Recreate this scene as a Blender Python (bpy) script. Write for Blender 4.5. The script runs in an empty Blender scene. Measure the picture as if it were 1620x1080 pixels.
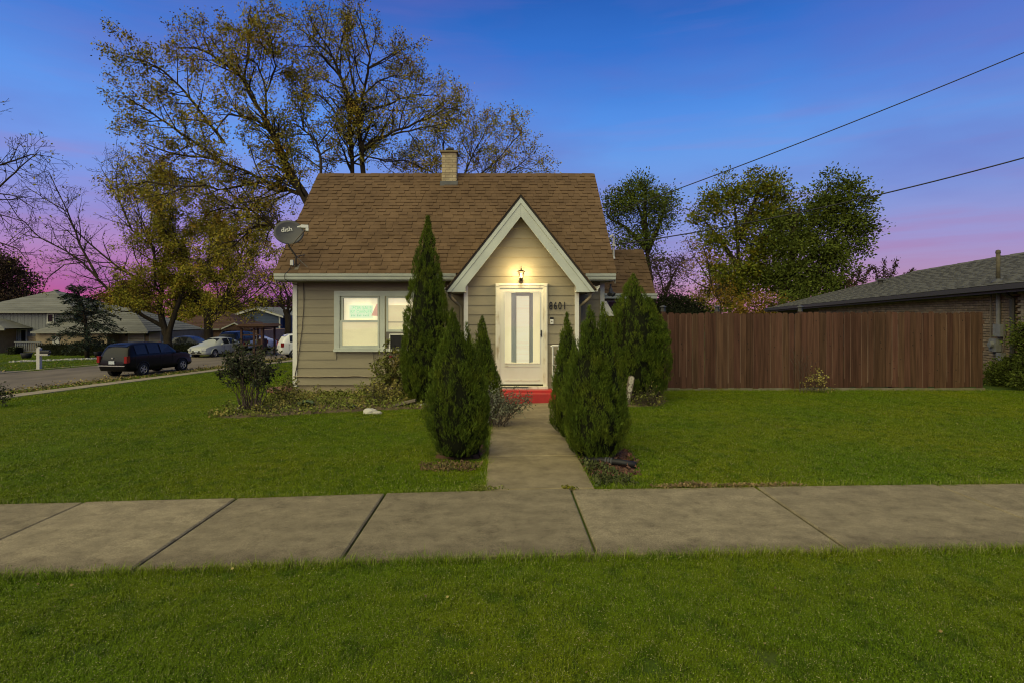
import bpy, bmesh, math, random
import numpy as np
from math import radians as R, pi, sin, cos, sqrt
from mathutils import Vector, Matrix, Euler

random.seed(11)
SC = bpy.context.scene
COL = SC.collection

# ------------------------------------------------------------------ camera
F = 870.0                                   # focal length in photo pixels (1620 wide)
cam_d = bpy.data.cameras.new("camera")
cam_d.sensor_width = 36.0
cam_d.lens = F / 1620.0 * 36.0
cam_d.shift_x = 15.0 / 1620.0
cam_d.shift_y = -42.0 / 1620.0
cam_d.clip_start = 0.1
cam_d.clip_end = 1500
cam = bpy.data.objects.new("camera", cam_d)
COL.objects.link(cam)
cam.location = (0, 0, 1.8)
cam.rotation_euler = (R(90), 0, 0)
SC.camera = cam

# ------------------------------------------------------------------ sky
SUN_EL, SUN_AZ = 46.0, 213.0                # azimuth clockwise from +Y
world = bpy.data.worlds.new("World")
SC.world = world
world.use_nodes = True
wn, wl = world.node_tree.nodes, world.node_tree.links
wn.clear()
w_out = wn.new("ShaderNodeOutputWorld")
w_bg = wn.new("ShaderNodeBackground")
w_bg.inputs["Strength"].default_value = 1.0
wl.new(w_bg.outputs[0], w_out.inputs[0])
tc = wn.new("ShaderNodeTexCoord")
sep = wn.new("ShaderNodeSeparateXYZ")
wl.new(tc.outputs["Generated"], sep.inputs[0])

def srgb(r, g, b):
    f = lambda c: (c / 255.0) / 12.92 if c / 255.0 <= 0.04045 else ((c / 255.0 + 0.055) / 1.055) ** 2.4
    return (f(r), f(g), f(b), 1.0)

# noise that bends the bands, so that they are not ruler-straight
mp0 = wn.new("ShaderNodeMapping"); mp0.inputs["Scale"].default_value = (1.6, 1.6, 7.0)
wl.new(tc.outputs["Generated"], mp0.inputs[0])
nz0 = wn.new("ShaderNodeTexNoise"); nz0.inputs["Scale"].default_value = 1.5; nz0.inputs["Detail"].default_value = 4
wl.new(mp0.outputs[0], nz0.inputs["Vector"])
mad = wn.new("ShaderNodeMath"); mad.operation = 'MULTIPLY_ADD'
wl.new(nz0.outputs["Fac"], mad.inputs[0]); mad.inputs[1].default_value = 0.06
sub = wn.new("ShaderNodeMath"); sub.operation = 'SUBTRACT'; sub.inputs[1].default_value = 0.03
wl.new(sep.outputs["Z"], sub.inputs[0]); wl.new(sub.outputs[0], mad.inputs[2])
ramp = wn.new("ShaderNodeValToRGB")
cr = ramp.color_ramp
stops = [(0.00, (176, 66, 112)), (0.03, (198, 80, 138)), (0.055, (200, 104, 156)), (0.10, (178, 134, 192)), (0.15, (152, 142, 210)),
         (0.21, (128, 150, 226)), (0.27, (108, 154, 234)), (0.33, (90, 148, 234)), (0.42, (56, 122, 214)), (0.50, (38, 96, 186)), (1.0, (20, 58, 128))]
while len(cr.elements) < len(stops):
    cr.elements.new(0.5)
for e, (p, c) in zip(cr.elements, stops):
    e.position = p
    e.color = srgb(*c)
wl.new(mad.outputs[0], ramp.inputs[0])
# the glow is hotter over the western (left) horizon and dustier over the rest
ramp2 = wn.new("ShaderNodeValToRGB")
stops2 = [(0.00, (170, 100, 124)), (0.03, (184, 124, 156)), (0.06, (176, 140, 182)), (0.10, (156, 146, 204)), (0.15, (136, 150, 214)),
          (0.21, (118, 154, 225)), (0.27, (104, 154, 230)), (0.33, (82, 142, 228)), (0.42, (52, 114, 206)), (0.50, (36, 92, 180)), (1.0, (20, 58, 128))]
while len(ramp2.color_ramp.elements) < len(stops2):
    ramp2.color_ramp.elements.new(0.5)
for e, (p, c) in zip(ramp2.color_ramp.elements, stops2):
    e.position = p
    e.color = srgb(*c)
wl.new(mad.outputs[0], ramp2.inputs[0])
side = wn.new("ShaderNodeMapRange"); side.inputs[1].default_value = -0.5; side.inputs[2].default_value = 0.2; side.interpolation_type = 'SMOOTHSTEP'
wl.new(sep.outputs["X"], side.inputs[0])
rmix = wn.new("ShaderNodeMixRGB"); wl.new(side.outputs[0], rmix.inputs[0]); wl.new(ramp.outputs[0], rmix.inputs[1]); wl.new(ramp2.outputs[0], rmix.inputs[2])
# long thin pink-purple clouds low in the sky
mp1 = wn.new("ShaderNodeMapping"); mp1.inputs["Scale"].default_value = (1.3, 1.3, 16.0); mp1.inputs["Rotation"].default_value = (0.0, 0.06, 0.0)
wl.new(tc.outputs["Generated"], mp1.inputs[0])
nz1 = wn.new("ShaderNodeTexNoise"); nz1.inputs["Scale"].default_value = 2.2; nz1.inputs["Detail"].default_value = 6; nz1.inputs["Roughness"].default_value = 0.55
wl.new(mp1.outputs[0], nz1.inputs["Vector"])
cm = wn.new("ShaderNodeMapRange"); cm.inputs[1].default_value = 0.50; cm.inputs[2].default_value = 0.72
wl.new(nz1.outputs["Fac"], cm.inputs[0])
lowm = wn.new("ShaderNodeMapRange"); lowm.inputs[1].default_value = 0.30; lowm.inputs[2].default_value = 0.08; lowm.inputs[3].default_value = 0.10; lowm.inputs[4].default_value = 0.48
wl.new(sep.outputs["Z"], lowm.inputs[0])
cmul = wn.new("ShaderNodeMath"); cmul.operation = 'MULTIPLY'
wl.new(cm.outputs[0], cmul.inputs[0]); wl.new(lowm.outputs[0], cmul.inputs[1])
cmix = wn.new("ShaderNodeMixRGB"); cmix.inputs[2].default_value = srgb(172, 116, 164)
wl.new(cmul.outputs[0], cmix.inputs[0]); wl.new(rmix.outputs[0], cmix.inputs[1])
# broad soft violet veils higher up
mp2 = wn.new("ShaderNodeMapping"); mp2.inputs["Scale"].default_value = (1.0, 1.0, 3.6); mp2.inputs["Location"].default_value = (0.9, 0.3, 0.0); mp2.inputs["Rotation"].default_value = (0.0, 0.22, 0.0)
wl.new(tc.outputs["Generated"], mp2.inputs[0])
nz2 = wn.new("ShaderNodeTexNoise"); nz2.inputs["Scale"].default_value = 1.9; nz2.inputs["Detail"].default_value = 5
wl.new(mp2.outputs[0], nz2.inputs["Vector"])
vm = wn.new("ShaderNodeMapRange"); vm.inputs[1].default_value = 0.46; vm.inputs[2].default_value = 0.74; vm.inputs[3].default_value = 0.0; vm.inputs[4].default_value = 0.60
wl.new(nz2.outputs["Fac"], vm.inputs[0])
vmix = wn.new("ShaderNodeMixRGB"); vmix.inputs[2].default_value = srgb(104, 104, 186)
wl.new(vm.outputs[0], vmix.inputs[0]); wl.new(cmix.outputs[0], vmix.inputs[1])
# the physical twilight sky underneath, faint
nish = wn.new("ShaderNodeTexSky"); nish.sky_type = 'NISHITA'; nish.sun_disc = False
nish.sun_elevation = R(SUN_EL); nish.sun_rotation = R(SUN_AZ)
nadd = wn.new("ShaderNodeMixRGB"); nadd.blend_type = 'ADD'; nadd.inputs[0].default_value = 0.003
wl.new(vmix.outputs[0], nadd.inputs[1]); wl.new(nish.outputs[0], nadd.inputs[2])
wl.new(nadd.outputs[0], w_bg.inputs["Color"])

# ------------------------------------------------------------------ sun through overcast: very wide and soft
sun_d = bpy.data.lights.new("sun", 'SUN')
sun_d.energy = 3.6
sun_d.angle = R(80)
sun_d.color = (1.0, 0.90, 0.44)
sun = bpy.data.objects.new("sun", sun_d)
COL.objects.link(sun)
az, el = R(SUN_AZ), R(SUN_EL)
sd = Vector((sin(az) * cos(el), cos(az) * cos(el), sin(el)))
sun.rotation_euler = sd.to_track_quat('Z', 'Y').to_euler()
sun.location = (-8, -12, 20)

vs = SC.view_settings
vs.view_transform = 'Standard'
vs.look = 'None'
vs.exposure = 0.0
vs.gamma = 1.0
vs.use_curve_mapping = False
SC.render.engine = 'CYCLES'
SC.cycles.max_bounces = 6
SC.cycles.transparent_max_bounces = 12
SC.cycles.use_denoising = True
SC.cycles.filter_width = 1.1
SC.cycles.sample_clamp_indirect = 4.0

# ------------------------------------------------------------------ helpers
def W(px, py, Y):
    """a photo pixel at depth Y as a point of the place"""
    return Vector(((px - 795.0) * Y / F, Y, 1.8 - (py - 498.0) * Y / F))

def lin(tab, x):
    if x <= tab[0][0]: return tab[0][1]
    for (a, va), (b, vb) in zip(tab, tab[1:]):
        if x <= b: return va + (vb - va) * (x - a) / (b - a)
    return tab[-1][1]

RD = Vector((0.174, 0.985, 0))              # direction of the side road
RN = Vector((-0.985, 0.174, 0))             # across it, away from the house
BASEZ = [(1.0, 0.0), (4.1, -0.065), (5.7, -0.075), (7.2, -0.09), (20.0, -1.05), (23.0, -1.15), (200, -1.15)]
def us(x, y): return (-0.985 * x + 0.174 * y, 0.174 * x + 0.985 * y)
def fz(x, y):
    u, s = us(x, y)
    w = min(1.0, max(0.0, (u - 5.0) / 15.0))
    return lin(BASEZ, u) - 0.012 * w * min(60.0, max(0.0, s - 15.0))
def at_us(u, s): 
    x = -0.985 * u + 0.174 * s
    y = 0.174 * u + 0.985 * s
    return Vector((x, y, fz(x, y)))

BASE = {}
def link(o, parent=None):
    COL.objects.link(o)
    if parent is not None: o.parent = parent
    return o

def tag(o, label=None, cat=None, group=None, kind=None):
    if label: o["label"] = label
    if cat: o["category"] = cat
    if group: o["group"] = group
    if kind: o["kind"] = kind
    return o

def thing(name, label, cat, loc=(0, 0, 0), rz=0.0, group=None):
    o = bpy.data.objects.new(name, None)
    o.empty_display_size = 0.2
    link(o)
    o.location = loc
    o.rotation_euler = (0, 0, rz)
    BASE[o] = Vector(loc)
    return tag(o, label, cat, group)

class MB:
    def __init__(s):
        s.v, s.f, s.m = [], [], []
    def add(s, vs, fs, m=0):
        n = len(s.v)
        s.v += [tuple(q) for q in vs]
        s.f += [tuple(n + i for i in f) for f in fs]
        s.m += [m] * len(fs)
        return s
    def box(s, x0, y0, z0, x1, y1, z1, m=0):
        return s.add([(x0,y0,z0),(x1,y0,z0),(x1,y1,z0),(x0,y1,z0),(x0,y0,z1),(x1,y0,z1),(x1,y1,z1),(x0,y1,z1)],
                     [(0,3,2,1),(4,5,6,7),(0,1,5,4),(1,2,6,5),(2,3,7,6),(3,0,4,7)], m)
    def obox(s, c, ax, ay, az, m=0):
        c, ax, ay, az = Vector(c), Vector(ax), Vector(ay), Vector(az)
        q = [c + i*ax + j*ay + k*az for k in (-1,1) for (i,j) in ((-1,-1),(1,-1),(1,1),(-1,1))]
        return s.add(q, [(0,3,2,1),(4,5,6,7),(0,1,5,4),(1,2,6,5),(2,3,7,6),(3,0,4,7)], m)
    def prism(s, poly, a, b, axis='y', m=0):
        n = len(poly)
        def pt(p, t):
            return (p[0], t, p[1]) if axis == 'y' else ((t, p[0], p[1]) if axis == 'x' else (p[0], p[1], t))
        vs = [pt(p, a) for p in poly] + [pt(p, b) for p in poly]
        fs = [tuple(range(n)), tuple(range(2*n-1, n-1, -1))]
        fs += [(i, n+i, n+(i+1) % n, (i+1) % n) for i in range(n)]
        return s.add(vs, fs, m)
    def tube(s, pts, rads, n=6, m=0, cap=True):
        pts = [Vector(p) for p in pts]
        if not hasattr(rads, '__len__'): rads = [rads] * len(pts)
        rings = []
        ref = None
        for i, p in enumerate(pts):
            d = (pts[min(i+1, len(pts)-1)] - pts[max(i-1, 0)])
            if d.length < 1e-9: d = Vector((0,0,1))
            d.normalize()
            if ref is None:
                ref = d.orthogonal().normalized()
            ref = (ref - d * ref.dot(d))
            ref = ref.normalized() if ref.length > 1e-6 else d.orthogonal().normalized()
            b = d.cross(ref)
            rings.append([p + (ref*cos(2*pi*k/n) + b*sin(2*pi*k/n))*rads[i] for k in range(n)])
        vs = [q for r in rings for q in r]
        fs = [(i*n+k, i*n+(k+1) % n, (i+1)*n+(k+1) % n, (i+1)*n+k) for i in range(len(pts)-1) for k in range(n)]
        if cap:
            fs += [tuple(range(n-1, -1, -1)), tuple((len(pts)-1)*n+k for k in range(n))]
        return s.add(vs, fs, m)
    def lathe(s, prof, c=(0,0,0), n=16, axis='z', m=0):
        c = Vector(c); vs = []
        for r, h in prof:
            for k in range(n):
                a = 2*pi*k/n
                q = {'z': (r*cos(a), r*sin(a), h), 'y': (r*cos(a), h, r*sin(a)), 'x': (h, r*cos(a), r*sin(a))}[axis]
                vs.append(c + Vector(q))
        fs = [(i*n+k, i*n+(k+1) % n, (i+1)*n+(k+1) % n, (i+1)*n+k) for i in range(len(prof)-1) for k in range(n)]
        return s.add(vs, fs, m)
    def mesh(s, name, mats, smooth=False, off=None):
        me = bpy.data.meshes.new(name)
        vs = s.v if off is None else [(a-off[0], b-off[1], c-off[2]) for a, b, c in s.v]
        me.from_pydata(vs, [], s.f)
        for mt in (mats if isinstance(mats, (list, tuple)) else [mats]): me.materials.append(mt)
        if any(s.m): me.polygons.foreach_set("material_index", s.m)
        bm = bmesh.new(); bm.from_mesh(me)
        bmesh.ops.recalc_face_normals(bm, faces=bm.faces)
        bm.to_mesh(me); bm.free()
        if smooth: me.polygons.foreach_set("use_smooth", [True]*len(me.polygons))
        me.update()
        return me
    def build(s, name, mats, parent=None, smooth=False, local=False, root=None):
        """root: the thing whose base the world coordinates are taken relative to"""
        b = None
        r = root if root is not None else parent
        while r is not None and r not in BASE: r = r.parent
        if not local and r is not None: b = BASE[r]
        o = bpy.data.objects.new(name, s.mesh(name, mats, smooth, b))
        return link(o, parent)

def piece(name, me, loc, parent, rot=None, scale=None, root=None):
    """an object that shares mesh data with its fellows; loc in world space"""
    o = bpy.data.objects.new(name, me)
    r = root if root is not None else parent
    while r is not None and r not in BASE: r = r.parent
    o.location = Vector(loc) - (BASE[r] if r is not None else Vector())
    if rot is not None: o.rotation_euler = rot
    if scale is not None: o.scale = scale
    return link(o, parent)

def np_mesh(name, verts, faces, mat, smooth=False):
    """fast mesh from numpy arrays; faces (M,k)"""
    me = bpy.data.meshes.new(name)
    verts = np.ascontiguousarray(verts, dtype=np.float32); faces = np.ascontiguousarray(faces, dtype=np.int32)
    M_, k = faces.shape
    me.vertices.add(len(verts)); me.vertices.foreach_set("co", verts.ravel())
    me.loops.add(M_*k); me.loops.foreach_set("vertex_index", faces.ravel())
    me.polygons.add(M_)
    me.polygons.foreach_set("loop_start", np.arange(0, M_*k, k, dtype=np.int32))
    if smooth: me.polygons.foreach_set("use_smooth", np.ones(M_, dtype=bool))
    for mt in (mat if isinstance(mat, (list, tuple)) else [mat]): me.materials.append(mt)
    me.update(calc_edges=True)
    me.validate()
    return me

# ------------------------------------------------------------------ materials
def mat(name, col, col2=None, rough=0.75, scale=4.0, detail=4, bump=0.0, bscale=60.0, orand=0.0, hrand=0.0, irand=0.0,
        metal=0.0, spec=0.35, stretch=(1, 1, 1), obj=False, lo=0.35, hi=0.65, col3=None, s3=0.7, lo3=0.5, hi3=0.7,
        emit=None, estr=0.0, trans=0.0, coat=0.0, bstretch=None, bdist=0.01, nrough=0.5):
    m = bpy.data.materials.new(name); m.use_nodes = True
    n, l = m.node_tree.nodes, m.node_tree.links
    p = n["Principled BSDF"]
    p.inputs["Roughness"].default_value = rough
    p.inputs["Metallic"].default_value = metal
    p.inputs["Specular IOR Level"].default_value = spec
    if coat: p.inputs["Coat Weight"].default_value = coat; p.inputs["Coat Roughness"].default_value = 0.08
    if trans: p.inputs["Transmission Weight"].default_value = trans
    if obj:
        t = n.new("ShaderNodeTexCoord"); vec = t.outputs["Object"]
    else:
        t = n.new("ShaderNodeNewGeometry"); vec = t.outputs["Position"]
    def noise(sc, st, det=detail):
        mp = n.new("ShaderNodeMapping"); mp.inputs["Scale"].default_value = st
        l.new(vec, mp.inputs[0])
        z = n.new("ShaderNodeTexNoise"); z.inputs["Scale"].default_value = sc; z.inputs["Detail"].default_value = det; z.inputs["Roughness"].default_value = nrough
        l.new(mp.outputs[0], z.inputs["Vector"])
        return z.outputs["Fac"]
    c4 = lambda c: (c[0], c[1], c[2], 1.0)
    rgb = n.new("ShaderNodeRGB"); rgb.outputs[0].default_value = c4(col)
    cur = rgb.outputs[0]
    def mixin(cur, c, fac_sock, a, b):
        mr = n.new("ShaderNodeMapRange"); mr.inputs[1].default_value = a; mr.inputs[2].default_value = b
        l.new(fac_sock, mr.inputs[0])
        mx = n.new("ShaderNodeMixRGB"); mx.inputs[2].default_value = c4(c)
        l.new(mr.outputs[0], mx.inputs[0]); l.new(cur, mx.inputs[1])
        return mx.outputs[0]
    if col2 is not None: cur = mixin(cur, col2, noise(scale, stretch), lo, hi)
    if col3 is not None: cur = mixin(cur, col3, noise(s3, (1, 1, 1)), lo3, hi3)
    if orand or hrand or irand:
        hs = n.new("ShaderNodeHueSaturation")
        oi = n.new("ShaderNodeObjectInfo")
        src = oi.outputs["Random"]
        if irand:
            g = n.new("ShaderNodeNewGeometry")
            ad = n.new("ShaderNodeMath"); ad.operation = 'ADD'
            l.new(src, ad.inputs[0]); l.new(g.outputs["Random Per Island"], ad.inputs[1])
            fr = n.new("ShaderNodeMath"); fr.operation = 'FRACT'; l.new(ad.outputs[0], fr.inputs[0])
            src = fr.outputs[0]
        k = max(orand, irand)
        if k:
            mr = n.new("ShaderNodeMapRange"); mr.inputs[3].default_value = 1 - k; mr.inputs[4].default_value = 1 + k
            l.new(src, mr.inputs[0]); l.new(mr.outputs[0], hs.inputs["Value"])
        if hrand:
            mu = n.new("ShaderNodeMath"); mu.operation = 'MULTIPLY'; mu.inputs[1].default_value = 7.31
            f2 = n.new("ShaderNodeMath"); f2.operation = 'FRACT'
            l.new(src, mu.inputs[0]); l.new(mu.outputs[0], f2.inputs[0])
            mr = n.new("ShaderNodeMapRange"); mr.inputs[3].default_value = 0.5 - hrand; mr.inputs[4].default_value = 0.5 + hrand
            l.new(f2.outputs[0], mr.inputs[0]); l.new(mr.outputs[0], hs.inputs["Hue"])
        l.new(cur, hs.inputs["Color"]); cur = hs.outputs[0]
    l.new(cur, p.inputs["Base Color"])
    if bump:
        b = n.new("ShaderNodeBump"); b.inputs["Strength"].default_value = bump; b.inputs["Distance"].default_value = bdist
        l.new(noise(bscale, bstretch or stretch, 6), b.inputs["Height"])
        l.new(b.outputs[0], p.inputs["Normal"])
    if emit is not None:
        if col2 is not None and emit == 'base':
            l.new(cur, p.inputs["Emission Color"])
        else:
            p.inputs["Emission Color"].default_value = c4(emit)
        p.inputs["Emission Strength"].default_value = estr
    return m

def glass_mat(name, tint=(0.97, 0.97, 0.96), refl=0.12):
    m = bpy.data.materials.new(name); m.use_nodes = True
    n, l = m.node_tree.nodes, m.node_tree.links
    n.clear()
    o = n.new("ShaderNodeOutputMaterial")
    tr = n.new("ShaderNodeBsdfTransparent"); tr.inputs[0].default_value = (*tint, 1)
    gl = n.new("ShaderNodeBsdfGlossy"); gl.inputs["Roughness"].default_value = 0.03
    fr = n.new("ShaderNodeFresnel"); fr.inputs[0].default_value = 1.5
    ad = n.new("ShaderNodeMath"); ad.operation = 'ADD'; ad.inputs[1].default_value = refl * 0.3
    mx = n.new("ShaderNodeMixShader")
    l.new(fr.outputs[0], ad.inputs[0]); l.new(ad.outputs[0], mx.inputs[0])
    l.new(tr.outputs[0], mx.inputs[1]); l.new(gl.outputs[0], mx.inputs[2]); l.new(mx.outputs[0], o.inputs[0])
    return m

m_soil = mat("soil", (0.10, 0.075, 0.045), (0.16, 0.12, 0.07), scale=9, bump=0.5, bscale=40, rough=0.95, spec=0.1)
m_ground = mat("turf_ground", (0.045, 0.080, 0.008), (0.062, 0.080, 0.012), scale=1.3, bump=0.6, bscale=70, rough=0.95, spec=0.1, col3=(0.10, 0.085, 0.03), s3=0.35, lo3=0.55, hi3=0.8)
m_conc = mat("concrete", (0.275, 0.222, 0.122), (0.165, 0.132, 0.072), scale=2.6, detail=12, lo=0.38, hi=0.66, bump=0.5, bscale=110, rough=0.92, spec=0.12, orand=0.09, col3=(0.15, 0.118, 0.07), s3=5.0, lo3=0.52, hi3=0.74, stretch=(1, 1.15, 1), bdist=0.004, nrough=0.72)
m_conc_far = mat("far_concrete", (0.30, 0.25, 0.16), (0.20, 0.165, 0.10), scale=1.5, rough=0.9, spec=0.2)
m_walk = mat("pavement_concrete", (0.275, 0.226, 0.130), (0.155, 0.127, 0.074), scale=3.2, detail=12, lo=0.38, hi=0.68, bump=0.6, bscale=75, rough=0.94, spec=0.12, orand=0.13, col3=(0.128, 0.102, 0.060), s3=7.0, lo3=0.52, hi3=0.74, stretch=(1, 1.5, 1), bdist=0.005, bstretch=(1.0, 3.5, 1), nrough=0.74)
def dirt_edge(m, front0, slope, width, col):
    """grime that gathers along the turf edge of the pavement"""
    n, l = m.node_tree.nodes, m.node_tree.links; p = n["Principled BSDF"]
    g = n.new("ShaderNodeNewGeometry"); sp = n.new("ShaderNodeSeparateXYZ"); l.new(g.outputs["Position"], sp.inputs[0])
    a = n.new("ShaderNodeMath"); a.operation = 'MULTIPLY_ADD'; a.inputs[1].default_value = -slope; l.new(sp.outputs["X"], a.inputs[0]); l.new(sp.outputs["Y"], a.inputs[2])
    z = n.new("ShaderNodeTexNoise"); z.inputs["Scale"].default_value = 3.5; z.inputs["Detail"].default_value = 12; z.inputs["Roughness"].default_value = .72; l.new(g.outputs["Position"], z.inputs["Vector"])
    b = n.new("ShaderNodeMath"); b.operation = 'MULTIPLY_ADD'; b.inputs[1].default_value = -width*1.9; l.new(z.outputs["Fac"], b.inputs[0]); l.new(a.outputs[0], b.inputs[2])
    r = n.new("ShaderNodeMapRange"); r.inputs[1].default_value = front0 - width*1.0; r.inputs[2].default_value = front0 - width*.1; r.inputs[3].default_value = 0.55; r.inputs[4].default_value = 0.0
    l.new(b.outputs[0], r.inputs[0])
    old = p.inputs["Base Color"].links[0].from_socket
    mx = n.new("ShaderNodeMixRGB"); mx.inputs[2].default_value = (*col, 1); l.new(r.outputs[0], mx.inputs[0]); l.new(old, mx.inputs[1]); g2 = n.new("ShaderNodeTexNoise"); g2.inputs["Scale"].default_value = 130.0; g2.inputs["Detail"].default_value = 3; l.new(g.outputs["Position"], g2.inputs["Vector"])
    r2 = n.new("ShaderNodeMapRange"); r2.inputs[1].default_value = .3; r2.inputs[2].default_value = .7; r2.inputs[3].default_value = .62; r2.inputs[4].default_value = 1.32; l.new(g2.outputs["Fac"], r2.inputs[0])
    hv = n.new("ShaderNodeHueSaturation"); l.new(r2.outputs[0], hv.inputs["Value"]); l.new(mx.outputs[0], hv.inputs["Color"])
    l.new(hv.outputs[0], p.inputs["Base Color"])
dirt_edge(m_walk, 4.08, 0.04, 0.30, (0.085, 0.066, 0.042))
m_road = mat("asphalt", (0.17, 0.14, 0.10), (0.115, 0.095, 0.07), scale=0.9, detail=8, rough=0.95, spec=0.15, bump=0.2, bscale=90, stretch=(1, 0.5, 1))
m_drive = mat("dark_asphalt", (0.085, 0.078, 0.066), (0.065, 0.06, 0.05), scale=1.2, rough=0.95, spec=0.15)
# ================================================================== SETTING: ground, road, pavements
def ground():
    xs = sorted(set([-420, -300, -220, -160, -120] + [-100 + 4*i for i in range(16)] + [-38 + 0.75*i for i in range(64)] +
                    [10 + 1.5*i for i in range(20)] + [42, 50, 60, 80, 120, 180, 260, 420]))
    ys = sorted(set([-60, -40, -25, -15, -8] + [-4 + 0.75*i for i in range(50)] + [34 + 1.5*i for i in range(22)] + [70, 80, 95, 115, 150, 220, 320, 500]))
    V = np.array([(x, y, fz(x, y)) for y in ys for x in xs])
    nx = len(xs)
    Fc = np.array([(j*nx+i, j*nx+i+1, (j+1)*nx+i+1, (j+1)*nx+i) for j in range(len(ys)-1) for i in range(nx-1)])
    o = bpy.data.objects.new("ground", np_mesh("ground", V, Fc, m_ground, True))
    link(o); tag(o, kind="structure")
ground()

def sb(x): return 5.59 + 0.04*x             # back edge of the pavement
def sf(x): return 4.06 + 0.042*x             # front edge

# front pavement, slab by slab
pav = MB().prism([(-16, sf(-16)-0.02), (16, sf(16)-0.02), (16, sb(16)+0.02), (-16, sb(-16)+0.02)], -0.55, -0.20, 'z')
pav = pav.build("sidewalk", m_soil); tag(pav, kind="structure")
rs = random.Random(5)
joint = [-1.18-1.47*k for k in range(10, -1, -1)] + [0.70 + 1.92*k for k in range(0, 9)]
def slab_mesh(x0, x1, yf, yb, top):
    """one slab with rounded upper edge following the ground"""
    g, b = 0.011, 0.012
    mb = MB()
    def ring(ins, dz):
        r = []
        for (x, y, sx, sy) in ((x0+g, yf(x0), 1, 1), (x1-g, yf(x1), -1, 1), (x1-g, yb(x1), -1, -1), (x0+g, yb(x0), 1, -1)):
            xx, yy = x + sx*ins, y + sy*ins
            r.append((xx, yy, fz(xx, yy) + top + dz))
        return r
    a, c, d = ring(0, -0.15), ring(0, -b), ring(b, 0)
    mb.add(a + c + d, [(3,2,1,0), (8,9,10,11)] + [(i, (i+1) % 4, 4+(i+1) % 4, 4+i) for i in range(4)] + [(4+i, 4+(i+1) % 4, 8+(i+1) % 4, 8+i) for i in range(4)])
    return mb
for a, b in zip(joint, joint[1:]):
    slab_mesh(a, b, sf, sb, 0.030 + rs.uniform(-0.006, 0.006)).build("slab", m_walk, pav)

# garden path from the pavement to the step
pth = MB().box(-0.17, 5.62, -0.5, 0.94, 11.16, -0.02).build("path", m_soil); tag(pth, kind="structure")
pj = [None, 6.96, 8.16, 9.55, 11.14]
for i in range(4):
    y0, y1 = (5.62 if i == 0 else pj[i] + 0.009), pj[i+1] - 0.009
    slab_mesh(-0.19, 0.96, (lambda x, y0=y0, i=i: y0 + (0.04*x if i == 0 else 0)), (lambda x, y1=y1: y1), 0.024 + rs.uniform(-0.006, 0.004)).build("slab", m_conc, pth)

def strip(name, u0, u1, s0, s1, lift, material, n=40, mcols=4, jag=0.0, seed=1):
    r = random.Random(seed)
    V, Fc = [], []
    for i in range(n+1):
        s = s0 + (s1-s0)*i/n
        ja, jb = r.uniform(-jag, jag), r.uniform(-jag, jag)
        for k in range(mcols+1):
            u = (u0+ja) + (u1+jb-u0-ja)*k/mcols
            p = at_us(u, s); V.append((p.x, p.y, p.z + lift))
    for i in range(n):
        for k in range(mcols):
            a = i*(mcols+1)+k
            Fc.append((a, a+1, a+mcols+2, a+mcols+1))
    o = bpy.data.objects.new(name, np_mesh(name, np.array(V), np.array(Fc), material, True))
    link(o); return tag(o, kind="structure")
strip("road", 22.5, 30.4, -20, 130, 0.03, m_road, 120, 8, 0.10, 2)
strip("far_kerb", 30.4, 30.6, -20, 130, 0.09, m_conc_far, 100, 1)
strip("near_kerb", 22.32, 22.5, -20, 130, 0.05, m_conc_far, 100, 1)
# pavement beside the road, slab by slab
spv = strip("side_pavement", 19.55, 20.75, -10, 90, 0.005, m_soil, 60, 2)
for k in range(28):
    s0 = 2 + k*1.6
    q = [at_us(19.55, s0+0.012), at_us(19.55, s0+1.588), at_us(20.75, s0+1.588), at_us(20.75, s0+0.012)]
    MB().add([p + Vector((0,0,0.06)) for p in q] + [p - Vector((0,0,0.12)) for p in q],
             [(0,1,2,3), (7,6,5,4)] + [(i, (i+1) % 4, 4+(i+1) % 4, 4+i) for i in range(4)]).build("slab", m_conc_far, spv)
# driveways of the houses over the road
def drive(u0, u1, s0, s1, material):
    return strip("driveway", u0, u1, s0, s1, 0.022, material, 10, 3)
drive(30.6, 41, 21.0, 25.0, m_drive)
drive(30.6, 45, 48.5, 54.5, m_conc_far)

# soil of the planted beds (raised a little, uneven)
def bed(name, outline, h, material, seed=0):
    r = random.Random(seed); n = 26
    cx = sum(p[0] for p in outline)/len(outline); cy = sum(p[1] for p in outline)/len(outline)
    V = [(cx, cy, fz(cx, cy)+h)]; Fc = []
    ring = []
    m_ = len(outline)
    for i in range(m_):
        a, b = Vector(outline[i]), Vector(outline[(i+1) % m_])
        k = max(2, int((b-a).length/0.25))
        for j in range(k):
            q = a.lerp(b, j/k); ring.append((q.x + r.uniform(-.04,.04), q.y + r.uniform(-.04,.04)))
    L = [1.0, 0.85, 0.6, 0.3]; N = len(ring)
    for f_ in L:
        for (x, y) in ring:
            xx, yy = cx+(x-cx)*f_, cy+(y-cy)*f_
            V.append((xx, yy, fz(xx, yy) + (-0.03 if f_ == 1.0 else h*(0.6 if f_ == .85 else 1) + r.uniform(-.012, .012))))
    tr = []
    for l_ in range(3):
        for i in range(N):
            j = (i+1) % N
            tr += [(1+l_*N+i, 1+l_*N+j, 1+(l_+1)*N+j), (1+l_*N+i, 1+(l_+1)*N+j, 1+(l_+1)*N+i)]
    for i in range(N): tr.append((1+3*N+i, 1+3*N+(i+1) % N, 0))
    o = bpy.data.objects.new(name, np_mesh(name, np.array(V), np.array(tr), material, True)); link(o)
    return tag(o, kind="structure")
m_mulch = mat("mulch", (0.10, 0.045, 0.03), (0.16, 0.085, 0.05), scale=22, bump=0.8, bscale=60, rough=0.95, spec=0.1)
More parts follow.
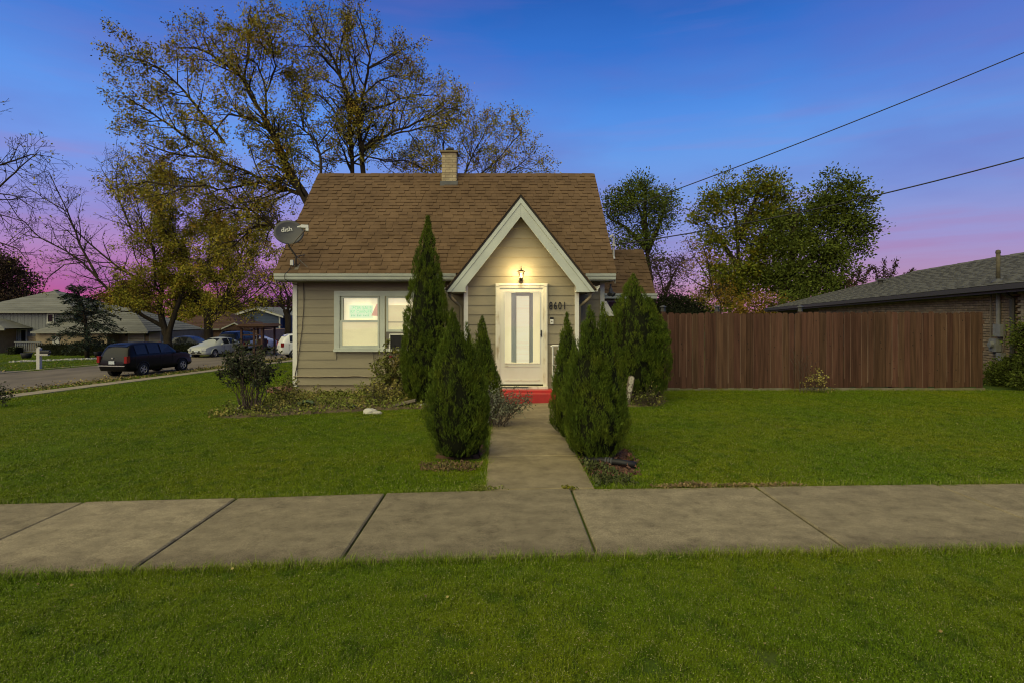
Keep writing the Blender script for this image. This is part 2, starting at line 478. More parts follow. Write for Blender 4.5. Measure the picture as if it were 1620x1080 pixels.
def bed_front(x):
    return lin([(-5.6, 10.0), (-5.0, 9.95), (-4.2, 10.15), (-3.2, 10.5), (-2.4, 10.75), (-1.6, 10.75), (-0.9, 10.9)], x)
bed("soil_bed", [(-5.55, 10.1), (-5.0, 9.9), (-4.2, 10.1), (-3.2, 10.45), (-2.4, 10.7), (-1.3, 10.75), (-0.5, 10.9), (-0.5, 11.75), (-0.95, 12.85), (-4.9, 12.85), (-5.35, 11.5)], 0.07, m_soil, 3)
bed("mulch_bed", [(0.99, 5.95), (1.55, 6.0), (1.75, 6.7), (1.62, 8.3), (1.4, 11.1), (1.0, 11.1)], 0.012, m_mulch, 4)
bed("mulch_bed", [(-0.90, 6.75), (-0.22, 6.6), (-0.22, 11.0), (-0.7, 11.0), (-1.0, 8.0)], 0.012, m_mulch, 5)
bed("soil_bed", [(1.5, 11.2), (2.2, 10.6), (3.1, 10.7), (3.6, 11.5), (3.4, 12.6), (1.7, 12.6)], 0.03, m_soil, 6)

# ================================================================== THE HOUSE
m_siding = mat("siding_paint", (0.275, 0.238, 0.146), (0.245, 0.212, 0.130), scale=1.4, detail=6, rough=0.62, orand=0.035, bump=0.12, bscale=30, stretch=(1, 1, 6))
m_trim = mat("trim_paint", (0.52, 0.55, 0.44), (0.44, 0.47, 0.38), scale=2.5, detail=6, rough=0.5, bump=0.05, bscale=30)
m_white = mat("white_metal", (0.66, 0.65, 0.54), (0.56, 0.54, 0.44), scale=3, rough=0.45, lo=0.5, hi=0.75)
m_dirtywhite = mat("worn_white_paint", (0.70, 0.66, 0.50), (0.42, 0.34, 0.20), scale=7, detail=8, rough=0.6, lo=0.55, hi=0.72, stretch=(1, 1, 0.35))
m_soffit = mat("soffit", (0.20, 0.18, 0.125), rough=0.7)
m_found = mat("foundation", (0.36, 0.29, 0.17), (0.26, 0.21, 0.13), scale=5, bump=0.4, bscale=40, rough=0.9)
m_shingle = mat("asphalt_shingle", (0.126, 0.079, 0.039), (0.095, 0.059, 0.029), scale=3.0, detail=5, rough=0.92, spec=0.15, orand=0.09, irand=0.09, bump=0.6, bscale=190, bdist=0.004, col3=(0.142, 0.090, 0.045), s3=0.9, lo3=0.42, hi3=0.72)
m_deck = mat("roof_edge", (0.03, 0.025, 0.02), rough=0.9)
m_step = mat("red_step_paint", (0.48, 0.035, 0.028), (0.38, 0.03, 0.024), scale=5, rough=0.55, bump=0.1, bscale=40)
m_black = mat("black_iron", (0.012, 0.012, 0.012), rough=0.5)
m_cream = mat("cream_brick", (0.46, 0.38, 0.22), (0.33, 0.26, 0.15), scale=6, rough=0.9, orand=0.2, bump=0.4, bscale=60)
m_mortar = mat("mortar", (0.16, 0.13, 0.09), rough=0.95)
m_flash = mat("lead_flashing", (0.075, 0.075, 0.07), (0.05, 0.05, 0.05), scale=8, rough=0.6)
m_dark = mat("dark_interior", (0.010, 0.010, 0.012), rough=0.6)
m_glass = glass_mat("window_glass")
m_dglass = mat("dark_glass", (0.014, 0.015, 0.015), rough=0.10, spec=0.25)

HX0, HX1, HY0, HY1 = -4.92, 2.39, 12.9, 17.9
VX0, VX1, VY = -0.83, 1.64, 11.8
house = thing("house", "small beige clapboard house with brown shingle roof and a steep white gable over its door", "house", (0, 12.9, 0))

# --- core walls behind the boards and foundation
mb = MB()
mb.box(HX0+0.03, HY0+0.03, 0.16, -3.95, HY1, 2.57).box(-1.63, HY0+0.03, 0.16, HX1-0.03, HY1, 2.57)
mb.box(-3.95, HY0+0.03, 0.16, -1.63, HY1-0.2, 0.93).box(-3.95, HY0+0.03, 2.36, -1.63, HY1-0.2, 2.57).box(-3.95, HY0+0.6, 0.93, -1.63, HY1-0.2, 2.36)
mb.prism([(HY0+0.03, 2.57), (HY1, 2.57), (15.4, 5.45)], HX0+0.03, HX0+0.12, 'x').prism([(HY0+0.03, 2.57), (HY1, 2.57), (15.4, 5.45)], HX1-0.12, HX1-0.03, 'x')
wall = mb.build("wall", m_siding, house)
MB().box(HX0+0.04, HY0+0.045, -0.6, HX1-0.04, HY1-0.02, 0.158).box(VX0+0.04, VY+0.045, -0.4, VX1-0.04, HY0+0.1, 0.158).build("foundation", m_found, house)
# vestibule
mb = MB()
mb.prism([(VX0+0.03, 2.42), (VX1-0.03, 2.42), (VX1-0.03, 2.50), (0.405, 3.98), (VX0+0.03, 2.50)], VY+0.03, HY0+0.02)
mb.box(VX0+0.03, VY+0.03, 0.16, -0.10, HY0+0.02, 2.419).box(0.91, VY+0.03, 0.16, VX1-0.03, HY0+0.02, 2.419)
vest = mb.build("entrance_wall", m_siding, house)

def board(xb0, xb1, xt0, xt1, z0, z1, Y, name, parent, t=0.022):
    """lapped clapboard: proud at the foot, thin at the head"""
    vs = [(xb0, Y, z0), (xb1, Y, z0), (xt1, Y+t-0.004, z1+0.012), (xt0, Y+t-0.004, z1+0.012),
          (xb0, Y+t+0.006, z0), (xb1, Y+t+0.006, z0), (xt1, Y+t+0.006, z1+0.012), (xt0, Y+t+0.006, z1+0.012)]
    return MB().add(vs, [(0,1,2,3), (7,6,5,4), (0,4,5,1), (1,5,6,2), (2,6,7,3), (3,7,4,0)]).build(name, m_siding, parent)
for k in range(12):
    z0 = 0.16 + 0.2*k
    z1 = z0 + 0.2
    segs = [(HX0+0.10, -0.85), (VX1+0.02, HX1-0.10)]
    if z1 > 0.945 and z0 < 2.35:
        segs = [(HX0+0.10, -3.90), (-1.68, -0.85), (VX1+0.02, HX1-0.10)]
    for a, b in segs:
        if k == 11: z1 = 2.555
        board(a, b, a, b, z0, z1, HY0, "siding_board", wall)
def vhalf(z): return min(1.235-0.09, (4.06 - z)/1.27)
for k in range(20):
    z0 = 0.16 + 0.205*k; z1 = z0 + 0.205
    hb, ht = vhalf(z0), vhalf(z1+0.012)
    if ht <= 0.02: break
    cx = 0.405
    if z0 < 2.36:
        board(cx-hb, -0.145, cx-ht, -0.145, z0, z1, VY, "siding_board", vest)
        board(0.955, cx+hb, 0.955, cx+ht, z0, z1, VY, "siding_board", vest)
    else:
        board(cx-hb, cx+hb, cx-ht, cx+ht, z0, z1, VY, "siding_board", vest)
# corner trims
for x0, x1, y, z0, z1 in ((HX0, HX0+0.10, HY0-0.012, 0.13, 2.56), (HX1-0.10, HX1, HY0-0.012, 0.13, 2.56),
                          (VX0, VX0+0.09, VY-0.012, 0.14, 2.42), (VX1-0.09, VX1, VY-0.012, 0.14, 2.42)):
    MB().box(x0, y, z0, x1, y+0.06, z1).build("corner_trim", m_white, house)

# --- main roof
SL = sqrt(2)*3.0
def roofpt(y): return 2.75 + (y-12.4)
RX0, RX1 = -5.12, 2.54
mb = MB()
mb.prism([(12.38, 2.70), (15.4, 5.72), (18.42, 2.70), (18.42, 2.60), (15.4, 5.58), (12.38, 2.60)], RX0+0.01, RX1-0.01, 'x')
roof = mb.build("roof", m_deck, house)
for x in (RX0-0.012, RX1-0.014):            # rake boards
    MB().prism([(12.40, 2.66), (15.4, 5.66), (18.40, 2.66), (18.40, 2.50), (15.4, 5.48), (12.40, 2.50)], x, x+0.026, 'x').build("rake_board", m_soffit, roof)
EXP = SL/30
rr = random.Random(21)
def shingle_mesh(w, thick):
    t = 0.024 if thick else 0.010
    v = [(0.002,0,0), (w-0.002,0,0), (w-0.002,EXP*1.28,0), (0.002,EXP*1.28,0), (0.002,0,t), (w-0.002,0,t), (w-0.002,EXP*1.28,0.0015), (0.002,EXP*1.28,0.0015)]
    return v, [(4,5,6,7), (0,1,5,4), (1,2,6,5), (3,0,4,7)]
SHM = {}
for w in (13, 16, 19, 22, 26):
    for th in (0, 1):
        v, f = shingle_mesh(w/100, th)
        SHM[(w, th)] = MB().add(v, f).mesh("shingle", m_shingle)
def lay_row(x0, x1, r_):
    x = x0 - r_.uniform(0, .2); out = []; th = r_.random() < .5
    while x < x1:
        w = r_.choice((13, 16, 19, 22, 26)); 
        if x + w/100 > x0 + .02:
            out.append((x, w, th))
        th = (not th) if r_.random() < .8 else th
        x += w/100
    return out
def roof_covering(parent, x0, x1, y_e, z_e, rows, limit, pitch=pi/4, skip=None, exp=EXP):
    dirv = Vector((0, cos(pitch), sin(pitch))); nv = Vector((0, -sin(pitch), cos(pitch)))
    field = MB(); cnt = 0
    for i in range(rows):
        org = Vector((0, y_e, z_e)) + dirv*(i*exp) + nv*0.004
        for (x, w, th) in lay_row(x0, x1, rr):
            if skip and skip(x + w/200, org.y + 0.06, org.z): continue
            inside = x >= x0 and x + w/100 <= x1
            if inside and cnt < limit:
                o = piece("shingle", SHM[(w, th)], org + Vector((x, 0, 0)), parent, rot=(pitch, 0, 0)); cnt += 1
            else:
                v, f = shingle_mesh(w/100, th)
                pts = []
                for q in v:
                    xx = min(max(x + q[0], x0), x1)
                    pts.append(org + Vector((xx, 0, 0)) + dirv*q[1] + nv*q[2])
                field.add(pts, f)
    if field.v:
        o = field.build("shingle_field", m_shingle, parent); o["kind"] = "stuff"
def under_vest(x, y, z):      # where the porch roof runs into the main roof
    return z < 4.27 - 1.27*abs(x-0.385) - 0.05
roof_covering(roof, RX0-0.03, RX1+0.03, 12.36, 2.715, 30, 300, skip=under_vest)
# ridge cap pieces
cap = MB().prism([(-0.14, -0.13), (0, 0.012), (0.14, -0.13), (0.14, -0.145), (0, -0.006), (-0.14, -0.145)], 0, 0.30, 'x').mesh("ridge_shingle", m_shingle)
for k in range(26):
    piece("ridge_shingle", cap, (RX0-0.03+k*0.295, 15.4, 5.745 + (0.004 if k % 2 else 0)), roof, rot=(0, R(0.8), 0))

# --- gutters and soffit
def ogee(): return [(0.0, 0.125), (0.0, 0.0), (-0.075, 0.0), (-0.085, 0.02), (-0.092, 0.055), (-0.118, 0.085), (-0.122, 0.118), (-0.132, 0.125), (-0.126, 0.131), (-0.112, 0.124), (-0.108, 0.09), (-0.08, 0.06), (-0.07, 0.012), (-0.012, 0.012), (-0.012, 0.125)]
def gutter(x0, x1, y, z, name="gutter", parent=None):
    g = MB().prism([(y+p, z+q) for p, q in ogee()], x0, x1, 'x')
    g.box(x0, y-0.09, z+0.003, x0+0.004, y-0.002, z+0.08).box(x1-0.004, y-0.09, z+0.003, x1, y-0.002, z+0.08)
    return g.build(name, m_trim, parent or house)
gutter(RX0, -1.05, 12.42, 2.585); gutter(1.86, RX1, 12.42, 2.585)
MB().box(RX0+0.02, 12.425, 2.56, RX1-0.02, 12.45, 2.70).build("fascia", m_trim, house)
MB().box(RX0+0.02, 12.452, 2.558, RX1-0.02, 12.898, 2.575).build("soffit", m_soffit, house)

# --- porch gable
AX, AZ, GS = 0.385, 4.29, 1.27
def rake_flat(off0, off1, zb):
    """chevron between two offsets below the apex line, cut level at height zb"""
    xa, xb = (AZ-off0-zb)/GS, (AZ-off1-zb)/GS
    return [(AX-xa, zb), (AX, AZ-off0), (AX+xa, zb), (AX+xb, zb), (AX, AZ-off1), (AX-xb, zb)]
def rake(off0, off1, xl):
    """chevron between two vertical offsets below the apex line, cut at |x|=xl"""
    return [(AX-xl, AZ-off0-GS*xl), (AX, AZ-off0), (AX+xl, AZ-off0-GS*xl), (AX+xl, AZ-off1-GS*xl), (AX, AZ-off1), (AX-xl, AZ-off1-GS*xl)]
prf = MB().prism(rake(-0.035, 0.03, 1.56), 11.53, 13.9).build("gable_roof", m_deck, house)
# shingle courses on the two slopes, seen only at the edge
mb = MB()
for sgn in (-1, 1):
    for i in range(18):
        t0, t1 = 1.585-i*0.088, 1.585-i*0.088-0.11
        if t1 < 0: t1 = 0
        zt = lambda t, l: AZ + 0.035 - GS*t + l
        yb = min(13.9, 12.4 + (AZ + 0.1 - GS*t1) - 2.6)
        mb.prism([(AX+sgn*t0, zt(t0, 0.0)), (AX+sgn*t0, zt(t0, 0.028)), (AX+sgn*t1, zt(t1, 0.008)), (AX+sgn*t1, zt(t1, 0.0))], 11.515 + 0.004*(i % 2), yb)
o = mb.build("shingle_field", m_shingle, prf); o["kind"] = "stuff"
MB().prism(rake_flat(0.032, 0.15, 2.278), 11.535, 11.56).build("outer_rake_board", m_trim, house)
# inner rake with the boxed return
IN = 0.155
xl = 1.53
def side_poly(s):
    xe = (AZ-IN-2.275)/GS
    q = [(AX, AZ-IN), (AX+s*xe, 2.275), (AX+s*1.165, 2.275), (AX+s*1.165, AZ-0.43-GS*1.165), (AX, AZ-0.43)]
    return q if s < 0 else q
for s in (-1, 1):
    p = side_poly(s)
    MB().prism([(AX+s*0.0015, p[0][1])] + p[1:4] + [(AX+s*0.0015, p[4][1])], 11.55, 11.585).build("rake_board", m_trim, house)
    x0, x1 = sorted((AX+s*1.168, AX+s*1.525))
    MB().box(x0, 11.586, 2.278, x1, 12.42, 2.30).build("soffit", m_white, house)
    # side gutter, seen end on
    gx = AX + s*1.545
    MB().prism([(gx - s*0 + (-s)*p_*1.0, 2.285+q_*1.0) for p_, q_ in [(-a, b) for a, b in [(-x_, z_) for x_, z_ in ogee()]]] , 11.62, 12.40).build("gutter", m_white, house)
    # downspout with its elbow
    dx = AX + s*1.29
    MB().tube([(gx - s*0.03, 11.72, 2.29), (gx - s*0.04, 11.72, 2.20), (gx - s*0.09, 11.76, 2.13), (dx+s*0.07, 11.90, 2.04), (dx, 11.94, 1.98), (dx-s*0.01, 11.94, 0.12), (dx+s*0.02, 11.9, 0.06), (dx+s*0.08, 11.75, 0.05)], 0.036, 8).build("downspout", m_siding, house, smooth=True)

# --- chimney
ch = MB().box(-1.64, 15.04, 5.2, -1.28, 15.44, 6.20).build("chimney", m_mortar, house)
bl, bh = 0.19, 0.062
bf = MB().box(0.003, 0, 0.003, bl-0.006, 0.05, bh, 0).mesh("brick", m_cream)
bhf = MB().box(0.003, 0, 0.003, bl/2-0.006, 0.05, bh, 0).mesh("brick", m_cream)
for k in range(13):
    z = 5.34 + k*0.069
    off = (k % 2)*bl/2
    for side in range(4):
        c = Vector((-1.46, 15.24, z)); ang = side*pi/2
        M3 = Matrix.Rotation(ang, 3, 'Z')
        x = -0.19
        items = [(bhf, bl/2)] + [(bf, bl)]*1 + [(bhf, bl/2)] if k % 2 else [(bf, bl), (bf, bl)]
        for me, w in items:
            piece("brick", me, c + M3 @ Vector((x, -0.205, 0)), ch, rot=(0, 0, ang)); x += w
MB().box(-1.70, 14.98, 6.235, -1.22, 15.50, 6.28).build("chimney_cap", m_conc, ch)
MB().lathe([(0.0, 6.281), (0.075, 6.281), (0.075, 6.36), (0.12, 6.365), (0.11, 6.385), (0.03, 6.42), (0.0, 6.42)], (-1.46, 15.24, 0), 14).build("chimney_cowl", m_flash, ch)
MB().prism([(14.93, 5.29), (15.50, 5.60), (15.50, 5.78), (15.03, 5.42), (14.98, 5.44)], -1.70, -1.22, 'x').build("flashing", m_flash, ch)

# --- rear wing at the right
wy = 14.9
MB().box(HX1-0.03, wy, -0.3, 3.86, 16.7, 2.42).build("wing_wall", m_siding, house)
wr = MB().prism([(14.48, 2.33), (15.79, 3.64), (17.1, 2.33), (17.1, 2.24), (15.79, 3.50), (14.48, 2.24)], HX1, 4.0, 'x').build("wing_roof", m_deck, house)
roof_covering(wr, HX1, 4.03, 14.46, 2.335, 13, 0)
for k in range(5):
    piece("ridge_shingle", cap, (2.55+k*0.295, 15.79, 3.655), wr)
gutter(HX1+0.02, 4.05, 14.5, 2.22)
wf = MB().box(2.80, wy-0.04, 1.1, 3.5, wy-0.002, 2.2).build("window", m_white, house)
MB().box(2.86, wy-0.045, 1.16, 3.44, wy-0.041, 2.14).build("pane", m_dglass, wf)
# spreading downspout foot at the corner
MB().prism([(HX1-0.005, 2.12), (HX1+0.035, 2.12), (HX1+0.24, 1.77), (HX1-0.005, 1.77)], 12.86, 12.9).build("corner_bracket", m_white, house)
# service mast on the wing roof
ms = MB().tube([(3.13, 15.5, 3.36), (3.13, 15.5, 3.99)], 0.028, 8).lathe([(0.05, 3.35), (0.05, 3.39), (0.03, 3.44)], (3.13, 15.5, 0), 10)
ms.tube([(3.13, 15.5, 3.97), (3.09, 15.46, 4.03), (3.04, 15.42, 4.0), (3.02, 15.41, 3.95)], 0.035, 8).box(3.08, 15.44, 3.72, 3.18, 15.47, 3.78)
ms.build("service_mast", m_white, house, smooth=False)
# flood light under the gutter end
fl = MB().tube([(2.50, 12.75, 2.50), (2.50, 12.72, 2.40)], 0.018, 8).lathe([(0.03, 2.42), (0.045, 2.36), (0.045, 2.31), (0.03, 2.30)], (2.50, 12.72, 0), 12)
fl.tube([(2.50, 12.72, 2.33), (2.47, 12.66, 2.26)], [0.03, 0.065], 10).tube([(2.50, 12.72, 2.33), (2.56, 12.66, 2.25)], [0.03, 0.06], 10).build("flood_light", m_flash, house)

# --- the double window
m_shade = mat("lit_roller_shade", (0.70, 0.635, 0.37), (0.64, 0.575, 0.33), scale=1.5, stretch=(1, 1, 3), rough=0.8, emit='base', estr=0.86)
m_shade_hi = mat("lit_pale_curtain", (0.84, 0.77, 0.54), (0.74, 0.68, 0.46), scale=2.5, stretch=(3, 1, 1), rough=0.8, emit='base', estr=0.90)
WX0, WX1, WZ0, WZ1 = -3.94, -1.64, 0.945, 2.355
win = thing("double_window", "pale green framed double window with lit cream shades", "window", (-2.8, HY0, 1.6))
del win["category"], win["label"]; win.parent = house; win.location = Vector((-2.8, HY0, 1.6)) - BASE[house]; win.name = "window"
Yw = HY0 - 0.045
cas = MB().box(WX0, Yw, WZ0+0.06, WX0+0.13, Yw+0.075, WZ1).box(WX1-0.13, Yw, WZ0+0.06, WX1, Yw+0.075, WZ1)
cas.box(WX0+0.13, Yw, WZ1-0.12, WX1-0.13, Yw+0.075, WZ1).box(-2.865, Yw+0.004, WZ0+0.06, -2.755, Yw+0.075, WZ1-0.12)
cas.build("casing", m_trim, win)
MB().box(WX0-0.01, Yw-0.03, WZ0, WX1+0.01, Yw+0.075, WZ0+0.058).build("sill", m_trim, win)
MB().box(WX0+0.02, Yw+0.076, WZ0+0.01, WX0+0.03, HY0+0.55, WZ1-0.02).box(WX1-0.03, Yw+0.076, WZ0+0.01, WX1-0.02, HY0+0.55, WZ1-0.02).build("jamb", m_dark, win)
def sash(x0, x1, z0, z1, y, w=0.045, name="sash"):
    mb = MB()
    mb.box(x0, y, z0, x0+w, y+0.035, z1).box(x1-w, y, z0, x1, y+0.035, z1).box(x0+w, y, z1-w, x1-w, y+0.035, z1).box(x0+w, y, z0, x1-w, y+0.035, z0+w*1.2)
    o = mb.build(name, m_trim, win)
    return o
def pane(x0, x1, z0, z1, y):
    MB().box(x0, y, z0, x1, y+0.004, z1).build("pane", m_glass, win)
def shade(x0, x1, z0, z1, y, m_, name="roller_shade"):
    MB().box(x0, y, z0, x1, y+0.006, z1).build(name, m_, win)
# left unit
ux0, ux1 = WX0+0.13, -2.865
sash(ux0+0.03, ux1-0.02, 1.62, WZ1-0.13, Yw+0.032); pane(ux0+0.07, ux1-0.06, 1.66, WZ1-0.17, Yw+0.045)
sash(ux0+0.012, ux1-0.012, 1.03, 1.665, Yw+0.004); pane(ux0+0.05, ux1-0.05, 1.08, 1.63, Yw+0.016)
shade(ux0+0.06, ux1-0.05, 1.58, WZ1-0.14, Yw+0.16, m_shade_hi, "curtain")
shade(ux0+0.03, ux1-0.03, 1.04, 1.66, Yw+0.055, m_shade)
MB().box(ux0+0.0, Yw+0.002, WZ0+0.06, ux1, Yw+0.05, 1.03).build("lower_rail", m_trim, win)
# right unit, raised over the air conditioner
vx0, vx1 = -2.755, WX1-0.13
sash(vx0+0.03, vx1-0.02, 1.40, WZ1-0.13, Yw+0.02); pane(vx0+0.07, vx1-0.06, 1.46, WZ1-0.17, Yw+0.033)
shade(vx0+0.05, vx1-0.04, 1.86, WZ1-0.14, Yw+0.17, m_shade_hi, "curtain")
shade(vx0+0.05, vx1-0.04, 1.40, 2.02, Yw+0.11, m_shade)
MB().box(vx0+0.05, Yw+0.085, 1.615, vx1-0.04, Yw+0.095, 1.635).build("shade_hem", m_trim, win)
MB().box(vx0, Yw+0.002, WZ0+0.06, vx1, Yw+0.05, 1.01).build("lower_rail", m_trim, win)
MB().box(vx0+0.03, Yw+0.03, 1.012, vx1-0.03, Yw+0.042, 1.398).build("side_panel", mat("grey_filler", (0.13, 0.12, 0.10), rough=0.6), win)
# air conditioner rests in the window: a thing of its own
acx0, acx1, acz0, acz1 = -2.60, -1.98, 0.985, 1.36
ac = thing("air_conditioner", "small window air conditioner with dark grille under the right-hand shade", "air conditioner", (-2.3, HY0, 1.0))
mb = MB().box(acx0, HY0-0.30, acz0, acx0+0.025, HY0-0.02, acz1).box(acx1-0.025, HY0-0.30, acz0, acx1, HY0-0.02, acz1).box(acx0+0.025, HY0-0.30, acz1-0.025, acx1-0.025, HY0-0.02, acz1).box(acx0+0.025, HY0-0.30, acz0, acx1-0.025, HY0-0.02, acz0+0.03)
mb.box(acx0+0.025, HY0-0.26, acz0+0.03, acx1-0.025, HY0-0.25, acz1-0.025, 1)
mb.build("case", [m_white, m_dark], ac)
fin = MB().box(acx0+0.03, HY0-0.292, 0, acx1-0.03, HY0-0.286, 0.005).mesh("grille_slat", mat("grille_metal", (0.05, 0.05, 0.045), rough=0.5), off=(0, 0, 0))
for k in range(17):
    piece("grille_slat", fin, (0, 0, acz0+0.04+k*0.018), ac)

def text_obj(s, size, depth, name, material, parent, loc, rz=0.0, tilt=0.0, bold=0.0, face=None, sx=1.0):
    cu = bpy.data.curves.new(name, 'FONT'); cu.body = s; cu.size = size; cu.extrude = depth; cu.align_x = 'CENTER'; cu.align_y = 'CENTER'; cu.offset = bold; cu.resolution_u = 3
    t = bpy.data.objects.new("tmp_text", cu); COL.objects.link(t)
    dg = bpy.context.evaluated_depsgraph_get()
    me = bpy.data.meshes.new_from_object(t.evaluated_get(dg)); me.name = name
    bpy.data.objects.remove(t)
    me.materials.clear(); me.materials.append(material)
    o = bpy.data.objects.new(name, me)
    r = parent
    while r is not None and r not in BASE: r = r.parent
    o.location = Vector(loc) - (BASE[r] if r is not None else Vector())
    o.scale = (sx, 1, 1)
    o.rotation_euler = face if face is not None else (R(90), tilt, rz)
    return link(o, parent)

# the sale notice and the red pennant hang inside the glass: things of their own
m_mint = mat("lit_mint_card", (0.72, 0.86, 0.60), rough=0.8, emit=(0.72, 0.88, 0.60), estr=0.76)  # glow of the lit window put into card and ink as emission
m_mint_ink = mat("lit_faded_mint_ink", (0.46, 0.70, 0.47), rough=0.8, emit=(0.46, 0.72, 0.47), estr=0.6)
yn = Yw + 0.07
sign = thing("sale_notice", "faded mint notice reading FOR SALE BY OWNER behind the upper left glass", "notice", (-3.42, yn, 1.7))
MB().box(-3.60, yn, 1.715, -3.04, yn+0.004, 2.02).build("card", m_mint, sign)
text_obj("FOR SALE", 0.115, 0.002, "lettering", m_mint_ink, sign, (-3.30, yn-0.004, 1.955), bold=0.001, sx=0.92)
text_obj("BY OWNER", 0.115, 0.002, "lettering", m_mint_ink, sign, (-3.32, yn-0.004, 1.86), bold=0.001, sx=0.86)
mb = MB()
rq = random.Random(3); x = -3.56
for g_ in (3, 3, 4):                        # the third line is too faint to read: strokes only
    for k in range(g_):
        mb.box(x, yn-0.003, 1.755 + rq.uniform(0, .006), x+0.022, yn-0.001, 1.80 + rq.uniform(-.008, .004)); x += 0.038
    x += 0.03
mb.build("faded_strokes", m_mint_ink, sign)
pen = MB().prism([(-2.97, 1.78), (-2.925, 2.06), (-2.90, 2.075), (-2.895, 1.74)], yn-0.012, yn-0.006)
pen = MB().prism([(-3.085, 1.775), (-2.955, 2.05), (-2.915, 2.06), (-2.915, 1.765)], yn-0.012, yn-0.006).build("pennant", mat("lit_faded_red_cloth", (0.70, 0.44, 0.32), rough=0.8, emit=(0.70, 0.44, 0.30), estr=0.7))  # cloth given its own emission for the window glow
tag(pen, "faded red triangular pennant behind the glass beside the mint notice", "pennant")

# --- the front door
door = thing("door", None, None, (0.41, VY, 0.28)); door.parent = house; door.location = Vector((0.41, VY, 0.28)) - BASE[house]
Yd = VY - 0.055
mb = MB()
mb.box(-0.149, Yd, 0.285, -0.055, Yd+0.085, 2.465).box(0.869, Yd, 0.285, 0.963, Yd+0.085, 2.465).box(-0.055, Yd, 2.372, 0.869, Yd+0.085, 2.465)
mb.box(-0.135, Yd-0.012, 0.29, -0.105, Yd-0.001, 2.45).box(0.919, Yd-0.012, 0.29, 0.949, Yd-0.001, 2.45).box(-0.105, Yd-0.012, 2.42, 0.919, Yd-0.001, 2.45)
for x in (-0.105, 0.919):
    mb.box(x-0.033, Yd-0.02, 2.40, x+0.033, Yd-0.013, 2.458)
mb.build("door_frame", m_dirtywhite, door)
leaf = MB()
ly = Yd + 0.02
gx0, gx1, gz0, gz1 = 0.048, 0.800, 0.77, 2.29
leaf.box(-0.054, ly, 0.325, gx0, ly+0.035, 2.37).box(gx1, ly, 0.325, 0.868, ly+0.035, 2.37).box(gx0, ly, gz1, gx1, ly+0.035, 2.37).box(gx0, ly, 0.325, gx1, ly+0.035, gz0-0.001)
leaf.build("storm_door", mat("storm_door_white", (0.74, 0.72, 0.58), (0.66, 0.63, 0.48), scale=2, rough=0.4, stretch=(1, 1, .4)), door)
for (a, b, c, d) in ((gx0, gz0-0.02, gx1, gz0), (gx0, 0.40, gx1, 0.42), (gx0, 0.70, gx1, 0.715)):
    MB().box(a, ly-0.012, b, c, ly-0.001, d).build("door_rail", m_dirtywhite, door)
for x in (gx0-0.012, gx1):
    MB().box(x, ly-0.008, gz0, x+0.012, ly-0.001, gz1).build("glass_bead", m_white, door)
MB().box(gx0, ly+0.014, gz0, gx1, ly+0.018, gz1).build("glass", m_glass, door)
# the inner door: lit side lights, a pale blind box in the middle with bluish returns
m_doorlit = mat("lit_inner_door", (0.80, 0.71, 0.42), (0.74, 0.65, 0.38), scale=2, rough=0.6, emit='base', estr=0.95)
m_blue = mat("blue_grey_return", (0.62, 0.72, 0.80), (0.70, 0.78, 0.82), scale=3, rough=0.5, stretch=(1, 1, .3))
MB().box(gx0-0.02, ly+0.16, gz0-0.05, gx1+0.02, ly+0.17, gz1+0.05).build("inner_door", m_doorlit, door)
MB().box(0.30, ly+0.055, 0.775, 0.57, ly+0.065, 2.25).build("door_blind", mat("pale_blind", (0.80, 0.75, 0.54), (0.73, 0.68, 0.48), scale=30, stretch=(.05, 1, 1), rough=0.7, emit='base', estr=0.80), door)
for a, b in (((0.19, ly+0.155), (0.285, ly+0.06)), ((0.66, ly+0.155), (0.585, ly+0.06))):
    (xa, ya), (xb, yb) = a, b
    MB().add([(xa, ya, 0.78), (xb, yb, 0.78), (xb, yb, 2.27), (xa, ya, 2.27), (xa, ya+0.01, 0.78), (xb, yb+0.01, 0.78), (xb, yb+0.01, 2.27), (xa, ya+0.01, 2.27)],
             [(0,1,2,3), (7,6,5,4), (0,4,5,1), (2,6,7,3), (0,3,7,4), (1,5,6,2)]).build("blind_return", m_blue, door)
MB().box(0.283, ly+0.045, 2.20, 0.59, ly+0.056, 2.275).box(0.283, ly+0.045, 0.772, 0.30, ly+0.056, 2.20).box(0.572, ly+0.045, 0.772, 0.59, ly+0.056, 2.20).build("blind_frame", m_white, door)
hd = MB().box(0.815, ly-0.02, 1.33, 0.84, ly-0.001, 1.47).tube([(0.828, ly-0.02, 1.385), (0.828, ly-0.05, 1.385), (0.80, ly-0.055, 1.38)], 0.009, 6)
hd.build("door_handle", m_black, door)
MB().box(-0.15, Yd-0.10, 0.235, 0.965, VY+0.03, 0.284).build("threshold", m_dirtywhite, door)
MB().box(-0.10, Yd-0.102, 0.255, 0.55, Yd-0.10, 0.282).build("door_sweep", m_black, door)

MB().box(VX0+0.1, VY-0.028, 0.0, VX1-0.1, VY-0.001, 0.155).build("skirting", m_found, house)
stp = MB().box(-0.34, 11.17, -0.1, 1.13, VY-0.03, 0.195)
stp = stp.build("front_step", m_step); tag(stp, "red painted concrete step below the front door", "step")
MB().box(-0.34, 11.42, 0.196, 1.13, VY-0.03, 0.233).build("tread", m_step, stp)

# numbers on the wall
for i, c in enumerate("8601"):
    text_obj(c, 0.225, 0.008, "house_number", m_black, house, (1.035 + i*0.097, VY-0.012, 1.985), bold=0.0, sx=0.72)
bellb = MB().box(1.015, VY-0.03, 1.70, 1.095, VY-0.002, 1.745, 1).box(1.02, VY-0.035, 1.60, 1.09, VY-0.002, 1.70).box(1.045, VY-0.042, 1.64, 1.065, VY-0.036, 1.665, 1)
bellb.build("doorbell", [m_white, m_black], house)

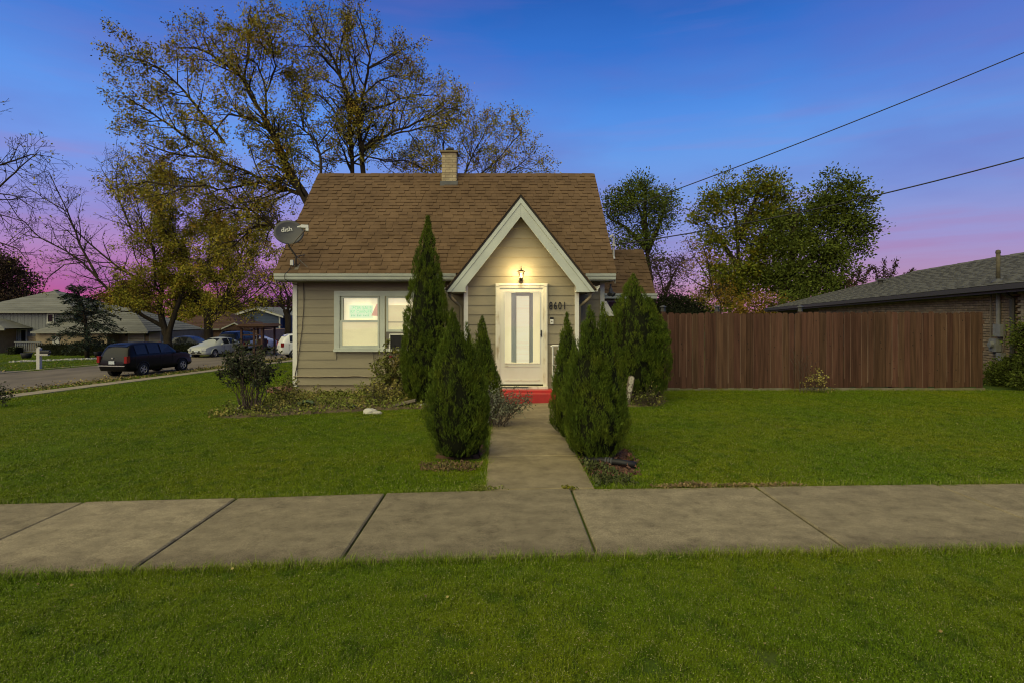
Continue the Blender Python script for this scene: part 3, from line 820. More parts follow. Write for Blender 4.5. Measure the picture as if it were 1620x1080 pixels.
# lantern over the door: lit
m_bulb = mat("lit_bulb", (1, 0.8, 0.45), emit=(1.0, 0.74, 0.34), estr=3.0)
m_bronze = mat("lantern_bronze", (0.05, 0.035, 0.02), rough=0.5, metal=0.3)
lx, ly_, lz = 0.395, VY-0.15, 2.58
lan = thing("porch_lantern", "lit bronze lantern hanging on the wall above the front door", "lamp", (lx, VY, 2.5))
MB().lathe([(0.0, lz+0.235), (0.008, lz+0.235), (0.008, lz+0.20), (0.02, lz+0.19), (0.01, lz+0.185), (0.03, lz+0.165), (0.085, lz+0.135), (0.08, lz+0.125), (0.0, lz+0.13)], (lx, ly_, 0), 6).build("lantern_roof", m_bronze, lan)
MB().lathe([(0.0, lz-0.13), (0.008, lz-0.125), (0.014, lz-0.09), (0.008, lz-0.075), (0.03, lz-0.06), (0.04, lz-0.02), (0.045, lz-0.015), (0.045, lz-0.005), (0.0, lz-0.005)], (lx, ly_, 0), 10).build("lantern_base", m_bronze, lan, smooth=True)
for k in range(6):
    a = 2*pi*k/6
    MB().tube([(lx+0.042*cos(a), ly_+0.042*sin(a), lz-0.006), (lx+0.074*cos(a), ly_+0.074*sin(a), lz+0.13)], 0.005, 4).build("lantern_bar", m_bronze, lan)
MB().lathe([(0.041, lz-0.004), (0.072, lz+0.128)], (lx, ly_, 0), 6).build("lantern_glass", glass_mat("lantern_glass", (1, .95, .85)), lan)
MB().lathe([(0.0, lz), (0.012, lz+0.005), (0.014, lz+0.04), (0.020, lz+0.06), (0.014, lz+0.085), (0.0, lz+0.10)], (lx, ly_, 0), 10).build("bulb", m_bulb, lan, smooth=True)
MB().tube([(lx, ly_, lz-0.05), (lx, ly_+0.06, lz-0.10), (lx, VY-0.005, lz-0.08)], 0.011, 6).lathe([(0.0, VY-0.028), (0.05, VY-0.024), (0.05, VY-0.004)], (lx, 0, lz-0.06), 12, 'y').build("lantern_arm", m_bronze, lan)
pl = bpy.data.lights.new("lantern_light", 'POINT'); pl.energy = 52; pl.color = (1.0, 0.78, 0.41); pl.shadow_soft_size = 0.11
plo = bpy.data.objects.new("lantern_light", pl); link(plo, lan); plo.location = Vector((lx, ly_-0.05, lz+0.10)) - BASE[lan]

# handrails beside the step
def handrail(x0, x1, y, label):
    h = thing("handrail", label, "handrail", (x0, y, 0), group="white handrails at the front step")
    MB().tube([(x0, y, 0.0), (x0, y, 1.13)], 0.018, 6).build("post", m_white, h)
    MB().tube([(x1, y, 0.0), (x1, y, 1.13)], 0.018, 6).build("post", m_white, h)
    MB().tube([(x0-0.04, y, 1.13), (x0, y, 1.15), (x1, y, 1.15), (x1+0.02, y, 1.12)], 0.02, 6).build("top_rail", m_white, h)
    rung = MB().tube([(0, 0, 0), (x1-x0, 0, 0.0)], 0.012, 5).mesh("rung", m_white)
    for k in range(5):
        piece("rung", rung, (x0, y, 0.22+k*0.175), h)
handrail(1.06, 1.19, 11.62, "white ladder-like metal handrail at the right end of the red step")
handrail(-0.46, -0.33, 11.62, "white metal handrail mostly hidden by arborvitae left of the door")

# cables on the front wall
m_cable = mat("grey_cable", (0.12, 0.10, 0.07), rough=0.6)
m_hose = mat("pale_conduit", (0.34, 0.28, 0.17), (0.20, 0.16, 0.10), scale=6, rough=0.6, stretch=(1, 1, 1))
rq = random.Random(4)
pts = [(HX0+0.02 + i*0.2, HY0-0.02, 0.365 + 0.008*sin(i*1.9) + rq.uniform(-.006, .006)) for i in range(18)]
MB().tube(pts, 0.013, 6).build("conduit", m_hose, house, smooth=True)
MB().tube([(-4.66, HY0-0.014, 2.55), (-4.66, HY0-0.014, 2.0), (-4.70, HY0-0.013, 1.45), (-4.76, HY0-0.016, 1.0), (-4.82, HY0-0.02, 0.6), (-4.86, HY0-0.03, 0.37)], 0.009, 5).build("cable", m_cable, house, smooth=True)
MB().tube([(-3.04, HY0-0.03, 0.95), (-3.02, HY0-0.015, 0.8), (-2.98, HY0-0.016, 0.5), (-2.93, HY0-0.02, 0.3), (-2.90, HY0-0.03, 0.05)], 0.008, 5).build("cable", m_cable, house, smooth=True)

# satellite dish on the roof corner
dish = thing("satellite_dish", "dark grey satellite dish on a tripod at the left roof corner", "satellite dish", (-4.77, 12.5, 2.86))
m_dish = mat("dish_grey", (0.055, 0.055, 0.052), (0.07, 0.07, 0.065), scale=4, rough=0.55, obj=True)
m_arm = mat("galvanised_arm", (0.16, 0.14, 0.10), rough=0.5, metal=0.4)
m_lnb = mat("white_plastic", (0.55, 0.55, 0.46), rough=0.5)
dc = Vector((-4.72, 12.15, 3.62))
nrm = Vector((0.30, -0.93, 0.26)).normalized()
upv = Vector((0, 0, 1)); xr = (-nrm).cross(upv).normalized(); yr = xr.cross(-nrm).normalized()
vs, fs = [], []
rings, sg = 7, 28
for i in range(rings):
    rr_ = i/(rings-1)
    for k in range(sg):
        a = 2*pi*k/sg
        vs.append(dc + xr*0.315*rr_*cos(a) + yr*0.285*rr_*sin(a) + nrm*(0.055*rr_*rr_ - 0.055))
for i in range(rings-1):
    for k in range(sg):
        fs.append((i*sg+k, i*sg+(k+1) % sg, (i+1)*sg+(k+1) % sg, (i+1)*sg+k))
n0 = len(vs)
back = [v - nrm*0.012 for v in vs]
fs2 = [tuple(n0+i for i in reversed(f)) for f in fs] + [((rings-1)*sg+k, (rings-1)*sg+(k+1) % sg, n0+(rings-1)*sg+(k+1) % sg, n0+(rings-1)*sg+k) for k in range(sg)]
MB().add(vs + back, fs + fs2).build("reflector", m_dish, dish, smooth=True)
rot = Matrix((xr, yr, nrm)).transposed()
text_obj("dish", 0.15, 0.001, "lettering", m_lnb, dish, dc + nrm*(-0.028) + xr*(-0.05) + yr*0.07, face=(rot @ Matrix.Rotation(R(12), 3, 'Z')).to_euler(), bold=0.002)
foot = Vector((-4.70, 12.52, 2.88))
MB().tube([dc - nrm*0.07 - yr*0.12, dc - nrm*0.09 - yr*0.30, foot + Vector((0, -0.02, 0.25)), foot], 0.022, 8).build("mast", m_arm, dish, smooth=True)
lnbp = dc + nrm*0.38 + xr*0.34 - yr*0.02
MB().tube([dc - yr*0.28 - nrm*0.03, dc - yr*0.30 + nrm*0.10 + xr*0.10, lnbp - yr*0.08], 0.014, 6).build("feed_arm", m_arm, dish)
lb = MB().obox(lnbp, xr*0.075, nrm*0.035, yr*0.035).obox(lnbp + xr*0.05 - yr*0.05, xr*0.03, nrm*0.03, yr*0.05)
lb.tube([lnbp - xr*0.07, lnbp - xr*0.15 - yr*0.02], [0.03, 0.02], 8).build("feed_horn", m_lnb, dish)
MB().tube([foot + Vector((0, -0.01, 0.24)), (-4.42, 12.50, 2.86)], 0.011, 6).build("strut", m_arm, dish)
MB().tube([foot + Vector((0, -0.01, 0.24)), (-4.62, 12.85, 3.20)], 0.011, 6).build("strut", m_arm, dish)
MB().obox(foot + Vector((-0.02, 0, 0)), (0.09, 0, 0), (0, 0.07, 0.07), (0, -0.008, 0.008)).build("base_plate", m_arm, dish)
MB().obox(foot + Vector((-0.08, -0.03, 0.10)), (0.035, 0, 0), (0, 0.03, 0), (0, 0, 0.06)).build("ground_block", m_lnb, dish)
MB().tube([foot + Vector((-0.08, -0.05, 0.05)), (-4.83, 12.40, 2.78), (-4.86, 12.27, 2.70), (-4.86, 12.27, 2.60), (-4.82, 12.45, 2.53), (-4.78, 12.88, 2.48)], 0.008, 5).build("cable", m_black, dish, smooth=True)
# ================================================================== FENCE
m_fence = mat("stained_cedar", (0.102, 0.054, 0.033), (0.061, 0.033, 0.021), scale=5, detail=8, rough=0.9, spec=0.06, orand=0.27, hrand=0.010, stretch=(4, 4, 0.22), bump=0.5, bscale=30, bstretch=(6, 6, 0.3))
m_fedge = mat("bare_board_edge", (0.21, 0.135, 0.085), (0.13, 0.08, 0.05), scale=5, rough=0.9, stretch=(1, 1, .3))
m_knot = mat("knot", (0.014, 0.008, 0.005), rough=0.9)
m_rail = mat("fence_rail", (0.075, 0.04, 0.024), rough=0.9)
FY = 13.04
fence = thing("fence", "tall brown stained board fence running from the house to the brick neighbour", "fence", (2.45, FY, 0))
rf = random.Random(8)
def picket(w, h, r):
    t = 0.017
    p = [(0, 0), (w, 0), (w, h-0.035), (w-0.03, h), (0.03, h), (0, h-0.035)]
    mb = MB().prism(p, 0, t)
    for _ in range(r.choice((0, 1, 1, 2, 2, 3))):      # knots, standing slightly proud
        kx, kz, kr = r.uniform(.03, w-.03), r.uniform(.1, h-.12), r.uniform(.006, .014)
        n = 7; asp = r.uniform(1.0, 1.7)
        mb.add([(kx + kr*cos(2*pi*k/n), -0.0015, kz + asp*kr*sin(2*pi*k/n)) for k in range(n)], [tuple(range(n))], 1)
    if r.random() < .45:                        # edge worn to bare wood
        e = r.choice((0.001, w-0.011)); z0_ = r.uniform(0, .3)
        mb.add([(e, -0.001, z0_), (e+0.010, -0.001, z0_), (e+0.008, -0.001, h-0.05), (e+0.002, -0.001, h-0.05)], [(0, 1, 2, 3)], 2)
    return mb.mesh("picket", [m_fence, m_knot, m_fedge])
PK = [(w, picket(w, 1.77, rf)) for w in (0.132, 0.138, 0.143) for _ in range(8)]
x = 2.47; 
while x < 11.38:
    w, me = rf.choice(PK)
    zz = 0.070 + rf.uniform(-.018, .014) + (0.02 if x > 7 else 0)
    piece("picket", me, (x, FY + rf.uniform(0, .006), zz), fence, rot=(rf.uniform(-.004, .004), rf.uniform(-.003, .003), rf.uniform(-.012, .012)))
    x += w + rf.uniform(.002, .010)
for z in (0.35, 1.0, 1.62):
    MB().box(2.47, FY+0.026, z-0.045, 11.45, FY+0.064, z+0.045).build("rail", m_rail, fence)
MB().box(2.47, FY+0.004, -0.03, 11.45, FY+0.024, 0.074).build("kick_board", mat("weathered_board", (0.20, 0.175, 0.12), (0.12, 0.11, 0.06), scale=3, rough=0.9), fence)
for i, x in enumerate((3.84, 5.13, 7.12, 9.3, 11.40)):
    MB().box(x-0.045, FY+0.066, -0.2, x+0.045, FY+0.155, 1.87).build("post", m_rail, fence)
    if i < 3:
        c = MB().lathe([(0.0, 2.02), (0.03, 2.015), (0.085, 1.985), (0.085, 1.975), (0.055, 1.97), (0.055, 1.90), (0.06, 1.895), (0.06, 1.872), (0.0, 1.872)], (x, FY+0.11, 0), 4)
        q = c.build("post_cap_light", m_flash, thing("fence_post_light", ["square black solar cap on the fence post nearest the round arborvitae", "square black solar cap on the fence post below the leafy trees", "square black solar cap on the fence post before the grey hip roof"][i], "post light", (x, FY+0.11, 1.872), group="cap lights on the fence posts"))

# ================================================================== BRICK NEIGHBOUR, to the right
m_brick = mat("tan_brick", (0.31, 0.23, 0.135), (0.24, 0.175, 0.105), scale=4, rough=0.9, orand=0.22, irand=0.22, bump=0.3, bscale=70)
m_mort2 = mat("brick_mortar", (0.15, 0.125, 0.09), rough=0.95)
m_groof = mat("grey_shingle", (0.118, 0.115, 0.092), (0.096, 0.093, 0.076), scale=2.5, rough=0.93, spec=0.12, orand=0.09, irand=0.10, bump=0.5, bscale=120, bdist=0.004)
m_gfas = mat("charcoal_metal", (0.055, 0.052, 0.040), rough=0.5)
NB = Vector((13.09, 13.04, 0)); NRZ = -math.atan2(0.168, 0.986)
nb = thing("brick_house", "tan brick ranch house with grey hip roof and black gutter beyond the fence", "house", NB, NRZ)
NY0, NY1 = -7.0, 21.0
ze = lambda y: 2.60 - 0.02*max(0.0, y)
mb = MB().box(0.11, NY0+0.5, -0.4, 7.3, NY1-0.6, 2.16)
nwall = mb.build("brick_wall", m_mort2, nb, local=True)
MB().box(0.12, NY0+0.5, 2.16, 7.2, 8.0, 2.44).build("frieze", m_mort2, nb, local=True)
nbk = MB().box(0.004, 0, 0.004, 0.1, 0.192, 0.062).mesh("brick", m_brick)
field = MB(); cand = []
zc = 0
for k in range(38):
    z = -0.25 + k*0.072
    y = 1.32 - (0.1 if k % 2 else 0)
    while y < 14:
        if z + 0.07 < ze(y) - 0.10:
            vis = (z > 1.55) or y < 3.6
            if vis: cand.append((y, z))
        y += 0.203
cand.sort(key=lambda q: q[0])
for i, (y, z) in enumerate(cand):
    if i < 300:
        o = bpy.data.objects.new("brick", nbk); o.location = (0, y, z); link(o, nwall)
    else:
        field.box(0.004, y, z+0.004, 0.1, y+0.192, z+0.066)
o = field.build("brick_field", m_brick, nwall, local=True); o["kind"] = "stuff"
# nearer wing, lighter brick, at the frame's edge
m_lbrick = mat("pale_brick", (0.34, 0.28, 0.17), (0.27, 0.22, 0.13), scale=4, rough=0.9, irand=0.15)
fl2 = MB()
for k in range(36):
    z = -0.2 + k*0.072; y = -1.6 - (0.1 if k % 2 else 0)
    while y < 1.02:
        fl2.box(-0.02, y, z+0.004, 0.09, y+0.192, z+0.066); y += 0.203
o = fl2.build("pale_brick_field", m_lbrick, nwall, local=True); o["kind"] = "stuff"
# hip roof
E0, E1 = -0.45, 7.8
RXm, RZ_ = 3.65, 1.42
def neave(y): return Vector((E0, y, ze(y)))
rpt = {"a": (E0, NY0, ze(NY0)), "b": (E0, NY1, ze(NY1)), "c": (E1, NY1, ze(NY1)), "d": (E1, NY0, ze(NY0)), "r0": (RXm, NY0, ze(NY0)+RZ_), "m": (RXm, 0, ze(0)+RZ_), "r1": (RXm, NY1-8.0, ze(NY1-8)+RZ_), "am": (E0, 0, ze(0)), "dm": (E1, 0, ze(0))}
kk = list(rpt); vs = [rpt[k] for k in kk]; ix = {k: i for i, k in enumerate(kk)}
fs = [tuple(ix[k] for k in f) for f in (("a", "am", "m", "r0"), ("am", "b", "r1", "m"), ("b", "c", "r1"), ("c", "dm", "m", "r1"), ("dm", "d", "r0", "m"), ("a", "r0", "d"), ("a", "d", "dm", "c", "b", "am"))]
nroof = MB().add(vs, fs).build("roof", m_groof, nb, local=True)
pit = math.atan2(RZ_, RXm-E0); slen = sqrt(RZ_**2 + (RXm-E0)**2)
gs, field, near = [], MB(), []
rg = random.Random(77)
rows = int(slen/0.14)
def gsh(y, w, i, th):
    du = Vector((cos(pit), 0, sin(pit))); nv = Vector((-sin(pit), 0, cos(pit)))
    t = 0.022 if th else 0.012
    out = []
    for (yy, uu, tt) in ((y, 0, 0.002), (y+w, 0, 0.002), (y+w, 0.18, 0.002), (y, 0.18, 0.002), (y, 0, t), (y+w, 0, t), (y+w, 0.18, 0.004), (y, 0.18, 0.004)):
        out.append(neave(yy) + du*(i*0.14 + uu - 0.02) + nv*tt)
    return out
cnt = 0
for i in range(rows):
    hip = NY1 - 8.0*(i*0.14)/slen - 0.2
    y = -3.0 - rg.uniform(0, .3); th = False
    while y < hip - 0.4:
        w = rg.uniform(.22, .42); th = not th
        V8 = gsh(y, w, i, th)
        if cnt < 300 and 0.4 < y < 3.0:
            c = V8[0]
            o = bpy.data.objects.new("shingle", MB().add([p - c for p in V8], [(4,5,6,7), (0,1,5,4), (1,2,6,5), (3,0,4,7)]).mesh("shingle", m_groof)); o.location = c; link(o, nroof); cnt += 1
        else:
            field.add(V8, [(4,5,6,7), (0,1,5,4), (1,2,6,5), (3,0,4,7)])
        y += w
o = field.build("shingle_field", m_groof, nroof, local=True); o["kind"] = "stuff"
# ridge pieces
rc = MB().prism([(-0.15, -0.06), (0, 0.02), (0.15, -0.06), (0.15, -0.075), (0, 0.0), (-0.15, -0.075)], 0, 0.32, 'y').mesh("ridge_shingle", m_groof)
for k in range(44):
    y = -1 + k*0.32
    o = bpy.data.objects.new("ridge_shingle", rc); o.location = (RXm, y, ze(y)+RZ_+0.012+(0.007 if k % 3 == 0 else 0)); link(o, nroof)
mb = MB()
def eavebox(x0, x1, dz0, dz1):
    ys = [NY0, 0, NY1]
    for a, b in zip(ys, ys[1:]):
        A, B = ze(a), ze(b)
        mb.add([(x0, a, A+dz0), (x1, a, A+dz0), (x1, b, B+dz0), (x0, b, B+dz0), (x0, a, A+dz1), (x1, a, A+dz1), (x1, b, B+dz1), (x0, b, B+dz1)], [(0,3,2,1), (4,5,6,7), (0,1,5,4), (1,2,6,5), (2,3,7,6), (3,0,4,7)])
eavebox(E0-0.10, E0-0.002, -0.15, -0.02); eavebox(E0+0.0, E0+0.02, -0.22, -0.025)
mb.build("gutter", m_gfas, nb, local=True)
mb = MB(); eavebox(E0+0.021, 0.35, -0.20, -0.17); mb.build("soffit", m_gfas, nb, local=True)
MB().tube([(-0.30, 1.25, 2.40), (-0.06, 1.25, 2.22), (-0.06, 1.25, -0.1)], 0.055, 8).build("downspout", m_gfas, nb, local=True)
# electrical service
em = thing("electric_meter", "grey electric meter with conduit and boxes on the tan brick wall", "electric meter", NB + Matrix.Rotation(NRZ, 3, 'Z') @ Vector((-0.03, 1.76, 1.0)), NRZ)
m_egrey = mat("meter_grey", (0.22, 0.22, 0.19), (0.17, 0.17, 0.15), scale=8, rough=0.5, obj=True)
MB().tube([(-0.03, 0, 0.45), (-0.03, 0, 1.50)], 0.05, 8).build("conduit", m_egrey, em, local=True)
MB().box(-0.12, -0.22, 0.22, 0.02, 0.06, 0.55).build("breaker_box", m_egrey, em, local=True)
MB().box(-0.12, -0.05, -0.18, 0.02, 0.22, 0.16).lathe([(0.0, -0.20), (0.08, -0.19), (0.09, -0.12)], (0, 0.09, 0.0), 14, 'x').build("meter_box", m_egrey, em, local=True)
MB().box(-0.10, -0.20, -0.42, 0.02, -0.02, -0.20).build("junction_box", m_egrey, em, local=True)
MB().tube([(-0.05, 0.25, -0.2), (-0.05, 0.25, 1.4)], 0.02, 6).tube([(-0.06, -0.28, 0.7), (-0.05, -0.24, 0.0), (-0.05, -0.14, -0.4)], 0.018, 6).build("riser", m_mort2, em, local=True)
# utility mast through the roof
def nbw(x, y, z): return NB + Matrix.Rotation(NRZ, 3, 'Z') @ Vector((x, y, z))
um = thing("roof_mast", "weathered service mast standing on the grey roof at the fence end", "service mast", nbw(-0.1, 1.7, 2.68))
mp_ = nbw(-0.1, 1.7, 2.66)
m_mastw = mat("mast_wood", (0.10, 0.085, 0.05), (0.07, 0.06, 0.04), scale=10, rough=0.9)
MB().tube([mp_, mp_ + Vector((0, 0, 0.80))], 0.050, 10).lathe([(0.0, 0.88), (0.05, 0.86), (0.06, 0.79), (0.05, 0.77)], mp_, 10).build("pole", m_mastw, um, smooth=True)
MB().box(mp_.x, mp_.y-0.02, mp_.z+0.68, mp_.x+0.16, mp_.y+0.02, mp_.z+0.72).build("bracket", m_flash, um)
MB().lathe([(0.16, 0.0), (0.14, 0.03), (0.055, 0.10)], mp_ + Vector((0, 0, 0.0)), 12).build("flashing", m_flash, um)
v = thing("roof_vent", "small dark mushroom vent on the grey roof near the trees", "vent", nbw(1.9, 12.2, 3.2))
q = nbw(1.9, 12.2, 3.08)
MB().lathe([(0.0, 0.36), (0.10, 0.35), (0.20, 0.28), (0.20, 0.25), (0.10, 0.25), (0.10, -0.05)], q, 12).build("hood", m_gfas, v, smooth=False)
vh = MB().lathe([(0.0, 0.14), (0.12, 0.12), (0.17, 0.04), (0.17, -0.08), (0.0, -0.08)], nbw(-0.10, 4.7, 1.90), 14).build("vent_hood", m_white, nb, smooth=True)

# ================================================================== OVERHEAD WIRES
def wire(a, b, sag, label, r=0.014, group="overhead service wires"):
    a, b = Vector(a), Vector(b)
    pts = [a.lerp(b, i/30) - Vector((0, 0, 4*sag*(i/30)*(1-i/30))) for i in range(31)]
    o = MB().tube(pts, r, 5).build("overhead_wire", m_black, None, smooth=True)
    tag(o, label, "wire", group)
wire((2.57, 14.0, 4.31), W(1700, 50, 11.5), 0.09, "upper black service wire climbing steeply to the top right corner", 0.012)
wire((3.13, 15.47, 3.76), W(1720, 222, 12.0), 0.22, "lower black service wire sloping past the leafy trees", 0.016)

# ================================================================== VEHICLES
m_tyre = mat("tyre", (0.012, 0.012, 0.012), rough=0.85)
m_alloy = mat("alloy", (0.42, 0.41, 0.38), rough=0.35, metal=0.6)
m_carglass = mat("car_glass", (0.014, 0.016, 0.016), rough=0.12, spec=0.35)
m_redl = mat("red_lens", (0.22, 0.012, 0.012), rough=0.2, coat=0.5)
m_clear = mat("headlamp_lens", (0.50, 0.50, 0.46), rough=0.15, coat=0.6)
m_plate = mat("number_plate", (0.52, 0.54, 0.52), (0.34, 0.38, 0.44), scale=18, rough=0.5, obj=True)
m_trimb = mat("black_plastic", (0.012, 0.012, 0.012), rough=0.6)
def paint(name, c, metal=0.0): return mat(name, c, rough=0.36, metal=metal, coat=0.10, spec=0.14)
WH = {}
def wheel(r):
    if r in WH: return WH[r]
    t = MB().lathe([(r*0.62, -0.09), (r*0.9, -0.10), (r, -0.07), (r, 0.07), (r*0.9, 0.10), (r*0.62, 0.09)], (0, 0, 0), 22, 'x').mesh("tyre", m_tyre, True)
    rim = MB().lathe([(r*0.64, 0.085), (r*0.60, 0.098), (r*0.56, 0.06), (r*0.55, 0.03), (0, 0.03)], (0, 0, 0), 22, 'x')
    for k in range(5):
        a = 2*pi*k/5
        d = Vector((0, cos(a), sin(a))); e = Vector((0, -sin(a), cos(a)))
        rim.obox(Vector((0.07, 0, 0)) + d*r*0.33, d*r*0.27, e*r*0.085, (0.015, 0, 0))
    rim.lathe([(0, 0.10), (r*0.13, 0.095), (r*0.15, 0.06)], (0, 0, 0), 12, 'x')
    WH[r] = (t, rim.mesh("rim", m_alloy))
    return WH[r]

def car(label, loc, phi, st, body_m, wheels, wr, cabin, group, kind="wagon", cat="car", z_tail=(0.72, 1.0), roof_bits=False):
    """st: stations from tail to nose: y, z_low, hw_low, z_belt, hw_belt, z_top, hw_top. cabin: (first, last) roof stations"""
    c = thing("parked_car", label, cat, loc, -phi, group)
    S = []
    for (y, zl, hl, zb, hb, zt, ht) in st:
        half = [(hl*0.9, zl), (hl, zl+0.10), (hb*1.015, zl + (zb-zl)*0.55), (hb, zb - 0.03), (hb*0.985, zb), (ht, zt-0.05), (ht*0.86, zt-0.005), (0.0, zt+0.02)]
        S.append([(x, y, z) for x, z in half] + [(-x, y, z) for x, z in half[-2::-1]])
    n = len(S[0])
    vs = [p for r in S for p in r]
    fs = [(i*n+k, i*n+k+1, (i+1)*n+k+1, (i+1)*n+k) for i in range(len(S)-1) for k in range(n-1)]
    fs += [(i*n, (i+1)*n, (i+1)*n+n-1, i*n+n-1) for i in range(len(S)-1)]
    fs += [tuple(range(n)), tuple((len(S)-1)*n + k for k in reversed(range(n)))]
    body = MB().add(vs, fs).build("body", body_m, c, smooth=True, local=True)
    bev = body.modifiers.new("subdivision", 'SUBSURF'); bev.levels = 1; bev.render_levels = 1
    es = body.data.edges
    cr = body.data.attributes.new("crease_edge", 'FLOAT', 'EDGE')
    crv = []
    for e in es:
        a, b = e.vertices[0] % n, e.vertices[1] % n
        crv.append(0.75 if (a == b and a in (0, 4, n-5, n-1)) or {a, b} == {0, n-1} else (0.45 if a == b and a in (5, n-6) else 0.25))
    cr.data.foreach_set("value", crv)
    def inset(q, f, out):
        q = [Vector(p) for p in q]
        m_ = sum(q, Vector())/4
        nn = (q[1]-q[0]).cross(q[3]-q[0]).normalized()
        if nn.dot(m_ - Vector((0, m_.y, 0.6))) < 0: nn = -nn
        return [m_ + (p-m_)*f + nn*out for p in q]
    a, b = cabin
    # side windows: one part each
    for i in range(a, b):
        for s in (0, 1):
            k = 4 if s == 0 else n-6
            q = [S[i][k], S[i+1][k], S[i+1][k+1], S[i][k+1]]
            w = inset(q, 0.86, 0.018)
            MB().add(w, [(0, 1, 2, 3)]).build("side_window", m_carglass, c, local=True)
    def top(i, name):
        q = [S[i][5], S[i][n-6], S[i+1][n-6], S[i+1][5]]
        w = inset(q, 0.90, 0.035)
        ml, mr_ = (w[0]+w[1])/2, (w[2]+w[3])/2
        MB().add([w[0], w[1], w[2], w[3]], [(0, 1, 2, 3)]).build(name, m_carglass, c, local=True)
    top(a-1, "rear_window"); top(b, "windshield")
    # wheels and arches
    for (y, hw) in wheels:
        for s in (-1, 1):
            t, rm = wheel(wr)
            wo = bpy.data.objects.new("wheel", t); wo.location = (s*(hw-0.06), y, wr); wo.rotation_euler = (0, 0, 0 if s > 0 else pi); link(wo, c)
            ro = bpy.data.objects.new("rim", rm); link(ro, wo)
            arc = [(s*(hw+0.004), y + (wr+0.055)*cos(t_), wr + (wr+0.055)*sin(t_)) for t_ in [pi*k/12 for k in range(13)]]
            MB().tube(arc, 0.035, 5).build("wheel_arch", body_m, c, smooth=True, local=True)
            n_ = 18
            MB().add([(s*(hw+0.002), y + (wr+0.045)*cos(2*pi*k/n_), wr + (wr+0.045)*sin(2*pi*k/n_)) for k in range(n_)] + [(s*(hw-0.2), y + (wr+0.045)*cos(2*pi*k/n_), wr + (wr+0.045)*sin(2*pi*k/n_)) for k in range(n_)],
                     [(k, (k+1) % n_, n_+(k+1) % n_, n_+k) for k in range(n_)] + [tuple(range(n_))]).build("wheel_well", m_trimb, c, local=True)
    y0, L = st[0][0], st[-1][0]
    hwr = st[1][2]
    # rear: lamps, plate, bumper strip
    for s in (-1, 1):
        x = s*(st[1][4]-0.05)
        MB().obox((x, st[1][0]+0.02, (z_tail[0]+z_tail[1])/2), (0.075, 0, 0), (0, 0.10, 0), (0, 0, (z_tail[1]-z_tail[0])/2)).build("tail_lamp", m_redl, c, local=True)
        hx, hy = s*(st[-2][4]-0.14), st[-2][0]+0.03
        MB().obox((hx, hy, st[-2][3]-0.10), (0.15, -s*0.08, 0), (0.02*s, 0.09, 0), (0, 0, 0.07)).build("headlamp", m_clear, c, local=True)
        mi = b
        MB().obox((s*(st[mi][4]+0.09), st[mi][0]+0.28, st[mi][3]+0.06), (0.09, 0, 0), (0, 0.05, 0), (0, 0, 0.065)).build("wing_mirror", body_m, c, local=True)
        for i in range(a, b):
            ym = st[i][0]*0.55 + st[i+1][0]*0.45
            if i > a or kind != "wagon":
                MB().obox((s*(st[i][4]*1.01+0.02), ym, st[i][3]-0.09), (0.012, 0, 0), (0, 0.09, 0), (0, 0, 0.014)).build("door_handle", m_trimb if kind == "wagon" else body_m, c, local=True)
        # door gaps
        for i in range(a, b+1):
            MB().obox((s*(st[i][4]*1.012), st[i][0], (st[i][1]+st[i][3])/2+0.05), (0.008, 0, 0), (0, 0.006, 0), (0, 0, (st[i][3]-st[i][1])/2-0.12)).build("door_gap", m_trimb, c, local=True)
    MB().obox((0, st[0][0]-0.012, z_tail[0]+0.02), (0.16, 0, 0), (0, 0.01, 0), (0, 0, 0.075)).build("number_plate", m_plate, c, local=True)
    MB().obox((0, st[-1][0]-0.005, st[-1][1]+0.20), (0.17, 0, 0), (0, 0.012, 0), (0, 0, 0.055)).build("number_plate", m_plate, c, local=True)
    MB().obox((0, st[-1][0]-0.01, st[-1][5]-0.13), (st[-1][6]*0.62, 0, 0), (0, 0.014, 0), (0, 0, 0.055)).build("grille", m_trimb, c, local=True)
    MB().obox((0, st[-1][0]-0.02, st[-1][1]+0.06), (st[-1][6]*0.9, 0, 0), (0, 0.014, 0), (0, 0, 0.045)).build("air_intake", m_trimb, c, local=True)
    return c

HHR = [(-0.02, .40, .66, .60, .78, .66, .72), (0.05, .30, .80, .98, .815, 1.02, .72), (0.27, .27, .84, 1.03, .835, 1.47, .64), (0.50, .25, .86, 1.04, .845, 1.60, .63), (1.25, .24, .865, 1.04, .85, 1.635, .63), (2.05, .24, .865, 1.03, .85, 1.62, .63),
       (2.85, .24, .865, 1.02, .84, 1.53, .60), (3.35, .25, .86, 1.02, .80, 1.06, .66), (3.95, .27, .85, .98, .76, 1.02, .60), (4.30, .30, .80, .86, .72, .90, .56), (4.47, .36, .70, .66, .66, .70, .54)]
SED = [(0.0, .40, .70, .78, .74, .84, .66), (0.12, .30, .82, .98, .80, 1.02, .66), (0.55, .24, .87, 1.00, .83, 1.06, .68), (1.25, .22, .875, .98, .85, 1.40, .56), (1.95, .22, .88, .96, .86, 1.48, .57), (2.65, .22, .88, .94, .86, 1.44, .57),
       (3.50, .22, .88, .93, .84, 1.0, .70), (4.15, .24, .86, .86, .80, .90, .62), (4.48, .28, .80, .74, .74, .78, .58), (4.62, .34, .66, .60, .64, .64, .50)]
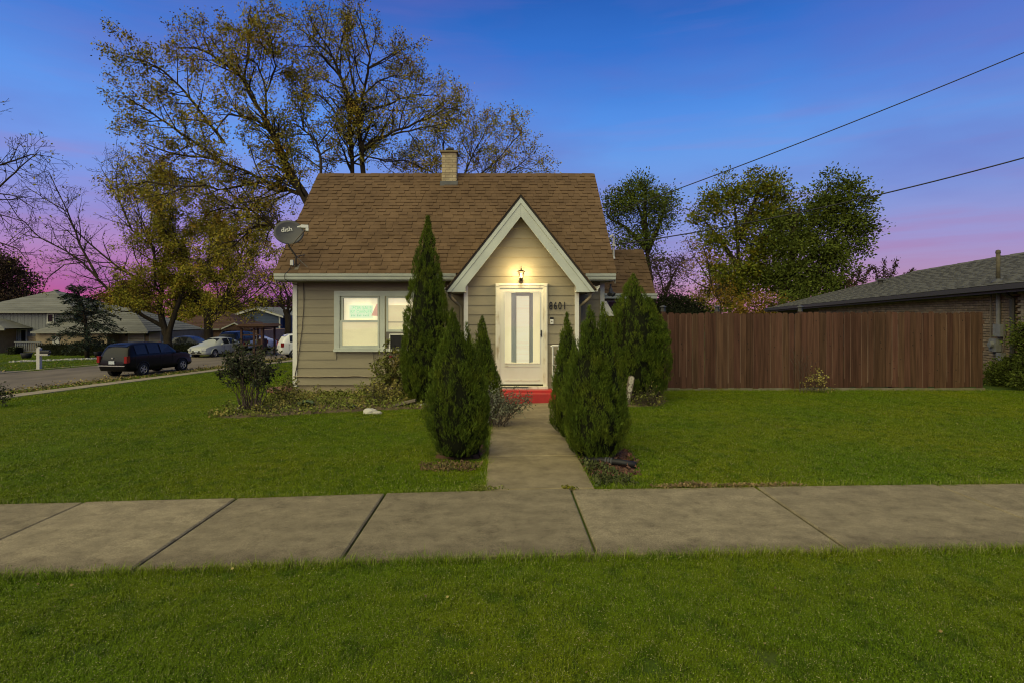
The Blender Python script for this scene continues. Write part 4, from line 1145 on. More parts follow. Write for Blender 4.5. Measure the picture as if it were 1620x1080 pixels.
SUV = [(0.0, .45, .76, .80, .84, .86, .78), (0.08, .34, .86, 1.10, .88, 1.14, .80), (0.30, .30, .90, 1.14, .90, 1.60, .70), (0.55, .30, .92, 1.15, .91, 1.74, .70), (1.4, .30, .92, 1.15, .91, 1.78, .70), (2.3, .30, .92, 1.14, .91, 1.77, .70),
       (3.0, .30, .92, 1.12, .90, 1.68, .68), (3.55, .30, .92, 1.12, .88, 1.16, .76), (4.25, .32, .90, 1.05, .85, 1.10, .72), (4.6, .36, .86, .90, .80, .94, .66), (4.72, .42, .76, .7, .72, .76, .62)]
pb = paint("black_paint", (0.004, 0.004, 0.004))
cg = "cars parked along the side road"
PH = R(10)
def carloc(p): return Vector((p.x, p.y, fz(p.x, p.y) + 0.035))
hh = car("black station wagon parked at the near kerb, seen from behind", carloc(Vector((-18.85, 26.55, 0))), PH, HHR, pb, ((0.93, .86), (3.56, .85)), 0.325, (3, 6), cg, z_tail=(0.70, 1.02))
MB().obox((0, -0.045, 0.56), (0.74, 0, 0), (0, 0.02, 0), (0, 0, 0.02)).build("bumper_strip", m_alloy, hh, local=True)
MB().obox((0, 0.02, 0.93), (0.05, 0, 0), (0, 0.03, 0), (0, 0, 0.03)).build("badge", m_alloy, hh, local=True)
q = at_us(30.35, 36.2)
sil = paint("silver_paint", (0.34, 0.35, 0.31), 0.0)
p0 = at_us(29.55, 40.9)
car("silver sedan parked across the road, facing left", carloc(p0), PH + pi, SED, sil, ((0.98, .875), (3.68, .87)), 0.325, (3, 5), cg, kind="sedan", z_tail=(0.80, 0.98))
p1 = at_us(23.55, 37.3)
car("white hatchback half hidden by the corner of the beige house", carloc(W(441, 560, 40.5)), R(58), SUV, paint("white_paint", (0.62, 0.62, 0.56)), ((0.95, .90), (3.7, .90)), 0.36, (3, 6), cg, z_tail=(0.85, 1.15))
car("dark grey sedan behind the clipped hedge and the silver sedan", carloc(W(262, 560, 46.0)), R(100), SED, paint("graphite_paint", (0.06, 0.065, 0.06)), ((0.98, .875), (3.68, .87)), 0.325, (3, 5), "cars parked on driveways across the road", kind="sedan")
car("dark blue sport utility vehicle parked before the brown ranch house", carloc(W(356, 556, 47.5)), R(8), SUV, paint("navy_paint", (0.02, 0.025, 0.035)), ((0.95, .90), (3.7, .90)), 0.36, (3, 6), "cars parked on driveways across the road")
car("white car parked behind the left posts of the brown pergola", carloc(W(402, 556, 50.0)), R(-80), SED, paint("off_white_paint", (0.60, 0.60, 0.55)), ((0.98, .875), (3.68, .87)), 0.325, (3, 5), "cars parked on driveways across the road", kind="sedan")
car("white car parked right of the brown pergola beyond the rose bush", carloc(W(432, 556, 51.0)), R(-80), SED, paint("pale_paint", (0.62, 0.60, 0.54)), ((0.98, .875), (3.68, .87)), 0.325, (3, 5), "cars parked on driveways across the road", kind="sedan")

# ================================================================== HOUSES OVER THE ROAD
m_buff = mat("buff_brick", (0.30, 0.235, 0.14), (0.24, 0.185, 0.11), scale=3, rough=0.9)
m_pink = mat("rosy_brick", (0.27, 0.17, 0.105), (0.21, 0.13, 0.08), scale=3, rough=0.9)
m_gsid = mat("grey_vertical_siding", (0.17, 0.175, 0.165), (0.14, 0.145, 0.14), scale=2, rough=0.7, stretch=(6, 1, .3))
m_blues = mat("blue_siding", (0.040, 0.060, 0.105), (0.034, 0.050, 0.09), scale=2, rough=0.7, stretch=(1, 1, 8))
m_roof1 = mat("far_grey_shingle", (0.17, 0.17, 0.145), (0.13, 0.13, 0.11), scale=1.2, rough=0.95, spec=0.1, irand=0.10, stretch=(0.5, 0.5, 4))
m_roof2 = mat("far_brown_shingle", (0.085, 0.050, 0.034), (0.065, 0.038, 0.026), scale=1.2, rough=0.95, spec=0.1, irand=0.10, stretch=(0.5, 0.5, 4))
m_far_white = mat("far_white_trim", (0.40, 0.40, 0.34), rough=0.6)
m_gar = mat("garage_door_cream", (0.36, 0.34, 0.26), rough=0.6)
m_brown = mat("brown_timber", (0.075, 0.035, 0.022), (0.05, 0.025, 0.017), scale=6, rough=0.85)

m_gutter_far = mat("far_gutter", (0.22, 0.22, 0.18), rough=0.6)
def hip(parent, x0, x1, y0, y1, z, h, m_, over=0.4, name="roof", hipx=None, fasc=None):
    """hip roof in courses, so that it is not a flat sheet"""
    x0 -= over; x1 += over; y0 -= over; y1 += over
    run = (y1-y0)/2; hx = run if hipx is None else hipx
    mb = MB(); n = 12
    for i in range(n):
        a, b = i/n, (i+1)/n
        def ring(t, dz): return [(x0+hx*t, y0+run*t, z+h*t+dz), (x1-hx*t, y0+run*t, z+h*t+dz), (x1-hx*t, y1-run*t, z+h*t+dz), (x0+hx*t, y1-run*t, z+h*t+dz)]
        A, B, Cc = ring(a, 0.0), ring(a, 0.028), ring(min(b, 0.995), 0.004)
        mb.add(A + B + Cc, [(k, (k+1) % 4, 4+(k+1) % 4, 4+k) for k in range(4)] + [(4+k, 4+(k+1) % 4, 8+(k+1) % 4, 8+k) for k in range(4)])
    mb.add([(x0, y0, z), (x1, y0, z), (x1, y1, z), (x0, y1, z)], [(3,2,1,0)])
    r = mb.build(name, m_, parent)
    MB().box(x0-0.02, y0-0.10, z-0.14, x1+0.02, y0-0.005, z+0.01).build("eave_gutter", fasc or m_gutter_far, parent)
    return r
def window(parent, x0, x1, z0, z1, y, bars=1, m_f=None):
    f = MB().box(x0, y-0.08, z0, x0+0.09, y-0.004, z1).box(x1-0.09, y-0.08, z0, x1, y-0.004, z1).box(x0+0.09, y-0.08, z1-0.09, x1-0.09, y-0.004, z1).box(x0+0.09, y-0.08, z0, x1-0.09, y-0.004, z0+0.09)
    for k in range(1, bars):
        xm = x0 + (x1-x0)*k/bars; f.box(xm-0.03, y-0.07, z0+0.09, xm+0.03, y-0.005, z1-0.09)
    f = f.build("window", m_f or m_far_white, parent)
    MB().box(x0+0.09, y-0.03, z0+0.09, x1-0.09, y-0.022, z1-0.09).build("pane", m_dglass, f)
    MB().box(x0-0.05, y-0.12, z0-0.07, x1+0.05, y-0.004, z0-0.004).build("sill", m_f or m_far_white, f)
def garage(parent, x0, x1, z0, z1, y):
    g = MB().box(x0-0.08, y-0.05, z0, x0, y-0.002, z1+0.08).box(x1, y-0.05, z0, x1+0.08, y-0.002, z1+0.08).box(x0, y-0.05, z1, x1, y-0.002, z1+0.08).build("garage_door", m_far_white, parent)
    for k in range(4):
        h = (z1-z0)/4
        MB().box(x0, y-0.03, z0+k*h+0.012, x1, y-0.002, z0+(k+1)*h-0.012).build("panel", m_gar, g)

# --- grey split-level, far left
Y1 = 48.0
gz = -1.62
px = lambda x, Y: (x-795)*Y/F
pz = lambda y, Y: 1.8-(y-498)*Y/F
h1 = thing("split_level_house", "grey split-level house with buff brick base, two garage doors and hip roofs", "house", (px(100, Y1), Y1, gz))
gab = (px(-60, Y1), px(112, Y1))
MB().box(gab[0], Y1+0.3, gz, px(112, Y1), Y1+8, pz(532, Y1)).box(px(-60, Y1), Y1-2.0, gz-0.4, px(22, Y1), Y1+0.29, pz(520, Y1)).box(px(75, Y1), Y1-1.2, gz-0.4, px(185, Y1), Y1+0.29, pz(525, Y1)).box(px(112, Y1), Y1+0.3, gz-0.4, px(250, Y1), Y1+8, pz(525, Y1)).build("brick_base", m_buff, h1)
# vertical boards on the upper storey, one by one
up = MB().box(px(-60, Y1), Y1+0.32, pz(532, Y1), px(112, Y1), Y1+7.9, pz(494, Y1)).build("upper_wall", m_gsid, h1)
bd = MB().box(0, -0.03, 0, 0.29, 0, pz(494, Y1)-pz(532, Y1)).mesh("vertical_board", m_gsid)
x = px(-5, Y1)
while x < px(111, Y1)-0.3:
    piece("vertical_board", bd, (x, Y1+0.318, pz(532, Y1)), up); x += 0.31
hip(h1, px(-60, Y1), px(116, Y1), Y1+0.3, Y1+8, pz(493, Y1), 2.1, m_roof1, hipx=5.6)
hip(h1, px(-75, Y1), px(40, Y1), Y1-2.0, Y1+0.9, pz(519, Y1), 1.1, m_roof1, 0.4, hipx=3.4)
hip(h1, px(80, Y1), px(246, Y1), Y1-1.2, Y1+7, pz(524, Y1), 2.1, m_roof1, 0.35, hipx=4.4)
window(h1, px(71, Y1), px(82, Y1), pz(511, Y1), pz(496.5, Y1), Y1+0.28)
window(h1, px(28, Y1), px(39, Y1), pz(545, Y1), pz(521, Y1), Y1+0.28, 1)
window(h1, px(22.5, Y1), px(27, Y1), pz(545, Y1), pz(521, Y1), Y1+0.28, 1)
dr = MB().box(px(101, Y1), Y1-1.25, gz, px(112, Y1), Y1-1.21, pz(532, Y1)).build("door", m_far_white, h1)
garage(h1, px(201, Y1), px(224, Y1), gz-0.2, pz(527, Y1), Y1+0.29); garage(h1, px(234, Y1), px(250, Y1), gz-0.2, pz(527, Y1), Y1+0.29)
for x in (197.5, 231):
    MB().lathe([(0, 0.2), (0.1, 0.17), (0.09, -0.05), (0, -0.1)], (px(x, Y1), Y1+0.15, pz(530, Y1)), 6).build("wall_light", m_black, h1)
for (x, y, w) in ((63, 478, .3), (49, 486, .25), (77, 476, .5)):
    MB().box(px(x, Y1+3)-w/2, Y1+2.8, pz(y+3, Y1+3), px(x, Y1+3)+w/2, Y1+3.2, pz(y-3, Y1+3)).build("roof_vent", m_gfas, h1)
# timber porch railing, picket by picket
pr = thing("porch_railing", "grey timber railing before the split-level house", "railing", (px(45, 46), 46, gz))
MB().box(px(22, 45.5), 45.5, pz(541.5, 45.5), px(64, 45.5), 45.58, pz(540, 45.5)).build("top_rail", m_gsid, pr)
MB().box(px(22, 45.5), 45.5, pz(556, 45.5), px(64, 45.5), 45.58, pz(555, 45.5)).build("bottom_rail", m_gsid, pr)
bl_ = MB().box(0, 0, 0, 0.06, 0.05, 0.75).mesh("baluster", m_gsid)
for k in range(15):
    piece("baluster", bl_, (px(22.5+k*2.95, 45.5), 45.585, pz(555.8, 45.5)), pr)

# --- brown ranch
Y2 = 56.0
gz2 = -1.75
h2 = thing("ranch_house", "low brown-roofed rosy brick ranch house between the two big street trees", "house", (px(330, Y2), Y2, gz2))
MB().box(px(270, Y2), Y2, gz2-0.6, px(372, Y2), Y2+7, pz(521, Y2)).box(px(372.3, Y2), Y2-1.5, gz2-0.6, px(420, Y2), Y2+6, pz(522, Y2)).build("wall", m_pink, h2)
hip(h2, px(262, Y2), px(378, Y2), Y2, Y2+7, pz(520, Y2), 1.75, m_roof2, 0.5, hipx=3.5)
window(h2, px(296, Y2), px(307, Y2), pz(533, Y2), pz(522.5, Y2), Y2); window(h2, px(351, Y2), px(358, Y2), pz(532, Y2), pz(522.5, Y2), Y2); window(h2, px(367.5, Y2), px(371.5, Y2), pz(545, Y2), pz(523, Y2), Y2)
# porch gable
gx0, gx1, gxa = px(376, Y2), px(396, Y2), px(385.5, Y2)
MB().prism([(gx0-0.9, pz(520, Y2)), (gxa, pz(510, Y2)), (gx1+0.9, pz(520, Y2)), (gx1+0.9, pz(521.5, Y2)), (gx0-0.9, pz(521.5, Y2))], Y2-1.9, Y2+4).build("porch_roof", m_roof2, h2)
MB().prism([(gx0-0.7, pz(519, Y2)), (gxa, pz(510, Y2)), (gx1+0.2, pz(517, Y2)), (gx1+0.2, pz(519, Y2)), (gxa, pz(512, Y2)), (gx0-0.7, pz(521, Y2))], Y2-1.98, Y2-1.91).build("porch_rake", m_far_white, h2)
window(h2, px(384, Y2), px(392, Y2), pz(537, Y2), pz(524, Y2), Y2-1.5, 2)

# --- blue two-storey
Y3 = 66.0
gz3 = -1.75
h3 = thing("two_storey_house", "tall blue two-storey house with white gable trim and brick ground floor", "house", (px(410, Y3), Y3, gz3))
bx0, bx1, bxa = px(371, Y3), px(443, Y3), px(406.5, Y3)
MB().box(bx0, Y3, gz3-0.6, px(455, Y3), Y3+9, pz(526, Y3)).build("brick_base", m_pink, h3)
bw = MB().prism([(bx0+0.05, pz(525.5, Y3)), (bx1-0.05, pz(525.5, Y3)), (bx1-0.05, pz(498, Y3)), (bxa, pz(487, Y3)), (bx0+0.05, pz(498, Y3))], Y3+0.06, Y3+9).build("wall", m_blues, h3)
for k in range(17):
    z0 = pz(525.3, Y3) + k*0.178; z1 = z0 + 0.178
    hw = min(1, max(0, (pz(486.5, Y3)-z1)/(pz(486.5, Y3)-pz(498, Y3))))
    if hw < .04: break
    xa, xb = bxa + (bx0-bxa)*hw, bxa + (bx1-bxa)*hw
    board(xa, xb, xa, xb, z0, z1, Y3, "siding_board", bw, 0.03).data.materials[0] = m_blues
MB().box(bx1, Y3+1.2, pz(525.5, Y3), px(452, Y3), Y3+9, pz(500, Y3)).build("side_wall", m_blues, h3)
ov = 0.55
def chev(o0, o1): return [(bx0-ov, pz(500.5, Y3)+o0), (bxa, pz(486.8, Y3)+o0), (bx1+ov, pz(500.5, Y3)+o0), (bx1+ov, pz(500.5, Y3)+o1), (bxa, pz(486.8, Y3)+o1), (bx0-ov, pz(500.5, Y3)+o1)]
MB().prism(chev(0.10, 0.0), Y3-0.4, Y3+9.4).build("roof", m_roof1, h3)
MB().prism(chev(0.0-0.002, -0.20), Y3-0.45, Y3-0.38).build("rake_board", m_far_white, h3)
MB().box(bx1-0.12, Y3-0.06, pz(525, Y3), bx1+0.05, Y3-0.035, pz(499, Y3)).build("downspout", m_far_white, h3)
window(h3, px(397, Y3), px(402, Y3), pz(507.5, Y3), pz(501, Y3), Y3-0.01, 1, m_black)
window(h3, px(446, Y3), px(452, Y3), pz(537, Y3), pz(527, Y3), Y3-0.01)

# --- pergola
Yp = 43.0
pg = thing("pergola", "brown timber pergola with a flat shingled top across the road", "pergola", (px(398, Yp), Yp, fz(px(398, Yp), Yp)))
zb = fz(px(398, Yp), Yp) - 0.1
zt = pz(519, Yp)
for (x, dy) in ((382, 0), (402, 0), (414.5, 0), (388, 2.2), (397, 2.2), (416, 2.2)):
    MB().box(px(x, Yp)-0.07, Yp+dy-0.07, zb, px(x, Yp)+0.07, Yp+dy+0.07, zt).build("post", m_brown, pg)
MB().box(px(378, Yp), Yp-0.3, zt, px(419, Yp), Yp+2.6, zt+0.12).build("deck_beam", m_brown, pg)
MB().prism([(px(376, Yp), zt+0.125), (px(425, Yp), zt+0.125), (px(418, Yp), zt+0.32), (px(384, Yp), zt+0.32)], Yp-0.5, Yp+2.8).build("top", m_roof2, pg)
for z in (530, 546):
    MB().box(px(382, Yp), Yp-0.03, pz(z+1, Yp), px(415, Yp), Yp+0.03, pz(z-1, Yp)).build("rail", m_brown, pg)
MB().box(px(397, Yp), Yp+1.0, zb, px(408, Yp), Yp+1.7, pz(537, Yp)).build("seat_back", m_brown, pg)

# --- mailbox
pm = Vector((px(62, 31.0), 31.0, 0)); pm.z = fz(pm.x, pm.y)
mbx = thing("mailbox", "black mailbox on a white post by the road", "mailbox", pm)
m_post = mat("post_white", (0.46, 0.44, 0.38), rough=0.7)
MB().box(pm.x-0.09, pm.y-0.09, pm.z-0.1, pm.x+0.09, pm.y+0.09, pm.z+1.22).build("post", m_post, mbx)
MB().lathe([(0.10, 1.22), (0.06, 1.28), (0, 1.29)], pm, 4).build("post_finial", m_post, mbx)
MB().box(pm.x-0.18, pm.y-0.06, pm.z+0.84, pm.x+0.55, pm.y-0.091, pm.z+0.90).box(pm.x+0.091, pm.y-0.08, pm.z+0.80, pm.x+0.55, pm.y+0.08, pm.z+0.84).build("arm", m_post, mbx)
arch = [(-0.09, 0.0), (0.09, 0.0)] + [(0.09*cos(a), 0.11+0.09*sin(a)) for a in [pi*k/8 for k in range(9)]]
MB().prism([(pm.y+p, pm.z+0.905+q) for p, q in arch], pm.x+0.095, pm.x+0.60, 'x').build("box", m_black, mbx)
MB().box(pm.x+0.601, pm.y-0.03, pm.z+0.98, pm.x+0.615, pm.y+0.03, pm.z+1.03).build("door_latch", m_alloy, mbx)
# --- planters and white edging stones of the opposite garden
for i, (x, y, Y, r_) in enumerate(((42, 565, 40.0, .36), (155, 563, 42.0, .28))):
    p = Vector((px(x, Y), Y, 0)); p.z = fz(p.x, p.y)
    t = thing("planter", ["wide dark planter bowl on the grass left of the mailbox", "small dark planter bowl at the end of the white stone edging"][i], "planter", p, group="dark planters in the opposite garden")
    MB().lathe([(0, 0), (r_*.7, 0), (r_, .40), (r_*.93, .42), (r_*.85, .36), (0, .36)], p, 14).build("bowl", m_trimb, t, smooth=True)
mb = MB(); rw = random.Random(9)
m_wst = mat("white_stone", (0.42, 0.40, 0.31), (0.36, 0.35, 0.3), scale=5, rough=0.8, irand=0.2)
for k in range(130):
    t = k/129
    X = px(16, 36.5) + (px(163, 40) - px(16, 36.5))*t; Yq = 36.5 + 3.4*t + rw.uniform(-.12, .12)
    z = fz(X, Yq); s = rw.uniform(.06, .13)
    pts = [(s*rw.uniform(.8, 1.2)*cos(a), s*.8*sin(a)) for a in [2*pi*j/6 for j in range(6)]]
    n0 = [(X+p, Yq+q, z-0.03) for p, q in pts] + [(X+p*.7, Yq+q*.7, z+s*rw.uniform(.7, 1.1)) for p, q in pts]
    mb.add(n0, [(j, (j+1) % 6, 6+(j+1) % 6, 6+j) for j in range(6)] + [tuple(range(6, 12))])
o = mb.build("stone_edging", m_wst); tag(o, "row of small white stones edging the garden across the road", "edging stones", kind="stuff")

# ================================================================== SMALL THINGS IN THE GARDEN
# stake with the house number
st = thing("number_stake", "leaning grey wooden stake with raised digits 8, 6 and 0", "sign", (2.47, 10.95, 0), 0)
st.rotation_euler = (0, R(10), 0)
m_stake = mat("weathered_stake", (0.20, 0.165, 0.115), (0.12, 0.10, 0.07), scale=8, rough=0.9, stretch=(3, 3, .4), obj=True)
m_digit = mat("grey_digit", (0.42, 0.38, 0.28), rough=0.7)
pp = [(-0.055, -0.1), (0.055, -0.1), (0.06, 0.56)] + [(0.06*cos(a), 0.56+0.045*sin(a)) for a in [pi*k/8 for k in range(1, 8)]] + [(-0.06, 0.56)]
MB().prism(pp, -0.015, 0.02).build("stake", m_stake, st, local=True)
for i, ch_ in enumerate("860"):
    o = text_obj(ch_, 0.20 if i < 2 else 0.15, 0.006, "digit", m_digit, None, (0, -0.02, 0.505-0.155*i + (-0.01 if i == 2 else 0)), bold=0.010, sx=0.85); o.parent = st
brc = MB().obox((2.36, 11.05, 0.20), (0.012, 0, 0.0), (0, 0.012, 0), (0.06, 0, 0.22)).build("prop_stick", m_stake); tag(brc, "thin dark stick leaning behind the number stake", "stick")
# black drain pipe lying in the mulch
dp = thing("drain_pipe", "black corrugated drain pipe lying in the mulch by the path", "pipe", (1.3, 6.55, 0.03))
pts = [Vector((1.02, 6.72, 0.045)), Vector((1.20, 6.64, 0.05)), Vector((1.38, 6.54, 0.055)), Vector((1.56, 6.44, 0.05))]
MB().tube(pts, 0.036, 10).build("pipe", m_trimb, dp, smooth=True)
cl = MB()
for k in range(3):
    a = Vector((1.24+0.03*k, 6.618-0.015*k, 0.052)); cl.tube([a, a + Vector((0.016, -0.009, 0.0005))], 0.043, 10)
cl.build("coupling", m_flash, dp)
def rock(x, y, r_, label, flat=0.55, mm=m_wst, seed=1, grp="pale stones at the bed's edge"):
    q = random.Random(seed); bm = bmesh.new(); bmesh.ops.create_icosphere(bm, subdivisions=3, radius=1)
    from mathutils import noise
    for v_ in bm.verts:
        d = 1 + 0.28*noise.noise(v_.co*1.3 + Vector((seed*3.1, 0, 0))) + 0.10*noise.noise(v_.co*3.7)
        v_.co *= d; v_.co.x *= r_; v_.co.y *= r_*0.7; v_.co.z *= r_*flat
    me = bpy.data.meshes.new("stone"); bm.to_mesh(me); bm.free(); me.materials.append(mm)
    o = bpy.data.objects.new("stone", me); o.location = (x, y, fz(x, y)+r_*flat*0.5); link(o); tag(o, label, "stone", grp)
rock(-2.50, 10.42, 0.14, "large white stone at the lawn edge of the bed below the window", 0.5, seed=2)
rock(-2.36, 10.33, 0.09, "small white stone touching the larger white one", 0.5, seed=5)
rock(-1.72, 11.0, 0.08, "rounded buff stone at the foot of the tall arborvitae", 0.8, mat("buff_stone", (0.26, 0.21, 0.13), rough=0.9), 3)
rock(-1.58, 10.95, 0.08, "pale jagged stone at the right foot of the tall arborvitae", 0.8, seed=7)
rock(-5.15, 10.75, 0.10, "grey stone half buried beside the bare rose canes", 0.6, mat("grey_stone", (0.2, 0.18, 0.14), rough=0.9), 8)
lid = MB().lathe([(0, .05), (.26, .045), (.30, .0), (.30, -.03)], (-5.02, 12.4, 0.12), 10).build("clay_lid", mat("clay", (0.20, 0.10, 0.06), (0.14, 0.07, 0.045), scale=8, rough=0.9)); tag(lid, "flat reddish clay slab by the house corner", "slab")
bd_ = MB().obox((-1.95, 10.95, 0.06), (0.22, 0.02, 0.05), (0, 0.09, 0), (-0.004, 0, 0.018)).build("edging_board", m_stake); tag(bd_, "dark weathered board leaning at the tall arborvitae's foot", "board")
# ================================================================== VEGETATION
m_bark = mat("bark", (0.055, 0.042, 0.026), (0.032, 0.025, 0.016), scale=6, rough=0.95, spec=0.08, stretch=(2, 2, .5), bump=0.5, bscale=25)
m_twig = mat("dark_twig", (0.040, 0.030, 0.022), rough=0.95, spec=0.05)
def leafmat(name, a, b, c=None, irand=0.3, hr=0.012):
    return mat(name, a, b, scale=0.8, detail=3, rough=0.75, spec=0.05, irand=irand, hrand=hr, col3=c, s3=2.0, lo3=0.52, hi3=0.62)
m_leaf_y = leafmat("autumn_olive_leaf", (0.290, 0.235, 0.026), (0.205, 0.185, 0.022), (0.30, 0.185, 0.024))
m_leaf_y2 = leafmat("autumn_yellow_leaf", (0.245, 0.215, 0.022), (0.170, 0.168, 0.020), (0.26, 0.180, 0.022))
m_leaf_g = leafmat("green_leaf", (0.132, 0.154, 0.016), (0.096, 0.116, 0.014), (0.195, 0.160, 0.014))
m_leaf_dg = leafmat("dark_green_leaf", (0.096, 0.120, 0.018), (0.068, 0.090, 0.015))
m_leaf_r = leafmat("russet_leaf", (0.060, 0.035, 0.024), (0.045, 0.034, 0.022))
m_leaf_o = leafmat("amber_leaf", (0.20, 0.115, 0.016), (0.15, 0.105, 0.016))
m_conif = leafmat("conifer_needles", (0.034, 0.046, 0.030), (0.026, 0.036, 0.024))
m_hedge = leafmat("hedge_leaf", (0.022, 0.026, 0.012), (0.016, 0.020, 0.010))
m_thuja = mat("thuja_spray", (0.078, 0.112, 0.010), (0.050, 0.078, 0.010), scale=6, rough=0.8, spec=0.08, irand=0.6, hrand=0.015, col3=(0.105, 0.130, 0.012), s3=3, lo3=0.5, hi3=0.7)
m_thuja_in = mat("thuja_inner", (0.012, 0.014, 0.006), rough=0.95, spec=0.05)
m_rose = leafmat("rose_leaf", (0.050, 0.056, 0.026), (0.034, 0.042, 0.020))
m_silver = leafmat("silvery_leaf", (0.17, 0.18, 0.115), (0.11, 0.125, 0.07))
m_weed = leafmat("weed_leaf", (0.185, 0.200, 0.038), (0.115, 0.140, 0.028), (0.23, 0.20, 0.052), 0.35)
m_litter = mat("fallen_leaf", (0.23, 0.18, 0.05), (0.14, 0.10, 0.035), scale=3, rough=0.8, irand=0.4, hrand=0.02)

def leaves_np(P, D, size, rng, wid=0.62, fold=0.25, jit=0.35):
    """folded diamond leaves at points P pointing along D"""
    P = np.asarray(P, dtype=np.float64); D = np.asarray(D, dtype=np.float64)
    n = len(P)
    D = D + rng.normal(0, jit, (n, 3)); D /= np.linalg.norm(D, axis=1, keepdims=True) + 1e-9
    A = rng.normal(0, 1, (n, 3)); S = np.cross(D, A); S /= np.linalg.norm(S, axis=1, keepdims=True) + 1e-9
    N = np.cross(S, D)
    sz = size*rng.uniform(0.65, 1.3, (n, 1))
    v = np.empty((n, 4, 3))
    v[:, 0] = P
    v[:, 1] = P + D*sz*0.48 + S*sz*wid*0.5 + N*sz*fold*0.4
    v[:, 2] = P + D*sz
    v[:, 3] = P + D*sz*0.48 - S*sz*wid*0.5 + N*sz*fold*0.4
    idx = np.arange(n)[:, None]*4
    f = np.concatenate([idx + np.array([[0, 1, 2]]), idx + np.array([[0, 2, 3]])], axis=1).reshape(-1, 3)
    return v.reshape(-1, 3), f

class Tree:
    def __init__(s, seed, cfg):
        s.r = random.Random(seed); s.np = np.random.default_rng(seed)
        s.cfg = cfg; s.wood = []; s.twigs = []; s.lp = []; s.ld = []
    def grow(s, p, d, L, rad, lvl, leafy):
        c = s.cfg; r = s.r
        n = max(3, int(L/c['seg'][lvl])); st = L/n
        pts, dirs = [p.copy()], [d.copy()]
        q = p.copy(); d = d.copy()
        for i in range(n):
            d = d + Vector((r.gauss(0, 1), r.gauss(0, 1), r.gauss(0, 1)))*c['wob'][lvl] + Vector((0, 0, 1))*c['up'][lvl]
            d.normalize(); q = q + d*st; pts.append(q.copy()); dirs.append(d.copy())
        rads = [max(c['rmin'], rad*(1-0.75*i/n)) for i in range(n+1)]
        (s.wood if lvl <= 1 else s.twigs).append((pts, rads, 5 if lvl <= 1 else 3))
        s.sprout(pts, dirs, L, rads, lvl, leafy)
    def sprout(s, pts, dirs, L, rads, lvl, leafy, t0=0.2):
        c = s.cfg; r = s.r; n = len(pts)-1
        if lvl < c['max']:
            k = c['kids'][lvl]*L; k = int(k) + (1 if r.random() < k-int(k) else 0)
            for j in range(k):
                t = t0 + (1-t0)*(j + r.random())/max(1, k)
                t = min(t, 0.999)
                i = int(t*n); a = t*n - i
                p = pts[i].lerp(pts[i+1], a); d = dirs[i]
                ax = d.orthogonal().normalized(); ax = Matrix.Rotation(r.uniform(0, 2*pi), 3, d) @ ax
                ang = R(r.uniform(*c['ang']))
                nd = Matrix.Rotation(ang, 3, ax) @ d
                nl = c['len'][lvl+1]*r.uniform(.6, 1.3)*(1.22-0.82*t)
                s.grow(p, nd, nl, min(rads[i]*0.6, c['rad'][lvl+1]), lvl+1, leafy)
        if lvl >= c['leaf_from'] and leafy > 0:
            k = int(c['leaves']*leafy*L + r.random())
            for j in range(k):
                t = r.uniform(.25, 1.0); i = min(n-1, int(t*n))
                p = pts[i].lerp(pts[i+1], t*n-i)
                s.lp.append((p.x + r.gauss(0, c['spread']), p.y + r.gauss(0, c['spread']), p.z + r.gauss(0, c['spread'])))
                dd = dirs[i]; s.ld.append((dd.x*.5 + r.gauss(0, .6), dd.y*.5 + r.gauss(0, .6), dd.z*.3 - .35 + r.gauss(0, .5)))
    def limb(s, pts, r0, r1, leafy=1.0, t0=0.25, bare_trunk=False, depth=0.0):
        """pts in world space; subdivided and roughened"""
        r = s.r; out = []
        dy = r.uniform(-depth, depth); dy0 = 0.0
        if s.wood and depth:
            q = min((w for p, _, n in s.wood for w in p), key=lambda w: (w.x-pts[0].x)**2 + (w.z-pts[0].z)**2)
            dy0 = q.y - pts[0].y
        m_ = len(pts)
        for i in range(m_-1):
            for k in range(3):
                t = (i+k/3)/(m_-1)
                out.append(pts[i].lerp(pts[i+1], k/3) + Vector((r.gauss(0, .015), dy0 + dy*t + r.gauss(0, .03), r.gauss(0, .015))))
        out.append(pts[-1] + Vector((0, dy0 + dy, 0)))
        dirs = [(out[min(i+1, len(out)-1)] - out[max(i-1, 0)]).normalized() for i in range(len(out))]
        n = len(out)-1
        r0 *= s.cfg.get('thin', 1.0)
        rads = [r0 + (min(r1, r0)-r0)*(i/n)**0.8 for i in range(n+1)]
        s.wood.append((out, rads, 8))
        if not bare_trunk:
            L = sum((out[i+1]-out[i]).length for i in range(n))
            s.sprout(out, dirs, L, rads, 0, leafy, t0)
    def build(s, name, label, cat, group, base, leaf_m, bark=None, leaf_size=.1):
        t = thing(name, label, cat, base, 0, group)
        mb = MB()
        for p, rd, n in s.wood: mb.tube(p, rd, n, cap=False)
        mb.build("trunk", bark or m_bark, t, smooth=True)
        off = np.array(base)
        if s.twigs:
            V, Fc = [], []; nv = 0
            for p, rd, n in s.twigs:
                for i in range(len(p)-1):
                    pass
            mbt = MB()
            for p, rd, n in s.twigs: mbt.tube(p, rd, 3, cap=False)
            V = np.array(mbt.v) - off; Fc = np.array(mbt.f)
            o = bpy.data.objects.new("twigs", np_mesh("twigs", V, Fc, m_twig)); link(o, t); o["kind"] = "stuff"
        print('LEAVES', label[:40], len(s.lp), len(s.twigs))
        if s.lp:
            v, f = leaves_np(s.lp, s.ld, leaf_size, s.np)
            o = bpy.data.objects.new("crown", np_mesh("crown", v - off, f, leaf_m)); link(o, t); o["kind"] = "stuff"
        return t

